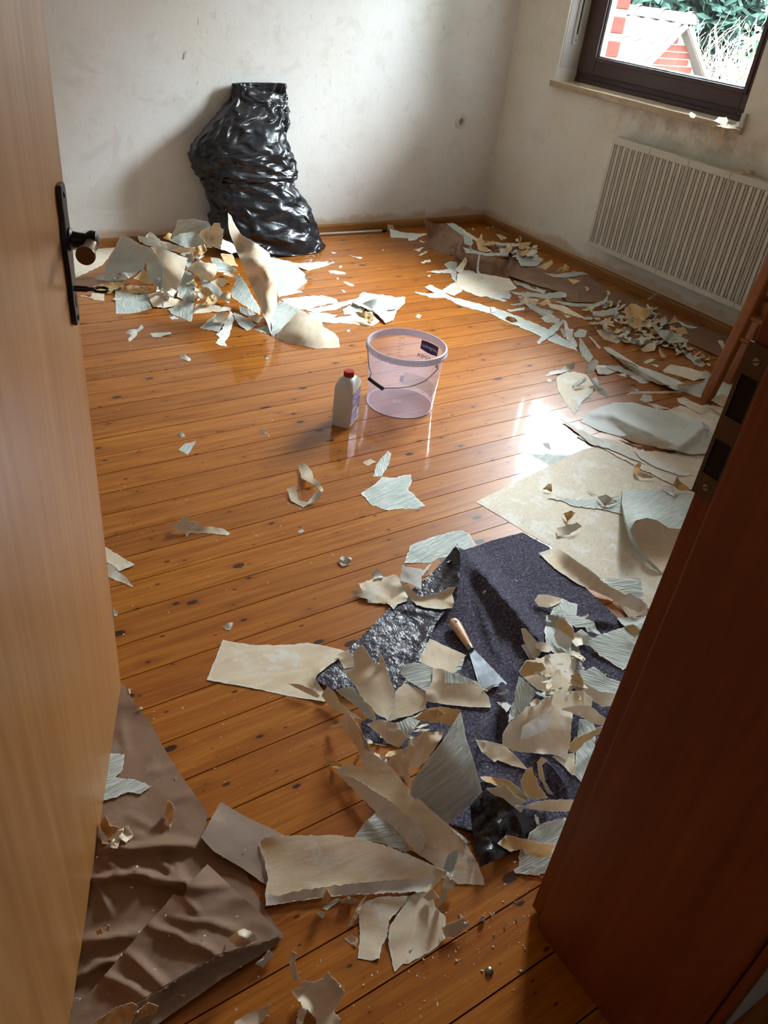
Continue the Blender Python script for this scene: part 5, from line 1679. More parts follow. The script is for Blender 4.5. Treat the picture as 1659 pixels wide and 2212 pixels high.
S('B', Z, 'k', 'turned down lower flap of', [(596, 998), (690, 890, 5), (785, 785, 9), (860, 830, 8), (950, 880, 6.4), (965, 920, 5.4), (1050, 970, 3), (1075, 1000, 2), (1086, 1072), (1000, 1078), (910, 1082), (760, 1052)], put=False, drape=False, tear=.4, ctrl=[(850, 950, 4.5), (760, 980, 3.2)])
S('B', Z, 'm', 'tall pointed triangle of', [(330, 515, 13), (390, 600, 9), (440, 700, 5), (495, 780, 2), (490, 828, .6), (400, 783, 2.4), (280, 693, 5), (275, 660, 6)], put=False, grain=1.0)
S('B', Z, 'm', 'low slim leaf of', [(330, 760, 3), (430, 800, 2), (462, 830, .8), (400, 837, .5), (345, 812, 1)])
S('B', Z, 'm', 'rounded front leaf of', [(290, 810, 2.6), (340, 830, 2), (430, 880, .8), (457, 907), (395, 947), (330, 902, .8)], grain=2.2)
S('B', Z, 'k', 'short pinched bit of', [(400, 842, 2), (512, 842, 1.6), (480, 893), (430, 872, .8)])
S('B', Z, 'm', 'tucked under tip of', [(440, 937), (560, 905, .4), (582, 977), (500, 957)])
for q in ([(1000, 500), (1060, 498, .4), (1130, 515, .4), (1125, 528), (1060, 525), (1015, 518)], [(1110, 580), (1190, 600, .4), (1185, 618), (1140, 605)], [(1095, 640), (1130, 655, .5), (1115, 665)], [(1145, 380), (1200, 395, .5), (1255, 400), (1240, 412), (1180, 395)], [(1020, 360), (1060, 365, .5), (1040, 375)], [(1000, 430, .5), (1020, 410, 3), (1045, 440), (1020, 445)], [(1070, 470), (1090, 460, 1), (1105, 470), (1085, 480)], [(1130, 940), (1155, 928, 1), (1165, 950), (1140, 955)], [(1060, 553), (1085, 555, .3), (1070, 565)], [(525, 1130), (545, 1125, 1), (555, 1155), (535, 1160)], [(1400, 345), (1412, 338, .6), (1415, 350)], [(1640, 660), (1660, 655, .5), (1655, 668)]):
    S('B', 'bagside', 'w', 'small flake of', q)

# ------------------------------------------------------------------ corner: brown paper trough and its scraps
Z = 'tray'
S('D', Z, 'n', '', [(-180, -60, .4), (0, 40, .4), (150, 120, .6), (390, 100, 2.4), (410, 130, 1), (520, 200, .6), (800, 320, .6), (1000, 410, .3), (1440, 560), (1570, 650), (1500, 730), (1350, 700), (1150, 610), (800, 430), (520, 300), (470, 302), (250, 302), (180, 225, .8), (0, 175, 1.4), (-150, 120, 1.5)],
  label='long brown masking paper strip along the radiator wall', cat='masking paper', tear=.3, wr=.2, crease=.25, step=7)
S('C', Z, 'n', '', [(372, 120, 15), (400, 140, 14.4), (460, 170, 13), (510, 170, 13), (560, 165, 13.6), (640, 225, 10.5), (712, 275, 8.5), (690, 310, 7.5), (650, 400, 2.4), (625, 447), (540, 427), (420, 367), (415, 300, 3), (395, 220, 8.5)],
  label='upturned end wall of the brown paper trough', cat='masking paper', put=False, drape=False, tear=.3, crease=.25, step=4)
S('C', Z, 'n', '', [(645, 450, 3), (660, 380, 6), (682, 330, 8), (715, 280, 10), (688, 370, 8.4), (702, 420, 8.4), (790, 422, 8.4), (870, 440, 8.4), (940, 447, 8.4), (1060, 480, 7.4), (1160, 500, 6.6), (1230, 540, 5), (1320, 560, 4), (1450, 610, 3), (1550, 650, 2), (1700, 700, 1), (1690, 835), (1590, 775), (1420, 742), (1300, 722), (1190, 642, .6), (1060, 602), (900, 597), (760, 557), (665, 493)],
  label='long front wall of the brown paper trough', cat='masking paper', put=False, drape=False, tear=.3, crease=.35, step=5)
S('C', Z, 'm', 'dark upright lining of', [(570, 165, 13), (640, 170, 12), (720, 220, 9), (745, 285, 6), (640, 228, 9.4)], put=False)
S('C', Z, 'k', 'long upright blade of', [(690, 200, 10), (760, 250, 8), (830, 295, 5.4), (885, 335, 3.4), (820, 315, 5), (740, 272, 7)], put=False)
S('C', Z, 'm', 'rounded leaf of', [(715, 260, 7), (770, 270, 7), (800, 330, 5), (780, 365, 4), (720, 335, 5)], put=False)
S('C', Z, 'p', 'lengthwise pale strip of', [(880, 305, 5), (960, 330, 4), (1100, 335, 3), (1205, 340, 3), (1170, 362, 2), (1000, 352, 3)])
S('C', Z, 'o', 'star-shaped piece of', [(820, 300, 6.4), (850, 290, 7.4), (875, 250, 10.5), (872, 300, 7.4), (920, 380, 3.4), (960, 402, 2.4), (900, 412, 2.4), (840, 392, 3.4)], put=False)
S('C', Z, 'm', 'layered front strip of', [(710, 370, 7), (770, 385, 7), (900, 420, 5.4), (1000, 420, 4.4), (1100, 425, 3.4), (1060, 442, 4), (900, 442, 6), (740, 422, 7)], put=False)
S('C', Z, 'w', 'white upright spike of', [(770, 350, 11), (802, 402, 7), (770, 412, 7)], put=False)
heap('C', Z, [(880, 330), (1300, 350), (1400, 430), (1430, 470), (1200, 470), (950, 430)], 34, 5, (13, 40), 'ookmmkw', 4.5)
S('C', Z, 'o', 'thin hooked sliver of', [(1190, 270, 9), (1215, 290, 8), (1202, 325, 5), (1190, 342, 4), (1200, 300, 7)], put=False)
S('C', Z, 'o', 'broad pointed leaf of', [(1180, 340, 5), (1292, 325, 6.4), (1280, 352, 5), (1230, 392, 3), (1190, 382, 4)], put=False)
S('C', Z, 'm', 'shaded flat leaf of', [(1180, 480, 3), (1290, 440, 4), (1400, 470, 3), (1340, 532, 1), (1210, 532, 2)])
S('C', Z, 'o', 'curled ring of', [(1340, 542, 2), (1430, 500, 4), (1470, 480, 6), (1478, 510, 5), (1420, 562, 1)], put=False)
S('C', Z, 'o', 'tall crumpled bit of', [(1500, 572, 2), (1580, 515, 5), (1622, 540, 4), (1590, 592, 1)], crease=.3)
S('C', Z, 'n', '', [(960, 190, .8), (1010, 185, 1.6), (1112, 245, .8), (1090, 267), (1000, 232)], label='small brown paper scrap against the corner skirting board', cat='masking paper')
for q in ([(990, 260), (1040, 265, 1), (1087, 290), (1040, 312)], [(1160, 300, .5), (1185, 295, 2), (1190, 320, .6), (1165, 325)], [(785, 215), (800, 205, .8), (805, 230)], [(905, 205), (930, 200, .5), (940, 214)], [(955, 190), (975, 196, .6), (960, 208)]):
    S('C', 'corner', 'k', 'small flake of', q)
S('C', 'corner', 'p', 'wedge-shaped strip of', [(85, 212, 4), (200, 245, 2), (330, 255, 1), (420, 255, 1), (330, 287), (240, 292), (95, 287)], tear=.5)
S('C', 'corner', 'k', 'upright square scrap of', [(65, 180, 6), (115, 182, 6), (127, 217, 3), (70, 217, 3)], put=False)
S('C', 'corner', 'w', 'tattered low bit of', [(240, 292, 1), (330, 290, .4), (312, 307), (250, 317)])
S('C', 'corner', 'w', 'small curl of', [(340, 310), (390, 325, .6), (375, 337), (345, 322)])
Z = 'corner'
S('C', Z, 'p', 'half covered pale patch of', [(690, 560, .8), (800, 575, .8), (825, 602), (700, 602)])
S('C', Z, 'm', 'forked narrow scrap of', [(550, 515), (600, 490, .8), (660, 500, 1), (655, 590), (652, 667), (620, 642), (600, 562)], grain=1.3)
S('C', Z, 'w', 'thin ragged strip of', [(400, 580), (500, 570, .5), (600, 555, .5), (660, 590), (560, 592), (490, 592)])
S('C', Z, 'c', 'large smooth piece of', [(660, 600, .8), (700, 590, 1), (900, 600, 1), (1110, 640, .8), (1172, 720), (1060, 762), (900, 792), (850, 792), (700, 732), (660, 672, .4)], tear=.5)
S('C', Z, 'k', 'square outer piece of', [(525, 742), (600, 690), (660, 660, .4), (707, 742), (640, 787)])
S('C', Z, 'k', 'leaning ribbon of', [(740, 435, 8), (792, 420, 8), (745, 500, 4), (695, 602), (640, 562, .6), (700, 500, 4)], put=False)
S('C', Z, 'w', 'string-thin hanging strip of', [(845, 440, 9), (862, 435, 9), (850, 500, 6), (845, 570, 2), (890, 632), (860, 647), (828, 582, 2), (833, 500, 6)], put=False, tear=.3)
S('C', Z, 'm', 'very long narrow strip of', [(300, 755), (400, 765, .2), (470, 762, .2), (385, 712), (430, 690, .4), (530, 740, .4), (600, 790, .2), (760, 830), (950, 885, .3), (1050, 910), (1300, 1010, .3), (1480, 1090), (1670, 1215), (1690, 1255), (1500, 1192), (1300, 1095), (1100, 1013), (940, 932), (700, 872), (560, 802), (440, 802)], grain=-.45, tear=.6)
S('C', Z, 'o', 'tuft of', [(1065, 985, 2), (1090, 960, 3.4), (1150, 970, 3.4), (1192, 1010, 1), (1120, 1014, 1)], crease=.5)
S('C', Z, 'w', 'stuck-on flake of', [(945, 880, .8), (985, 885, .8), (992, 922, .3), (955, 927, .3)])
S('C', Z, 'p', 'angular bluish scrap of', [(920, 790), (1010, 770, .4), (1100, 750, .4), (1127, 780), (1112, 812), (1000, 802)])
S('C', Z, 'w', 'slim pointed scrap of', [(905, 785), (1000, 795, .3), (1087, 825), (1060, 837), (950, 807)])
S('C', Z, 'm', 'curved upper blade of', [(1130, 650), (1250, 680, .8), (1420, 745, .8), (1400, 767, .4), (1280, 732), (1160, 682)], grain=-.3)
S('C', Z, 'm', 'blunt paddle-shaped piece of', [(1080, 745), (1200, 760, .4), (1400, 767, .8), (1540, 750, 1.2), (1597, 765, .8), (1592, 802), (1420, 812), (1200, 782)], grain=.1)
S('C', Z, 'k', 'bunched little fold of', [(1180, 790, .8), (1240, 785, 2), (1300, 810, 2), (1362, 815, 2), (1330, 872), (1250, 852)], crease=.4)
S('C', Z, 'o', 'winged little fold of', [(1340, 852, .4), (1440, 810, 2), (1467, 850, 1), (1400, 872)])
S('C', Z, 'm', 'broad slanting piece of', [(1190, 815), (1260, 850, .6), (1482, 920, .4), (1460, 952), (1400, 962), (1300, 902), (1200, 832)], grain=-.5)
S('C', Z, 'm', 'short thin strip of', [(1115, 857), (1230, 840, .4), (1250, 857), (1140, 872)])
S('C', Z, 'w', 'short stick-like strip of', [(1085, 907), (1240, 885, .6), (1235, 907), (1110, 922)])
S('C', Z, 'w', 'slanting sliver of', [(1330, 890, .6), (1502, 962), (1480, 972), (1340, 907)])
for q in ([(290, 390), (330, 385, .5), (375, 370, 1), (340, 410)], [(330, 440), (400, 400, 1), (410, 415), (360, 440)], [(380, 485, .5), (430, 475, .5), (440, 495), (390, 500)], [(350, 500), (385, 492, .4), (390, 505), (365, 510)], [(405, 612), (440, 610, .5), (425, 627)], [(305, 965), (330, 940, 1), (360, 950, 1), (340, 980)], [(1550, 925), (1580, 950), (1642, 960, .5), (1600, 972)]):
    S('C', Z, 'w', 'small flake of', q)

# ------------------------------------------------------------------ shreds below the radiator
Z = 'rad'
S('D', Z, 'k', 'long flat backing strip of', [(100, 310, .6), (220, 325, .8), (330, 390, .4), (382, 422), (250, 382), (130, 342)])
S('D', Z, 'm', 'long arched ribbon of', [(130, 290, .8), (300, 310, .8), (430, 315, 1.6), (500, 290, 3.4), (532, 255, 5.4), (525, 302, 3.4), (440, 337, .8), (280, 332, .2)], tear=.5, grain=0)
S('D', Z, 'k', 'flat low layer of', [(450, 500, .8), (560, 500, .8), (642, 562), (600, 592), (500, 562)])
heap('D', Z, [(380, 340), (520, 300), (700, 290), (860, 350), (960, 440), (1060, 560), (1200, 690), (1050, 660), (900, 610), (640, 570), (480, 530), (390, 430)], 140, 21, (11, 34), 'kkooookmwp', 3.4)
heap('D', Z, [(1020, 590), (1180, 640), (1290, 740), (1250, 770), (1120, 700), (1040, 650)], 22, 22, (6, 18), 'ookk', 1.8)
S('D', Z, 'm', 'boat-shaped leaf of', [(420, 370, 3), (520, 360, 4), (600, 335, 5), (602, 382, 3), (500, 402, 2), (430, 397, 2)])
S('D', Z, 'o', 'largest upright piece of', [(650, 350, 6.4), (700, 310, 8), (780, 340, 7.4), (852, 360, 5.4), (790, 432, 3), (700, 402, 3.4), (660, 412, 3.4)], put=False)
S('D', Z, 'o', 'second upright piece of', [(660, 440, 4), (750, 410, 5), (782, 470, 3), (720, 492, 2)], crease=.4)
S('D', Z, 'm', 'forked pale leaf of', [(840, 460, 5), (870, 450, 5), (900, 500, 3), (980, 500, 2), (1062, 555, 2), (1060, 582, 1), (970, 592), (900, 542, 1), (880, 512, 3)])
S('D', Z, 'k', 'straight upward strip of', [(800, 465, 3), (900, 420, 4), (940, 400, 5), (947, 415, 4), (880, 452, 3), (820, 482, 2)], put=False)
S('D', Z, 'p', 'long pale front strip of', [(640, 545, .8), (780, 565, .8), (902, 575, .8), (820, 602), (700, 592)])
S('D', Z, 'k', 'cupped front piece of', [(760, 632, .8), (830, 590, 3), (882, 590, 3), (860, 642, 1), (780, 652)])
S('D', Z, 'o', 'hanging curl of', [(885, 600, 4), (912, 650, 2), (942, 690), (910, 692), (890, 642, 2)])
S('D', Z, 'm', 'slanting end strip of', [(1030, 610, 2.4), (1100, 660, .8), (1212, 730, .8), (1200, 757), (1150, 742), (1080, 682, .8)], grain=-.5)
S('D', Z, 'w', 'outlying hooked strip of', [(1010, 420, .8), (1080, 460, .4), (1162, 480, 2), (1120, 487), (1050, 464)])
S('D', Z, 'o', 'outlying peaked scrap of', [(965, 452, .8), (1000, 395, 4), (1022, 442, 1.6)])
S('D', Z, 'o', 'outlying flat scrap of', [(990, 492, .3), (1070, 475, 1.6), (1097, 522), (1040, 532)])
S('D', Z, 'k', 'lone blade of', [(1305, 570, .4), (1340, 575, .8), (1367, 652), (1345, 652)])
S('D', Z, 'k', 'stick-like strip leaning on the skirting,', [(800, 287, 5), (870, 240, 8), (892, 235, 8), (830, 282, 5)], put=False, drape=False)
S('D', 'tray', 'm', 'bowed leaf of', [(60, 95, 1.6), (160, 105, 1.6), (300, 85, 3.6), (380, 95, 3.6), (392, 105, 2.6), (250, 127, .8), (140, 122, .8)])
S('D', 'tray', 'o', 'crumpled wall-side bit of', [(240, 132, .8), (300, 140, 1.8), (342, 155, .8), (290, 177)], crease=.3)
heap('D', 'tray', [(350, 190), (560, 230), (540, 260), (400, 220)], 6, 31, (6, 14), 'k', .8)
Z = 'chair'
S('D', Z, 'w', 'ragged small piece of', [(60, 412), (110, 390, .4), (200, 420, .4), (180, 452), (90, 442)])
S('D', Z, 'm', 'crossing ribbon of', [(30, 587), (100, 500, 1), (215, 420, 4), (227, 440, 3), (140, 532, 1), (45, 597)], grain=.8, put=False)
S('D', Z, 'w', 'bent narrow piece of', [(215, 420, 4), (240, 440, 3), (260, 500, 2), (322, 602), (310, 622), (240, 562), (230, 492, 2)], put=False)
S('D', Z, 'w', 'squarish flake of', [(190, 487), (290, 490, .4), (285, 547), (220, 547)])
S('D', Z, 'p', 'folded small square of', [(290, 522), (330, 490, .8), (387, 500, .8), (370, 547), (300, 547)])
S('D', Z, 'm', 'twisted embossed tail of', [(330, 550, 3), (380, 610, 1), (427, 690), (400, 727), (350, 682), (330, 622, .8)], grain=-.9)
S('D', Z, 'w', 'thread-thin strip of', [(395, 540), (410, 545, .5), (482, 620), (470, 630)])
S('D', Z, 'c', 'rounded fan of', [(170, 832), (200, 800, .4), (300, 790, .8), (380, 810, .8), (420, 870, .5), (432, 920), (390, 962), (350, 992), (320, 1072), (300, 1092), (230, 1012), (180, 922)], tear=1.0)
S('D', Z, 'w', 'bright torn margin of', [(310, 1000, .4), (370, 950, .5), (425, 905, .7), (430, 925, .3), (385, 970, .3), (345, 1010, .2), (325, 1062, .2), (300, 1072, .3)], tear=1.6)
S('D', Z, 'w', 'winged upright flake of', [(80, 827), (130, 790, .4), (190, 780, .4), (260, 735, 3), (302, 735, 3), (290, 772, .8), (200, 802, .8), (110, 822)])
S('D', Z, 'w', 'upright white leaf of', [(360, 792, 1), (400, 720, 5), (440, 700, 6), (467, 720, 5), (430, 792, 2), (390, 802, 1)], put=False)
S('D', Z, 'm', 'thin bluish strip of', [(280, 882, 1), (370, 830, 1.6), (382, 845, 1.2), (300, 902, .7)])
S('D', Z, 'k', 'little boat of', [(280, 907, .8), (340, 885, 1.4), (372, 895, 1), (310, 917, .6)])
S('D', Z, 'm', 'curled standing piece of', [(420, 840, 3), (450, 830, 3), (470, 890, 2), (530, 940, 1), (532, 972), (480, 947), (430, 902, .8)], put=False)
S('D', Z, 'w', 'broken white band of', [(440, 745, .8), (510, 745, .8), (602, 790, .4), (530, 812, .4), (460, 802, .8)])
S('D', Z, 'm', 'sickle-shaped strip of', [(520, 750, .8), (600, 745, .8), (690, 790, .4), (800, 810), (822, 857), (680, 812), (560, 777, .4)], grain=-.3)
S('D', Z, 'w', 'triangular chip of', [(570, 812, .4), (660, 800, .4), (662, 827)])
S('D', Z, 'w', 'oval chip of', [(100, 842), (130, 840, .4), (142, 867), (110, 862)])
S('D', Z, 'w', 'tattered small band of', [(680, 822, .4), (760, 820, .4), (822, 872), (760, 872)])
S('D', Z, 'c', 'tan underside roll of the long', [(555, 668, 2), (600, 688, 3), (720, 740, 3), (830, 815, 3), (955, 885, 2), (900, 885, .8), (800, 845), (660, 755), (580, 692)], put=False)
S('D', Z, 'p', 'long folded white sheet of', [(500, 617), (540, 620, .4), (640, 680, .8), (750, 750, .8), (870, 790, .8), (1000, 840, .8), (1062, 870, 2), (1000, 892, 3), (940, 882, 3.4), (830, 822, 3.4), (700, 752, 3.2), (620, 702, 2.4), (555, 667, 1), (530, 652)], tear=.4)
S('D', Z, 'p', 'broad greenish sheet of', [(940, 892, 2), (1060, 870, 2.4), (1200, 860, 1.2), (1260, 800, .3), (1520, 760), (1500, 900), (1380, 962), (1250, 987), (1180, 972), (1080, 937), (1000, 917, .4)], tear=.3, ctrl=[(1080, 910, 2)])
S('D', Z, 'o', 'rolled brownish edge of', [(1000, 895, 3.2), (1080, 868, 3.8), (1190, 855, 3.2), (1222, 865, 2.6), (1120, 885, 2.4)], put=False)
S('D', Z, 'c', 'flat rectangular piece of', [(915, 782), (970, 740, .4), (1060, 755, .4), (1200, 790, .5), (1212, 832, .4), (1140, 857, .4), (1000, 812), (930, 797)], tear=.8)
S('D', Z, 'w', 'small cocked flake of', [(1160, 822, .8), (1210, 785, 3), (1252, 790, 2), (1240, 832, .8), (1190, 842, .8)])
S('D', Z, 'w', 'straight thin band of', [(655, 952), (700, 930, .4), (900, 930, .4), (1062, 925, .8), (1040, 942), (720, 947)], tear=.5)
S('D', Z, 'w', 'tiny lifted tip of', [(690, 900, 1.4), (752, 920, .4), (740, 932)])
S('D', Z, 'w', 'lobed flake of', [(755, 987), (780, 950, .8), (840, 960, .8), (847, 997), (800, 1007)])
S('D', Z, 'w', 'slanting torn band of', [(805, 1012), (870, 1020, .8), (960, 1050, .8), (1002, 1062, .4), (870, 1052)])
S('D', Z, 'c', 'stepped flat piece of', [(1015, 982, 1.4), (1060, 970, 1.4), (1150, 1010, .8), (1240, 1050, .8), (1247, 1067, .4), (1190, 1092, .4), (1110, 1052, .4), (1030, 1007, .4)], tear=.8)
S('D', Z, 'k', 'tan folded corner of', [(1250, 992, .8), (1340, 945, 4), (1412, 990, 1.6), (1420, 1012, .8), (1340, 1037, .8)])
S('D', Z, 'k', 'shadowed tan corner of', [(1230, 1030, .6), (1330, 1040, .6), (1400, 1085, 1.2), (1330, 1100, .8), (1280, 1060, .8)])
S('D', Z, 'w', 'drifting chip of', [(780, 722), (830, 700, .5), (872, 705), (800, 737)])
S('D', Z, 'w', 'drifting small chip of', [(835, 737), (892, 745, .4), (880, 760)])
S('D', Z, 'k', 'slim slip of', [(1480, 702), (1552, 680, .8), (1540, 712), (1500, 717)])
S('D', Z, 'm', 'peaked scrap of', [(1440, 772), (1490, 705, 4), (1502, 762, .8), (1470, 782)], put=False)
S('E', 'sheet', 'p', 'large undulating bright sheet of', [(640, 152), (690, 95, .4), (820, 50, .8), (920, 48, 1.2), (1060, 85, 2.4), (1200, 105, 4.4), (1340, 175, 6), (1385, 270, 4.4), (1365, 320, 1.6), (1235, 332, .8), (1150, 302, .8), (930, 262, .4), (850, 232), (740, 202)], tear=.35, step=5, wr=.12, ctrl=[(990, 115, .8), (1120, 150, 1.0)], ridges=[(830, 130, 1180, 285, 3.6, 55), (1150, 110, 1330, 200, 2.0, 50), (700, 110, 830, 135, .8, 30), (1180, 290, 1290, 200, 2.6, 50)])
S('E', 'sheet', 'c', 'tan underside of the bright', [(850, 236, .6), (930, 220, 3), (1010, 234, 3.6), (1120, 266, 3.4), (1180, 288, 2.6), (1250, 328, .8), (1100, 302, .4), (950, 272, .3)], put=False)
S('E', 'sheet', 'm', 'narrow curled lip of', [(1300, 155, 7.6), (1337, 180, 7), (1340, 232, 5), (1347, 247, 3.4), (1310, 202, 5.6)], put=False)
S('E', 'sheet', 'w', 'peeled bright patch of', [(930, 310, .6), (1000, 340, .6), (1150, 400, .7), (1242, 440, .5), (1200, 452, .4), (1050, 402, .4), (960, 347, .4)], tear=1.5)
S('E', 'sheet', 'm', 'wavy edged strip of', [(460, 567, .2), (520, 560, .3), (620, 575, .3), (740, 565, .4), (870, 560, .5), (885, 600, .5), (875, 662, .3), (780, 632, .3), (600, 612, .2), (540, 582, .2)], grain=.1)
S('E', 'sheet', 'k', 'shaded hollow of the curled', [(905, 735, 7), (960, 687, 8), (1000, 677, 8), (1060, 695, 7), (1130, 733, 5.4), (1190, 737, 5), (1150, 850, 1.6), (1085, 977, .4), (1020, 912, .6), (960, 842, 1.2), (920, 785, 3.4)], put=False, drape=False, tear=.2, ctrl=[(1010, 760, 3), (1050, 840, 1.0), (960, 760, 3.6)])
S('E', 'sheet', 'm', 'large curled over sheet of', [(868, 520, .8), (1000, 520, .8), (1270, 545, .8), (1230, 650, 3), (1192, 737, 5), (1120, 732, 6), (1060, 692, 7.4), (1000, 675, 8.4), (940, 690, 9), (908, 740, 7.6), (885, 690, 6.4), (863, 600, 2.4)], put=False, drape=False, grain=.1, tear=.2, ctrl=[(1000, 600, 3.0), (1100, 620, 2.6)])
S('E', 'sheet', 'm', 'curved rim of the curled', [(865, 600, 2.4), (885, 690, 6.4), (908, 742, 7.6), (925, 790, 5), (965, 850, 2.6), (1087, 980, .4), (1040, 952, .3), (960, 882, .8), (905, 790, 3), (872, 670, 3)], put=False, drape=False, tear=.2)
S('E', 'sheet', 'o', 'small bent curl of', [(430, 522), (465, 490, 2), (482, 490, 2), (482, 537, .2), (455, 522, 1)])
S('E', 'sheet', 'k', 'spindly twisted shred of', [(668, 525, .6), (740, 558, 1), (850, 560, 1.6), (800, 572, 1), (700, 547, .4)])
S('E', 'sheet', 'w', 'crumpled white knot of', [(730, 562, 1), (780, 550, 2.8), (842, 590, 1), (770, 612, .6)], crease=.5)
S('E', 'sheet', 'o', 'beetle-shaped curl of', [(545, 652, .6), (590, 635, 3), (612, 650, 2), (570, 702, .6)], crease=.5)
S('E', 'sheet', 'k', 'cupped pale scrap of', [(510, 732, 1), (560, 720, 2), (620, 700, 3), (647, 720, 1.5), (580, 767, .6), (515, 777, .6)])
S('E', 'sheet', 'o', 'looped double curl of', [(930, 392, 1), (970, 370, 4), (962, 420, 2), (1047, 457, 1), (990, 462, .6), (930, 437, 1)])
S('E', 'sheet', 'w', 'bright flat tongue of', [(1058, 592, 1), (1150, 540, 1.6), (1152, 572, 1.2), (1080, 597, .8)])
S('E', 'sheet', 'w', 'forked bright flake of', [(1080, 502, 1), (1140, 500, 2.4), (1150, 530, 1.6), (1150, 560, 1.4), (1100, 532, .8)])
S('E', 'sheet', 'o', 'peaked knot of', [(1140, 500, 2), (1165, 450, 5.4), (1182, 480, 3.4), (1242, 520, 1), (1180, 530, 1)], crease=.4)
S('E', 'sheet', 'k', 'long rolled border of', [(410, 867, 1.6), (510, 835, 1.6), (560, 870, 3.4), (720, 980, 3.6), (800, 1050, 3), (860, 1080, 2), (1005, 1162, 2), (1000, 1202, 1), (900, 1217, .4), (850, 1142, .8), (800, 1112, .3), (620, 1032, .3), (500, 952, .3)], tear=.4, ctrl=[(600, 940, 2.4), (700, 1020, 2)])
S('E', 'sheet', 'm', 'square grey-green flap of', [(740, 1010, 3.4), (850, 1005, 4), (965, 1000, 4), (987, 1122, 2.4), (900, 1092, 3), (830, 1062, 3.2)], put=False)
S('E', 'sheet', 'k', 'bunched tan end of', [(845, 1107, 3), (910, 1085, 5), (970, 1120, 4), (1012, 1160, 2), (950, 1192, 1.6), (880, 1152, 2)], crease=.5)
S('E', 'sheet', 'w', 'grey chip beside the', [(430, 272), (465, 265, .8), (482, 305), (460, 297)])

# ------------------------------------------------------------------ around the folded felt
Z = 'felt'
S('J', 'mid', 'm', '', [(40, 297), (80, 180, .4), (200, 130, .4), (350, 90, .4), (420, 78, .4), (472, 100, .3), (522, 182), (440, 207), (380, 242), (270, 262), (220, 292)], label='wide embossed mint wallpaper piece beside the raised felt corner', grain=.25, tear=.7)
S('J', Z, 'w', 'thin slip under the corner,', [(150, 362, .4), (225, 290, .6), (205, 332, .3), (160, 382, .2)])
S('J', Z, 'w', 'small lobed flake of', [(270, 272, .8), (300, 255, 1.2), (372, 250, 1), (340, 292, .5), (290, 292, .4)])
S('I', Z, 'k', 'wide jagged piece of', [(1108, 522, .8), (1165, 510, 1.4), (1215, 550, .8), (1175, 465, 1.6), (1280, 430, 1.6), (1460, 400, 2), (1482, 470, 1.6), (1532, 560, 1.2), (1520, 592, .8), (1460, 612), (1430, 652), (1390, 612, .3), (1240, 602), (1240, 577, .4), (1160, 557, .4)], crease=.3)
S('I', Z, 'w', 'little ragged crest of', [(1265, 402, .8), (1310, 360, 2.2), (1345, 390, 1.8), (1352, 422, 1.2), (1290, 432, .8)])
S('J', Z, 'w', 'upright white square of', [(30, 310, 5), (60, 320, 5), (157, 335, 4), (157, 472, 2.4), (80, 432, 3), (10, 412, 3.6)], put=False, tear=.5)
S('J', Z, 'k', 'cradle-shaped curl of', [(8, 410, 4), (60, 440, 4), (140, 520, 3), (250, 500, 3.5), (340, 460, 5), (387, 450, 5), (357, 500, 3.5), (372, 552, 2), (360, 592, 1), (290, 602, .8), (190, 592, .8), (120, 572, 1.2), (50, 492, 2.8)], put=False, tear=.5)
# long flat piece under the felt tip, drawn first by height
S('I', Z, 'k', 'long flat board-like piece of', [(205, 867), (300, 890, .3), (440, 908, .3), (700, 905, .2), (800, 890, .4), (900, 905, .4), (1030, 935, .8), (1090, 955, .8), (1060, 985, .7), (980, 1040, .3), (880, 1120, .2), (865, 1150, .2), (930, 1240, .3), (960, 1290, .3), (930, 1312, .3), (700, 1277), (400, 1212), (140, 1167), (88, 1157)], tear=.4, grain=-.1)
S('I', Z, 'k', 'rolled sliver on the board-like', [(668, 1182, 1.4), (740, 1185, 2), (850, 1225, 2), (902, 1270, 1), (880, 1287, .8), (780, 1242, 1)])
S('I', Z, 'k', 'bent square tab of', [(1020, 972, 2), (1090, 950, 2.6), (1132, 970, 2.8), (1142, 1062, 2), (1070, 1077, 1.4)])
S('I', Z, 'k', 'underlying narrow fold of', [(905, 1272, .8), (950, 1205, 2.6), (1000, 1240, 2.8), (1050, 1330, 2), (1200, 1442, 1.4), (1040, 1392, .6)])
S('J', Z, 'k', 'tilted squarish piece of', [(135, 947, 2), (210, 795, 2), (300, 840, 2), (447, 905, 2), (400, 1002, 1.4), (350, 1022, 1.4), (230, 992, 1.8)], tear=.4)
S('J', Z, 'm', 'hidden corner of', [(350, 1022, .8), (447, 912, 1), (402, 1032, .6)])
S('I', Z, 'k', 'broad lower piece of', [(1378, 1452, .8), (1430, 1330, 1.6), (1440, 1240, 2.4), (1510, 1180, 2.6), (1662, 1240, 2.4), (1662, 1360, 1.6), (1560, 1412, .8)])
S('I', Z, 'k', 'large spiky hand-shaped piece of', [(1060, 1087, 2.6), (1140, 1070, 3.4), (1140, 950, 5.4), (1200, 900, 7.4), (1240, 960, 6.4), (1280, 1020, 5.4), (1330, 1050, 5.4), (1318, 940, 8.4), (1352, 1000, 6.6), (1392, 1120, 4.6), (1432, 1230, 2.8), (1437, 1322, 1.4), (1385, 1453, .8), (1300, 1393, 1.8), (1210, 1293, 2.8), (1150, 1193, 2.8)], put=False, ctrl=[(1250, 1150, 4.4)])
S('I', Z, 'm', 'slanting embossed blade of', [(1015, 1232, 3), (1070, 1210, 3.8), (1140, 1205, 3.8), (1180, 1260, 3.6), (1250, 1350, 2.8), (1302, 1430, 2), (1290, 1452, 1.4), (1230, 1422, 1.4), (1160, 1342, 2), (1060, 1272, 2.4)], put=False, grain=-.8)
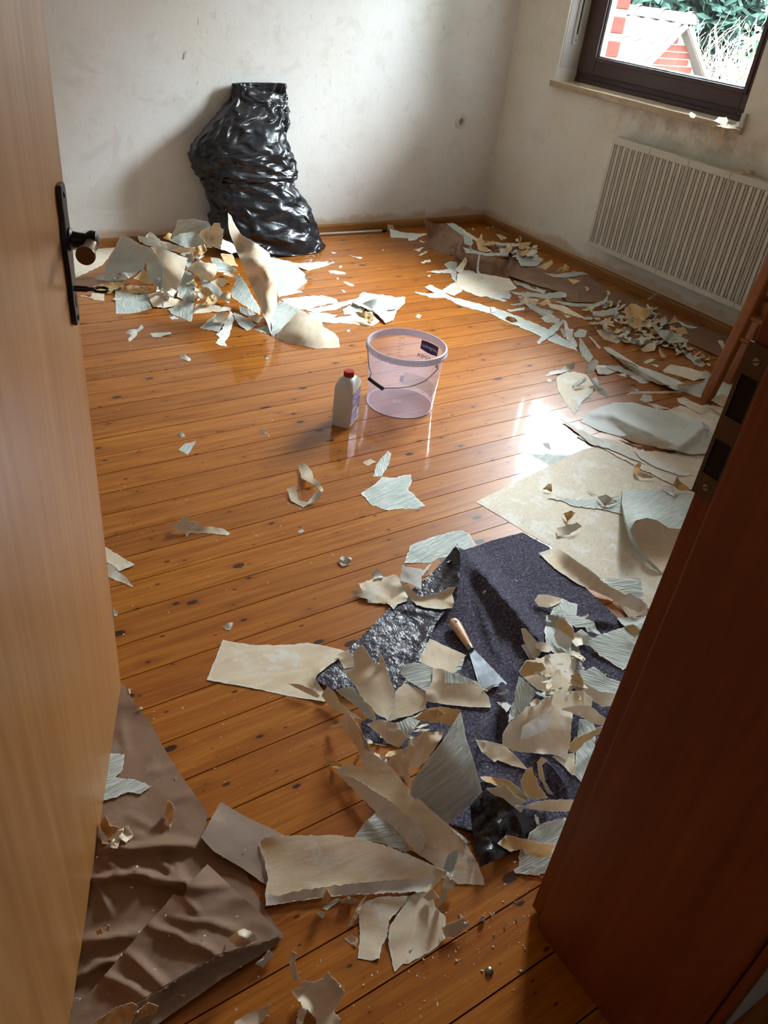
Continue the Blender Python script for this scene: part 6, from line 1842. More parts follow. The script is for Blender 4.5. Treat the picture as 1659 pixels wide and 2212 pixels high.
S('I', 'front', 'w', 'thin lifted sliver of', [(966, 1497, .8), (1040, 1465, 2.8), (1140, 1420, 4.6), (1152, 1425, 4.6), (1060, 1482, 2), (1000, 1502, .8)], put=False, tear=.3)
S('I', Z, 'm', 'ragged lobed piece of', [(1475, 1112, 3), (1500, 1050, 3.8), (1580, 1035, 3.8), (1650, 1040, 3.8), (1722, 1080, 3.8), (1722, 1160, 3.4), (1680, 1252, 2.8), (1600, 1202, 2.8), (1530, 1162, 2.8)], grain=-.2)
S('J', Z, 'k', 'wide folded band of', [(230, 992, 4), (300, 1000, 4.4), (380, 1040, 4), (520, 1080, 3), (600, 1180, 2), (617, 1252, 1.4), (480, 1252, .8), (300, 1232, .8), (180, 1212, 1.2), (183, 1155, 2.2), (225, 1080, 3.2)], tear=.4)
S('J', Z, 'm', 'embossed crest on the folded', [(310, 1012, 5), (400, 1030, 5), (490, 1070, 4.2), (532, 1112, 3.6), (430, 1092, 4.2), (310, 1092, 4.4)], put=False)
for q in ([(560, 1130, 1.5), (640, 1100, 2.2), (632, 1118, 1.4), (590, 1150, 1)], [(655, 1160, 1), (720, 1150, 1.6), (728, 1160, 1), (690, 1172, .8)], [(560, 490, 1.6), (585, 475, 2.4), (582, 484, 1.8), (566, 498, 1.4)]):
    S('J', Z, 'k', 'small flake of', q, rel=True)

# ------------------------------------------------------------------ pile beside the jamb
Z = 'pile'
S('J', Z, 'm', 'tall underlying piece of', [(980, 832, 2), (970, 740, 2), (990, 680, 2.6), (1025, 600, 2.8), (1080, 530, 2.8), (1192, 570, 2.8), (1182, 640, 2.8), (1150, 700, 2.8), (1202, 830, 2), (1212, 932, 2), (1130, 942, 2), (980, 862, 2)], grain=1.3)
S('J', Z, 'k', 'rounded lobe of', [(905, 542, 3), (930, 505, 3.4), (990, 505, 3.4), (1087, 530, 3.4), (1070, 562, 3), (1000, 592, 2.4), (930, 582, 2.4)], tear=.4)
S('J', Z, 'm', 'ragged cross strip of', [(1015, 622, 4), (1030, 595, 4), (1090, 600, 4.6), (1200, 650, 4.6), (1300, 685, 4.6), (1317, 742, 3.8), (1260, 752, 3.8), (1240, 720, 4.2), (1180, 722, 4.2), (1100, 667, 4.4), (1050, 647, 4)], grain=-.3)
S('J', Z, 'm', 'big sheet against the jamb,', [(1165, 762, 2), (1215, 735, 2.6), (1290, 790, 2.8), (1460, 730, 2.8), (1680, 680, 2.4), (1680, 900, 1.4), (1490, 1007, .8), (1420, 962, 1.4), (1330, 902, 1.8), (1270, 842, 2.2), (1220, 832, 2)], grain=-.8)
S('J', Z, 'm', 'folded back flap of', [(1450, 662, 1.4), (1520, 655, 1.4), (1660, 648, 1.4), (1640, 720, 2.4), (1570, 760, 2.8), (1510, 722, 2.4)])
S('J', Z, 'o', 'glossy folded tab of', [(1505, 712, 4), (1560, 700, 5), (1602, 740, 4), (1570, 792, 3)], put=False)
S('J', Z, 'o', 'upright bright curl of', [(1040, 682, 6), (1100, 665, 8), (1162, 730, 7), (1167, 802, 5), (1120, 782, 4.4), (1060, 732, 5.4)], put=False)
S('J', Z, 'w', 'lower lip of the bright', [(1030, 772, 4.4), (1060, 732, 6), (1162, 802, 5.2), (1130, 872, 3.6), (1060, 842, 3.8)], put=False)
S('J', Z, 'k', 'pointed standing blade of', [(815, 732, 7.4), (840, 725, 7.4), (900, 790, 5.6), (972, 857, 4), (950, 902, 3), (900, 932, 3), (870, 872, 4), (830, 802, 5.6)], put=False)
S('J', Z, 'w', 'white notch beside the blade of', [(815, 842, 3), (850, 830, 3.8), (902, 932, 2.6), (870, 932, 2)])
S('J', Z, 'm', 'underlying strip of', [(1105, 932, 3), (1150, 930, 3.8), (1212, 950, 3.8), (1240, 1012, 3), (1300, 980, 3), (1400, 1062, 2), (1500, 1090, 1), (1460, 1170, 1), (1350, 1152, 1), (1250, 1132, 2), (1170, 1052, 3)], grain=-.9)
S('J', Z, 'k', 'large rounded sheet of', [(800, 1012, 4.6), (850, 940, 5.4), (930, 935, 6.2), (1000, 900, 5.6), (1100, 890, 4.8), (1182, 932, 4), (1172, 1052, 4), (1152, 1142, 4), (1000, 1162, 4), (920, 1132, 4), (830, 1052, 4.6)], tear=.5)
S('J', Z, 'o', 'turned up ear of', [(800, 1017, 5.4), (850, 945, 7.6), (960, 960, 8.6), (982, 1002, 6.8), (920, 1032, 5.8), (830, 1052, 5.4)], put=False)
S('J', Z, 'o', 'orange upright fold of', [(1145, 1042, 6), (1200, 1020, 8.6), (1222, 1060, 8), (1242, 1132, 5), (1180, 1142, 4.4), (1160, 1092, 4.6)], put=False)
S('J', Z, 'k', 'trailing piece of', [(1190, 1062, 4.8), (1240, 1090, 4.8), (1340, 1150, 3.8), (1450, 1160, 2.8), (1440, 1240, 2), (1360, 1252, 2), (1290, 1212, 2.8), (1230, 1152, 3.8)])
S('J', Z, 'm', 'vertical lower strip of', [(1170, 1702, .8), (1180, 1560, 1), (1190, 1450, 1.6), (1200, 1330, 2.4), (1300, 1340, 2), (1310, 1450, 1.6), (1310, 1560, 1), (1260, 1690, .4), (1220, 1752, .4)], grain=1.5)
S('J', Z, 'k', 'shaded under layer of', [(1130, 1562, 1.6), (1172, 1550, 2), (1177, 1702, .8), (1150, 1702, .8), (1100, 1642, 1.2), (1020, 1582, 1.6)])
S('J', Z, 'm', 'slanting embossed band of', [(740, 1282, 4), (770, 1200, 4.8), (800, 1042, 6.6), (860, 1090, 6.6), (917, 1150, 5.8), (880, 1222, 4.8), (820, 1292, 4), (730, 1352, 3)], put=False, grain=1.2)
S('J', Z, 'k', 'largest folded sheet of', [(693, 1432, 4.6), (740, 1350, 5.4), (820, 1290, 6.2), (850, 1250, 6.4), (930, 1230, 6.4), (980, 1180, 6.4), (1100, 1150, 6.4), (1222, 1140, 5.6), (1292, 1192, 4.8), (1280, 1252, 4), (1160, 1292, 4.8), (1152, 1352, 4.8), (1142, 1502, 3), (1112, 1602, 2), (1060, 1572, 2), (900, 1557, 2), (760, 1542, 2), (693, 1502, 3)], tear=.4, ctrl=[(900, 1400, 4.6), (1040, 1330, 5)])
S('J', Z, 'w', 'pale sail-shaped piece of', [(808, 1467, 5), (825, 1380, 6.2), (880, 1340, 6.6), (960, 1300, 7), (1017, 1275, 7.4), (1000, 1342, 6.6), (992, 1402, 5.8), (920, 1432, 5.4), (850, 1462, 5)], put=False, tear=.6)
S('J', Z, 'k', 'thin bridging strip of', [(1080, 1262, 6), (1200, 1240, 6.8), (1270, 1240, 6), (1380, 1330, 4.2), (1360, 1372, 3.4), (1290, 1362, 4), (1210, 1312, 5)], put=False)
S('J', Z, 'o', 'long looped curl of', [(1138, 1502, 5), (1170, 1460, 6), (1370, 1370, 5), (1340, 1422, 3.4), (1250, 1482, 3.4), (1180, 1552, 3.4), (1138, 1547, 4)], put=False)
S('J', Z, 'k', 'sloping tail of', [(513, 1467, 2), (610, 1480, 2.4), (700, 1500, 2), (800, 1592, 1.4), (862, 1667, .8), (760, 1642, .8), (660, 1602, 1), (640, 1617, .8), (550, 1542, 1.4)], tear=.4)
S('J', Z, 'w', 'small white triangle of', [(655, 1217, 2), (720, 1220, 2.8), (757, 1240, 2.8), (720, 1287, 2)])
heap('J', Z, [(860, 920), (1280, 940), (1260, 1240), (900, 1240)], 14, 41, (10, 22), 'kow', 1.6)
heap('J', Z, [(1000, 640), (1300, 640), (1450, 900), (1300, 1300), (900, 1250), (850, 950)], 20, 42, (28, 64), 'kkmcc', 2.4, 'torn wavy scrap of')
K_ = [(1010, 502, 2), (1090, 510, 2.8), (1200, 530, 4.4), (1270, 590, 4.4), (1332, 652, 2.8), (1250, 642, 2), (1150, 572, 2.8), (1060, 542, 2)]
S('K', Z, 'o', 'low arched curl of', K_, put=False)
S('K', Z, 'k', 'open hand-like curl of', [(1055, 582, 2.8), (1180, 560, 4.6), (1232, 620, 4.6), (1312, 662, 3.8), (1250, 692, 2), (1180, 682, 2), (1120, 632, 2)], put=False)
S('K', Z, 'o', 'flame-shaped curl of', [(1270, 532, 5), (1310, 460, 7.4), (1342, 450, 7.4), (1382, 560, 5), (1442, 642, 3), (1350, 652, 3), (1290, 602, 4)], put=False)
roll = torn_sheet('felt_roll', 'm', fr_pts('K', [(1385, 430, 5), (1420, 415, 7), (1470, 450, 7.4), (1530, 530, 6.4), (1570, 610, 4.6), (1560, 655, 3.4), (1500, 615, 4), (1430, 545, 4.4)]), mats=FM, thick=0.003, tear=.2, put=False)
tag(roll, 'small rolled tongue of dark felt among the paper pile', 'felt mat')
S('K', Z, 'k', 'sheath round the felt roll,', [(1370, 422, 7.4), (1400, 385, 8.4), (1442, 410, 8.4), (1402, 440, 7.6), (1422, 540, 5.6), (1472, 622, 3.6), (1440, 612, 3), (1388, 522, 4.8)], put=False)
S('K', Z, 'k', 'twisted lower strip of', [(1200, 722, 4.6), (1240, 690, 5.4), (1300, 690, 4.8), (1380, 660, 4.8), (1530, 650, 4.8), (1600, 650, 3.8), (1600, 722, 2.8), (1510, 722, 3.6), (1440, 722, 3.6), (1290, 705, 3.6), (1255, 762, 2), (1230, 772, 2)], put=False)
S('K', Z, 'w', 'tiny pointed chip of', [(1358, 742, 3), (1382, 760, 2), (1392, 807, 1), (1370, 802, 1)])
bf = torn_sheet('plastic_back_fold', 'm', fr_pts('K', [(965, 690, 5), (1060, 610, 6), (1160, 640, 5.4), (1260, 720, 4.4), (1335, 790, 2.6), (1325, 862, 1.6), (1250, 962, .5), (1022, 1067, .3), (985, 932, .8)]), mats=FD, step=6, thick=0.003, tear=.2, wr=.25, crease=.6, drape=False, put=True, ctrl=fr_pts('K', [(1040, 760, 2.0), (1130, 820, 3.6), (1080, 900, 2.4), (1180, 880, 1.0), (1060, 1000, 1.8)]))
tag(bf, 'crumpled near corner of the felt with dark plastic side up', 'felt mat')
S('K', Z, 'm', 'low embossed piece of', [(1330, 852, 2), (1400, 800, 2), (1540, 760, 2), (1580, 790, 2), (1450, 1102, .8), (1380, 1117, .4), (1300, 1112, .4), (1235, 1102), (1228, 1082), (1260, 1062, .4), (1270, 962, 1.2), (1310, 902, 1.8)], grain=.1)
S('K', Z, 'o', 'tan band across the low', [(1128, 917, 2), (1180, 870, 2.8), (1300, 890, 3.2), (1420, 920, 3.2), (1490, 920, 2.8), (1460, 1002, 2.4), (1380, 1012, 2.4), (1310, 987, 2.4), (1280, 952, 2.4), (1210, 972, 1.4), (1160, 942, 1.4)])

# ------------------------------------------------------------------ torn heap at the near end
Z = 'front'
S('K', Z, 'm', 'embossed corner under the long', [(245, 882), (310, 790, .3), (385, 720, .4), (480, 812, .4), (592, 962, .2), (560, 977), (420, 922)], grain=-.2)
heap('K', Z, [(310, 170), (480, 140), (760, 130), (800, 260), (640, 440), (560, 520), (450, 430), (300, 330)], 16, 71, (26, 58), 'kkkoc', 3.0, 'wrinkled scrap of')
S('K', Z, 'k', 'upright rolled column of', [(160, 182, 4), (200, 95, 6), (240, 150, 7), (272, 200, 6.6), (302, 330, 4), (362, 392, 2), (300, 422, 1.6), (260, 332, 2.8)], put=False)
S('K', Z, 'm', 'green lining of the rolled', [(258, 150, 8), (277, 210, 7), (322, 290, 5), (364, 382, 2), (350, 384, 1.4), (288, 302, 3)], put=False)
S('K', Z, 'o', 'dark hollow fold of', [(613, 152, 8), (690, 90, 10), (780, 75, 11), (902, 95, 11.6), (852, 192, 9.6), (760, 172, 8), (640, 162, 7.4)], put=False)
S('K', Z, 'o', 'crumpled knot in the fold of', [(700, 102, 11), (760, 88, 13), (802, 120, 12), (740, 152, 10)], crease=.7, put=False)
S('K', Z, 'm', 'slanting sliver of', [(490, 182, 5), (692, 100, 7), (602, 232, 6.4), (570, 262, 5.6)], put=False, grain=1.2)
S('K', Z, 'k', 'upper lumpy piece of', [(318, 182, 5.4), (400, 155, 6.4), (500, 175, 7), (572, 270, 6.4), (520, 332, 4.8), (440, 292, 4.8), (390, 242, 4.8)], crease=.4, put=False)
S('K', Z, 'k', 'middle lumpy piece of', [(438, 422, 2.8), (540, 340, 5.4), (592, 310, 6.4), (592, 422, 4.8), (582, 562, 2.8), (530, 502, 2.8)], crease=.5, put=False)
S('K', Z, 'k', 'rust-stained lump of', [(573, 292, 7), (680, 230, 9), (792, 230, 9.6), (780, 272, 9.6), (680, 422, 6.6), (620, 462, 4.8), (590, 432, 4.8)], crease=.5, put=False)
S('K', Z, 'm', 'large tent-like embossed sheet of', [(905, 103, 13), (930, 250, 11.4), (985, 420, 9), (1037, 602, 4.6), (930, 705, 2), (822, 807, .5), (700, 722, 1.6), (588, 622, 4), (600, 540, 6), (700, 400, 9.4), (800, 270, 11.6)], put=False, drape=False, grain=.55, tear=.35, ctrl=[(880, 450, 9.4), (800, 560, 6.4)])
S('K', Z, 'k', 'very long diagonal strip of', [(125, 472, .8), (230, 430, 1.8), (300, 462, 2.4), (300, 402, 3.8), (330, 350, 4.8), (400, 390, 4), (480, 470, 3.4), (560, 560, 3.4), (680, 680, 3.4), (830, 812, 3), (920, 902, 2.4), (990, 1012, 1.4), (1032, 1112, .5), (1052, 1177), (880, 1172), (800, 1102, .4), (680, 1012, .4), (590, 962, .4), (480, 802, .8), (330, 672, .5), (200, 542, .5)], tear=.7, grain=-.7)
S('K', Z, 'w', 'whitish peeled layer on the diagonal', [(137, 482, 1.4), (250, 520, 2.7), (450, 650, 3.7), (642, 800, 3.7), (692, 902, 3.2), (640, 992, 1.6), (480, 812, 1.6), (330, 682, 1.2), (200, 552, 1)], tear=1.0)
S('K', Z, 'm', 'thin edging of', [(835, 817, 2.8), (880, 850, 2.6), (962, 912, 1.4), (940, 922, 1.2), (870, 862, 2)])
S('K', Z, 'm', 'small torn patch of', [(788, 1072, 3), (830, 980, 3.6), (892, 950, 3.6), (882, 1012, 2.8), (850, 1132, 2), (810, 1092, 2)], grain=1.0)
S('K', Z, 'k', 'tongue at the foot of', [(800, 1112, 2), (850, 1130, 2.4), (872, 1160, 1.4), (850, 1212, .8), (790, 1192, .8)])
S('K', Z, 'o', 'leaf-shaped chip of', [(55, 402, .4), (130, 412, .8), (180, 432, 1.6), (165, 456, .8), (120, 456, .2)])
Z = 'near'
S('M', Z, 'k', 'narrow hanging leg of', [(608, 402, .8), (640, 370, 1.2), (700, 350, 1.2), (862, 340, .8), (800, 412, .4), (752, 462, .3), (742, 542), (717, 582), (707, 642, .3), (660, 652), (603, 642), (615, 522)], tear=.8)
S('M', Z, 'k', 'broad hanging leg of', [(862, 340, 1), (960, 300, .8), (972, 392, .5), (1022, 442, .4), (1022, 547), (960, 602), (850, 667), (820, 667), (780, 707), (755, 602), (748, 542, .5), (760, 482, .6), (800, 422, .8)], tear=.8)
S('M', Z, 'k', 'big flat arrow-ended piece of', [(133, 92, .8), (160, 65, 1.8), (250, 55, 2.6), (420, 55, 3.4), (500, 52, 3.4), (640, 75, 3.4), (760, 110, 3.4), (880, 160, 3), (1042, 235, 1.8), (930, 327, .8), (880, 322, .8), (700, 332, .8), (460, 347, .7), (290, 372, .5), (168, 392, .5), (160, 332, .8), (175, 262, 1), (158, 172, 1), (140, 132, 1)], tear=.8, grain=-.15, step=8)
S('M', Z, 'w', 'whitish lower margin of the flat', [(163, 388, 1), (163, 325, 1.2), (230, 345, 1.6), (300, 320, 2.1), (480, 295, 2.5), (660, 275, 2.7), (860, 260, 2.4), (992, 255, 2.2), (900, 325, 1.3), (700, 331, 1.3), (460, 346, 1.1), (290, 371, .9)], tear=1.2)
S('M', Z, 'k', 'upright little roll of', [(980, 392, .8), (1000, 340, 3.6), (1000, 295, 4.6), (1027, 290, 4.6), (1032, 352, 2.8), (1000, 387, .8)], put=False)
S('M', Z, 'k', 'pinched little fold of', [(913, 347, 2), (960, 310, 3), (992, 352, 2.8), (940, 367, 1)], put=False)
S('M', Z, 'k', 'rectangular curled chip of', [(1003, 497, .8), (1030, 480, 1.8), (1110, 450, 1.8), (1142, 480, .8), (1060, 542, .3), (1020, 537, .3)])
S('M', Z, 'o', 'upright shaving of', [(428, 372, .8), (455, 308, 4), (477, 345, 3), (460, 372, .8)], put=False)
S('M', Z, 'm', 'slim offcut of', [(433, 402), (500, 355, .5), (522, 360, .5), (455, 412)])
S('M', Z, 'k', 'rolled offcut of', [(523, 367, .5), (560, 345, 2), (597, 360, 1), (570, 382)])
S('M', Z, 'w', 'wedge-shaped chip of', [(403, 422), (430, 415, .5), (452, 430), (435, 452)])
S('M', Z, 'k', 'cornered chip of', [(538, 547), (570, 525, .5), (607, 545, .5), (600, 587), (570, 577)])
S('M', Z, 'k', 'feathered shaving of', [(558, 494), (600, 400, 1.4), (642, 340, 2), (612, 422, .7), (577, 484)])
S('M', Z, 'w', 'hooked ribbon standing above the crumpled', [(273, 642, 3), (290, 608, 6), (312, 620, 6), (302, 662, 5), (322, 742, 2), (300, 752, 2), (278, 692, 3)], put=False, tear=.3)
S('M', Z, 'k', 'crumpled deeply torn piece of', [(288, 797, .5), (340, 780, 1), (330, 750, 1.8), (400, 755, 1.8), (440, 740, 2.6), (460, 708, 4.4), (500, 750, 3.6), (542, 800, 1.8), (510, 862, .8), (490, 897, .5), (522, 930, .5), (524, 975), (410, 985), (400, 922, .5), (360, 882, .8), (342, 952), (308, 954), (320, 892, .5), (340, 872, .8)], crease=.6)
S('M', Z, 'k', 'wedge cut by the doorway,', [(15, 945), (90, 900, .5), (150, 880, .8), (187, 858, 1.8), (172, 912, .5), (122, 975), (20, 985)])
S('M', Z, 'w', 'small winged chip of', [(113, 667), (150, 640, .8), (180, 603, 1.8), (207, 625, .8), (170, 657, .5), (150, 687)])
for q in ([(1180, 462), (1195, 435, 1.2), (1215, 445, 1), (1210, 465)], [(1230, 420), (1250, 438, .5), (1240, 442)], [(1350, 445), (1375, 450, .5), (1360, 460)], [(1300, 490), (1312, 482, .5), (1308, 498)], [(1080, 430), (1098, 432, .5), (1090, 442)], [(1248, 528), (1260, 522, .4), (1258, 534)], [(845, 605, .6), (868, 598, 1), (850, 622, .6)], [(1345, 370), (1375, 362, .4), (1362, 378)], [(1110, 512), (1132, 506, .5), (1120, 518)]):
    S('M', Z, 'w', 'tiny crumb-like chip of', q)

# ------------------------------------------------------------------ single scraps on the boards
Z = 'mid'
S('G', Z, 'm', 'little bluish leaf of', [(618, 237), (660, 195, .3), (742, 175, .5), (705, 242), (680, 272)], grain=.8)
for q in ([(605, 122), (640, 108, .8), (667, 140), (640, 147)], [(1200, 97), (1220, 83, .8), (1232, 110, .5), (1267, 124), (1215, 120)], [(148, 1380), (175, 1390, .5), (180, 1422), (155, 1432)], [(933, 1502), (970, 1480, .8), (1007, 1475, .6), (985, 1532), (955, 1527)], [(1468, 817), (1500, 803, .5), (1517, 820), (1485, 832)], [(1160, 845), (1175, 838, .4), (1183, 850), (1168, 856)]):
    S('G', Z, 'w', 'small flake of', q)
S('G', Z, 'k', 'twisted looped strip of', [(1473, 347, .8), (1510, 331, 1.8), (1540, 350, 2), (1575, 400, 2), (1582, 440, 2.8), (1620, 460, 3.6), (1654, 530, 2.8), (1640, 542, 2.8), (1600, 492, 2.8), (1540, 462, 2), (1500, 442, 1)], put=False)
S('G', Z, 'k', 'curved half of a looped strip,', [(1393, 517, .8), (1450, 495, 1.8), (1477, 600, .5), (1545, 610, .8), (1610, 518, 2.8), (1642, 545, 2.8), (1627, 592, 1.4), (1560, 622, .5), (1510, 652), (1420, 602, .3)])
S('G', Z, 'k', 'bird-shaped torn strip of', [(568, 792, .8), (620, 750, 2.8), (680, 698, 4.6), (687, 705, 4.6), (670, 750, 2.8), (767, 755, 2.8), (760, 772, 2), (720, 782, 1.4), (860, 790, .8), (940, 805, .5), (984, 835), (970, 850), (850, 837), (700, 832, .3), (670, 862), (663, 822, .5), (590, 817, .5)], tear=.5)
S('G', Z, 'k', 'upper wing at the door edge,', [(60, 930, .8), (100, 938, .8), (180, 985, .8), (302, 1062, .4), (190, 1107, .2), (140, 1062, .5), (80, 1040, .5)])
S('G', Z, 'k', 'lower wing at the door edge,', [(70, 1050, 1), (150, 1062, 1), (180, 1107, .5), (240, 1150, .5), (297, 1227), (220, 1192), (130, 1157), (80, 1130)])
S('P', Z, 'm', 'narrow upright leaf of', [(806, 1029), (812, 1005, .3), (838, 974, .4), (846, 980, .4), (839, 1006), (824, 1029)], grain=1.2)
S('P', Z, 'm', 'large map-shaped piece of', [(780, 1065), (812, 1045, .3), (826, 1030, .3), (850, 1032, .2), (886, 1024, .5), (890, 1040, .5), (882, 1058, .3), (919, 1093), (900, 1099), (862, 1099), (840, 1103), (820, 1096), (800, 1089)], grain=.2, tear=.9)
S('P', Z, 'k', 'small tan flake of', [(781, 999), (800, 991, .6), (813, 998), (795, 1006)])
S('P', Z, 'w', 'crumpled grey-white flake of', [(729, 1213), (740, 1200, .8), (752, 1205, 1), (763, 1202, .6), (755, 1219), (740, 1223)], crease=.4)

# ------------------------------------------------------------------ scraps on the brown paper
Z = 'brown'
S('L', Z, 'm', 'two-pronged embossed piece of', [(405, 513, 1), (490, 520, 1), (487, 562, .8), (477, 622, .7), (430, 667, 1), (560, 680, .8), (662, 718, .5), (590, 770, .3), (520, 757, .5), (430, 792, .3), (340, 812, .3), (360, 650, 1)], grain=.15)
S('L', Z, 'o', 'upright knotted curl of', [(738, 892, .8), (760, 808, 3.6), (792, 830, 3.6), (802, 877, 2.8), (780, 982, .5), (760, 932, .8)], crease=.4)
S('L', Z, 'o', 'large bow-like curl of', [(333, 962, 2), (370, 898, 4.6), (402, 970, 3.6), (455, 980, 3.6), (440, 1012, 2), (390, 1052, .8), (350, 1002, .8)], crease=.5)
S('L', Z, 'k', 'leaf below the bow-like', [(328, 1012, .8), (382, 1060, 1.4), (392, 1087, .8), (350, 1082, .5)])
S('L', Z, 'k', 'square tab below the bow-like', [(398, 1102, .5), (420, 1050, 2.4), (462, 1060, 2), (445, 1112, .5)])
S('L', Z, 'k', 'rolled end of the bow-like', [(453, 1002, .8), (510, 968, 3.6), (547, 1032, 1.8), (500, 1077, .8), (460, 1042, .8)])
S('L', Z, 'o', 'tiny wider curl of', [(308, 1632, 2.4), (340, 1608, 4), (357, 1640, 3), (320, 1657, 2.4)], rel=False)
S('L', Z, 'o', 'tiny narrower curl of', [(368, 1622, 2.2), (385, 1588, 3.6), (402, 1600, 3), (390, 1632, 2.2)])
S('L', Z, 'k', 'pale shell-shaped lump of', [(1136, 1682, 2.6), (1180, 1640, 4.4), (1240, 1613, 5), (1300, 1640, 4.4), (1322, 1682, 3), (1250, 1722, 2.8), (1200, 1732, 2.8)], crease=.4, ctrl=[(1230, 1670, 6)])
S('L', Z, 'o', 'large crumpled bunch of', [(262, 2222, 2.6), (350, 2170, 4), (430, 2108, 5), (540, 2078, 6), (582, 2100, 5), (540, 2182, 3.4), (520, 2230, 3), (380, 2262, 3)], crease=1.0)
S('L', Z, 'o', 'smaller crumpled bunch of', [(540, 2152, 4), (640, 2078, 5), (702, 2100, 4), (690, 2142, 3), (600, 2172, 3), (560, 2202, 2.6)], crease=.9)
for q in ([(570, 232), (600, 222, .8), (605, 236, .4), (580, 246)], [(515, 110), (530, 105, .5), (528, 140), (520, 142)], [(560, 1222, 2.4), (575, 1218, 3), (572, 1232, 2.4)], [(520, 1352, 1), (548, 1350, 1.6), (540, 1364, 1)], [(980, 1655, 1.8), (1000, 1652, 2.2), (998, 1664, 1.8)], [(660, 1868, 2), (690, 1864, 2.4), (685, 1874, 2)], [(840, 2028, 1), (875, 2030, 1.4), (862, 2042, 1)], [(180, 2050, 1.6), (220, 2048, 2.2), (205, 2068, 1.6)], [(805, 665), (815, 662, .4), (812, 680)], [(1240, 1118, 1), (1252, 1114, 1.4), (1250, 1124, 1)]):
    S('L', Z, 'k', 'tiny chip of', q)

# ------------------------------------------------------------------ scraps on the sill and radiator
for nm, q in (('small cluster flake of', [(1068, 850, 1), (1085, 838, 1.6), (1120, 862, 1), (1110, 882, .2), (1080, 876, .2)]),
              ('arched flake of', [(1255, 905, .8), (1290, 872, 2.4), (1340, 880, 2.2), (1372, 905, .8), (1310, 925, .3)]),
              ('pointed white flake of', [(1330, 925, .4), (1400, 935, 1), (1450, 900, 2.2), (1440, 945, .6), (1380, 962, .2)]),
              ('dark edged flake of', [(1300, 930, .5), (1345, 870, 3), (1360, 905, 2), (1340, 945, .4)]),
              ('low torn flake of', [(1270, 940, .2), (1340, 932, .6), (1450, 968, .2), (1350, 958, .2)])):
    o = torn_sheet('wallpaper_scrap', 'k', fr_pts('N', q), zoff=0.9585, drape=False, put=False, wr=.05)
    tag(o, nm + ' cream paper on the right end of the window sill', 'wallpaper scrap', 'scraps on the sill')
for nm, q in (('longer strip hanging over the sill edge', [(1318, 955), (1345, 948), (1330, 1000), (1300, 1050), (1278, 1082), (1285, 1040), (1305, 1000)]),
              ('shorter strip hanging over the sill edge', [(1248, 935), (1272, 930), (1250, 975), (1232, 1022), (1222, 1020), (1232, 975)])):
    o = torn_sheet('wallpaper_scrap', 'o', fr_pts('N', q), plane_x=XW - 0.0345, put=False)
    tag(o, 'thin tan ' + nm, 'wallpaper scrap', 'scraps on the sill')
for nm, q in (('longest tan shaving', [(1425, 1098, 1.2), (1500, 1085, 1.6), (1530, 1110, .3), (1480, 1118, .2)]), ('cup-shaped tan shaving', [(1522, 1100, 1), (1560, 1088, 2), (1580, 1108, .6), (1545, 1120, .2)]),
              ('pale flat shaving', [(1025, 946, .4), (1062, 942, .8), (1058, 956, .2), (1032, 958, .2)]), ('small pale shaving', [(1225, 1030, .3), (1262, 1024, 1), (1258, 1040, .2)])):
    q = [(1100 + x / 2.968, y / 2.968, z) for x, y, z in q]
    o = torn_sheet('paper_shaving', 'o', q, zoff=0.7745, drape=False, put=False, wr=.04)
    tag(o, nm + ' of paper lying on top of the radiator', 'paper shred', 'shavings on the radiator')

# ------------------------------------------------------------------ scraper
MT['handle'] = make_veneer('scraper_handle', srgb(206, 150, 108), srgb(222, 172, 130), srgb(232, 190, 150), 0.4, (20, 60, 20))
_k = Mat('scraper_blade', srgb(120, 124, 128), 0.36, 0.5, 0.8)
_k.color(_k.mix(_k.step(_k.noise(_k.coords('Object', (1, 1, 1)), 22, 4), 0.45, 0.62), srgb(104, 108, 114), srgb(140, 143, 150))); MT['blade'] = _k.m
hz = lambda p: float(hm_get(np.array([p.x]), np.array([p.y]))[0])
pa, pb = at(978, 1336, 0.030), at(1066, 1478, 0.024)
ax = (pb - pa); LT = ax.length
sc_ = tag(empty('paint_scraper', pa), 'paint scraper with wooden handle lying on the felt', 'scraper')
zmid = max(hz(pa + ax * t) for t in (0, .1, .2, .3, .4, .5))
sc_.location = (pa.x, pa.y, zmid + 0.010)
sc_.rotation_euler = (0, 0.035, math.atan2(ax.y, ax.x))
hl = LT * 0.44
mm = MB()
rings = []
for f, w, t in ((0, .004, .003), (.02, .0105, .007), (.10, .0145, .0095), (.25, .0155, .0102), (.5, .0135, .0100), (.75, .0108, .0092), (.93, .0092, .0085), (1.0, .0088, .0080)):
    rings.append([(f * hl, w * math.cos(a), t * math.sin(a)) for a in [2 * math.pi * i / 24 for i in range(24)]])
mm.rings(rings); hdl = mm.build('handle', MT['handle'], sc_, smooth=True)
mm = MB(); mm.lathe([(0.0042, -0.0004), (0.0042, 0.0004)], 16, Matrix.Translation((hl * 0.17, 0, 0.0102))); mm.build('hang_hole', MT['seal'], hdl)
mm = MB(); mm.rings([[(x, .0098 * s * math.cos(a), .0088 * s * math.sin(a)) for a in [2 * math.pi * i / 20 for i in range(20)]] for x, s in ((hl * .95, 1), (hl * 1.04, 1.02), (hl * 1.10, .92))])
mm.build('ferrule', MT['steel'], sc_, smooth=True)
bl0, bl1 = hl * 1.06, LT * 1.02
mm = MB()
out = [(bl0, -0.007), (bl0 + 0.012, -0.010), (bl1, -0.038), (bl1, 0.038), (bl0 + 0.012, 0.010), (bl0, 0.007)]
mm.rings([[(x, y, -0.0012) for x, y in out], [(x, y, 0.0004) for x, y in out]]); blade = mm.build('blade', MT['blade'], sc_)
lz = 0.0006
mm = MB(); q = [(bl1 - 0.052, -0.018), (bl1 - 0.006, -0.030), (bl1 - 0.006, 0.022), (bl1 - 0.046, 0.014)]
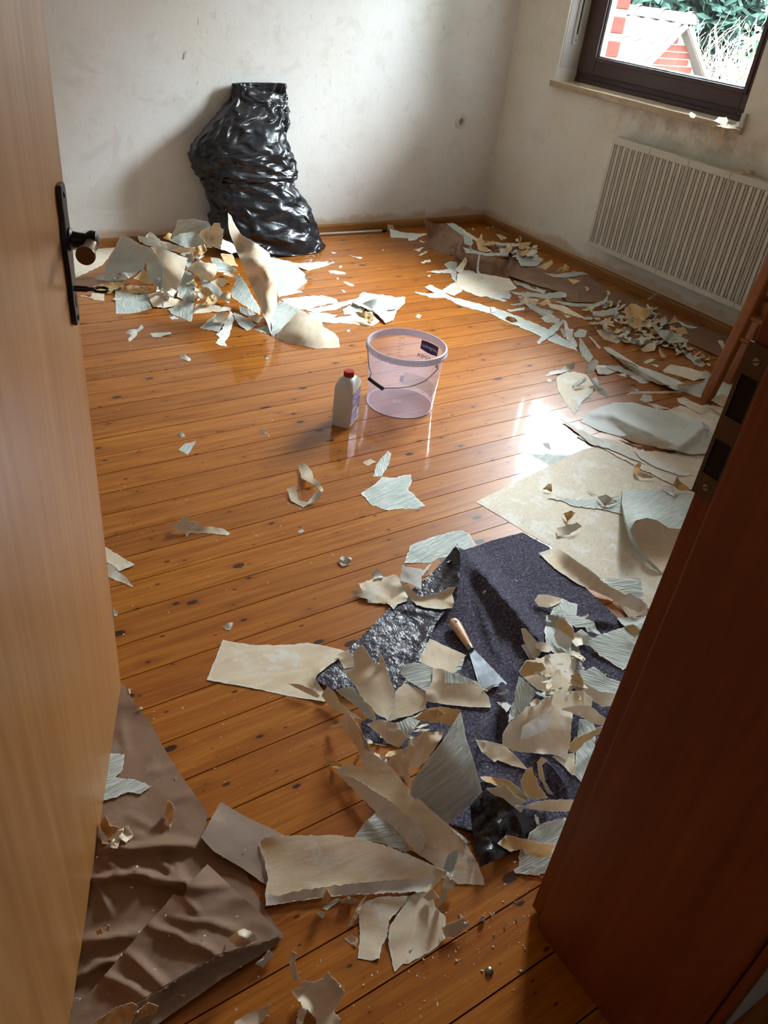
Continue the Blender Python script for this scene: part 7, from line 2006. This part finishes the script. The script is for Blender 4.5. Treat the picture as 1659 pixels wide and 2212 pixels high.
mm.rings([[(x, y, 0.0004) for x, y in q], [(x, y, 0.0008) for x, y in q]]); mm.build('worn_patch', MT['blade'], blade)

# ------------------------------------------------------------------ crumbs nobody could count
rng = random.Random(9)
vs, fs = [], []
def crumb(p, s):
    k = len(vs)
    for i in range(4):
        vs.append((p.x + rng.gauss(0, s), p.y + rng.gauss(0, s), p.z + abs(rng.gauss(0, s * .5)) + 0.0003))
    fs.extend([(k, k + 1, k + 2), (k, k + 2, k + 3), (k, k + 3, k + 1), (k + 1, k + 3, k + 2)])
def strew(poly, n, s):
    xs = [p[0] for p in poly]; ys = [p[1] for p in poly]
    c = 0
    while c < n:
        x, y = rng.uniform(min(xs), max(xs)), rng.uniform(min(ys), max(ys))
        if inside_poly(np.array([x]), np.array([y]), poly)[0]:
            p = at(x, y, 0); p.z = hz(p)
            if p.y > YW - 0.04 or p.x > XW - 0.04: continue
            crumb(p, rng.uniform(0.5, 1.4) * s); c += 1
strew([(210, 620), (1000, 520), (1250, 760), (1150, 1100), (900, 1150), (260, 1400)], 260, 0.0016)
strew([(900, 700), (1250, 760), (1250, 950), (1050, 1050), (900, 900)], 160, 0.0014)
strew([(260, 1480), (700, 1500), (780, 1750), (500, 1750)], 40, 0.0014)
strew([(950, 1900), (1180, 1850), (1150, 2100), (900, 2100)], 110, 0.0015)
strew([(520, 2060), (950, 2080), (1200, 2100), (1150, 2200), (500, 2200)], 60, 0.0013)
strew([(200, 1700), (560, 1960), (300, 2200), (160, 2200)], 18, 0.0012)
strew([(700, 480), (1000, 470), (1180, 560), (900, 620), (720, 560)], 130, 0.0022)
strew([(1000, 1240), (1300, 1290), (1340, 1470), (1000, 1600)], 60, 0.0014)
cr = link('paper_crumbs', mesh_of(vs, fs, 'paper_crumbs'), MT['white'])
cr.data.uv_layers.new(name='grain')
tag(cr, 'tiny paper and plaster crumbs strewn over the floor', 'crumbs', None, 'stuff')

# ------------------------------------------------------------------ pieces that belong to one and the same sheet become its parts
def by_label(start):
    r = [o for o in bpy.data.objects if o.parent is None and str(o.get('label', '')).startswith(start)]
    assert len(r) == 1, (start, len(r))
    return r[0]


def absorb(main, *kids):
    m_ = by_label(main)
    for start, part in kids:
        c = by_label(start)
        c.parent = m_
        c.location = c.location - m_.location
        c.name = part
        for key_ in ('category', 'group', 'label'):
            if key_ in c: del c[key_]


absorb('rumpled dark purple-grey felt', ('folded over part of the felt', 'plastic_back'), ('crumpled near corner of the felt', 'plastic_back'), ('small rolled tongue of dark felt', 'rolled_edge'))
absorb('large crumpled brown masking', ('folded over corner of brown', 'folded_corner'), ('long upturned front edge', 'upturned_edge'))
absorb('long brown masking paper strip', ('upturned end wall', 'end_wall'), ('long front wall', 'front_wall'))
absorb('tall twisted length', ('embossed inside of the rolled', 'embossed_face'), ('turned down lower flap', 'lower_flap'))
absorb('large curled over sheet', ('shaded hollow of the curled', 'paper_back'), ('curved rim of the curled', 'curled_rim'))
absorb('large undulating bright sheet', ('tan underside of the bright', 'paper_back'), ('narrow curled lip', 'curled_lip'))
absorb('long folded white sheet', ('tan underside roll of the long', 'rolled_edge'))
absorb('very long diagonal strip', ('whitish peeled layer on the diagonal', 'peeled_layer'))
absorb('big flat arrow-ended piece', ('whitish lower margin of the flat', 'peeled_layer'))
absorb('upright rolled column', ('green lining of the rolled', 'embossed_face'))
absorb('rounded fan of', ('bright torn margin', 'torn_margin'))
absorb('wide folded band', ('embossed crest on the folded', 'embossed_face'))
absorb('upright bright curl', ('lower lip of the bright', 'lower_lip'))
absorb('large folded square', ('turned up inner flap', 'inner_flap'))
absorb('twisted looped strip of', ('curved half of a looped', 'curved_half'))
absorb('broad greenish sheet', ('rolled brownish edge', 'rolled_edge'))
absorb('long cracked strip', ('peeled bright patch', 'peeled_layer'))
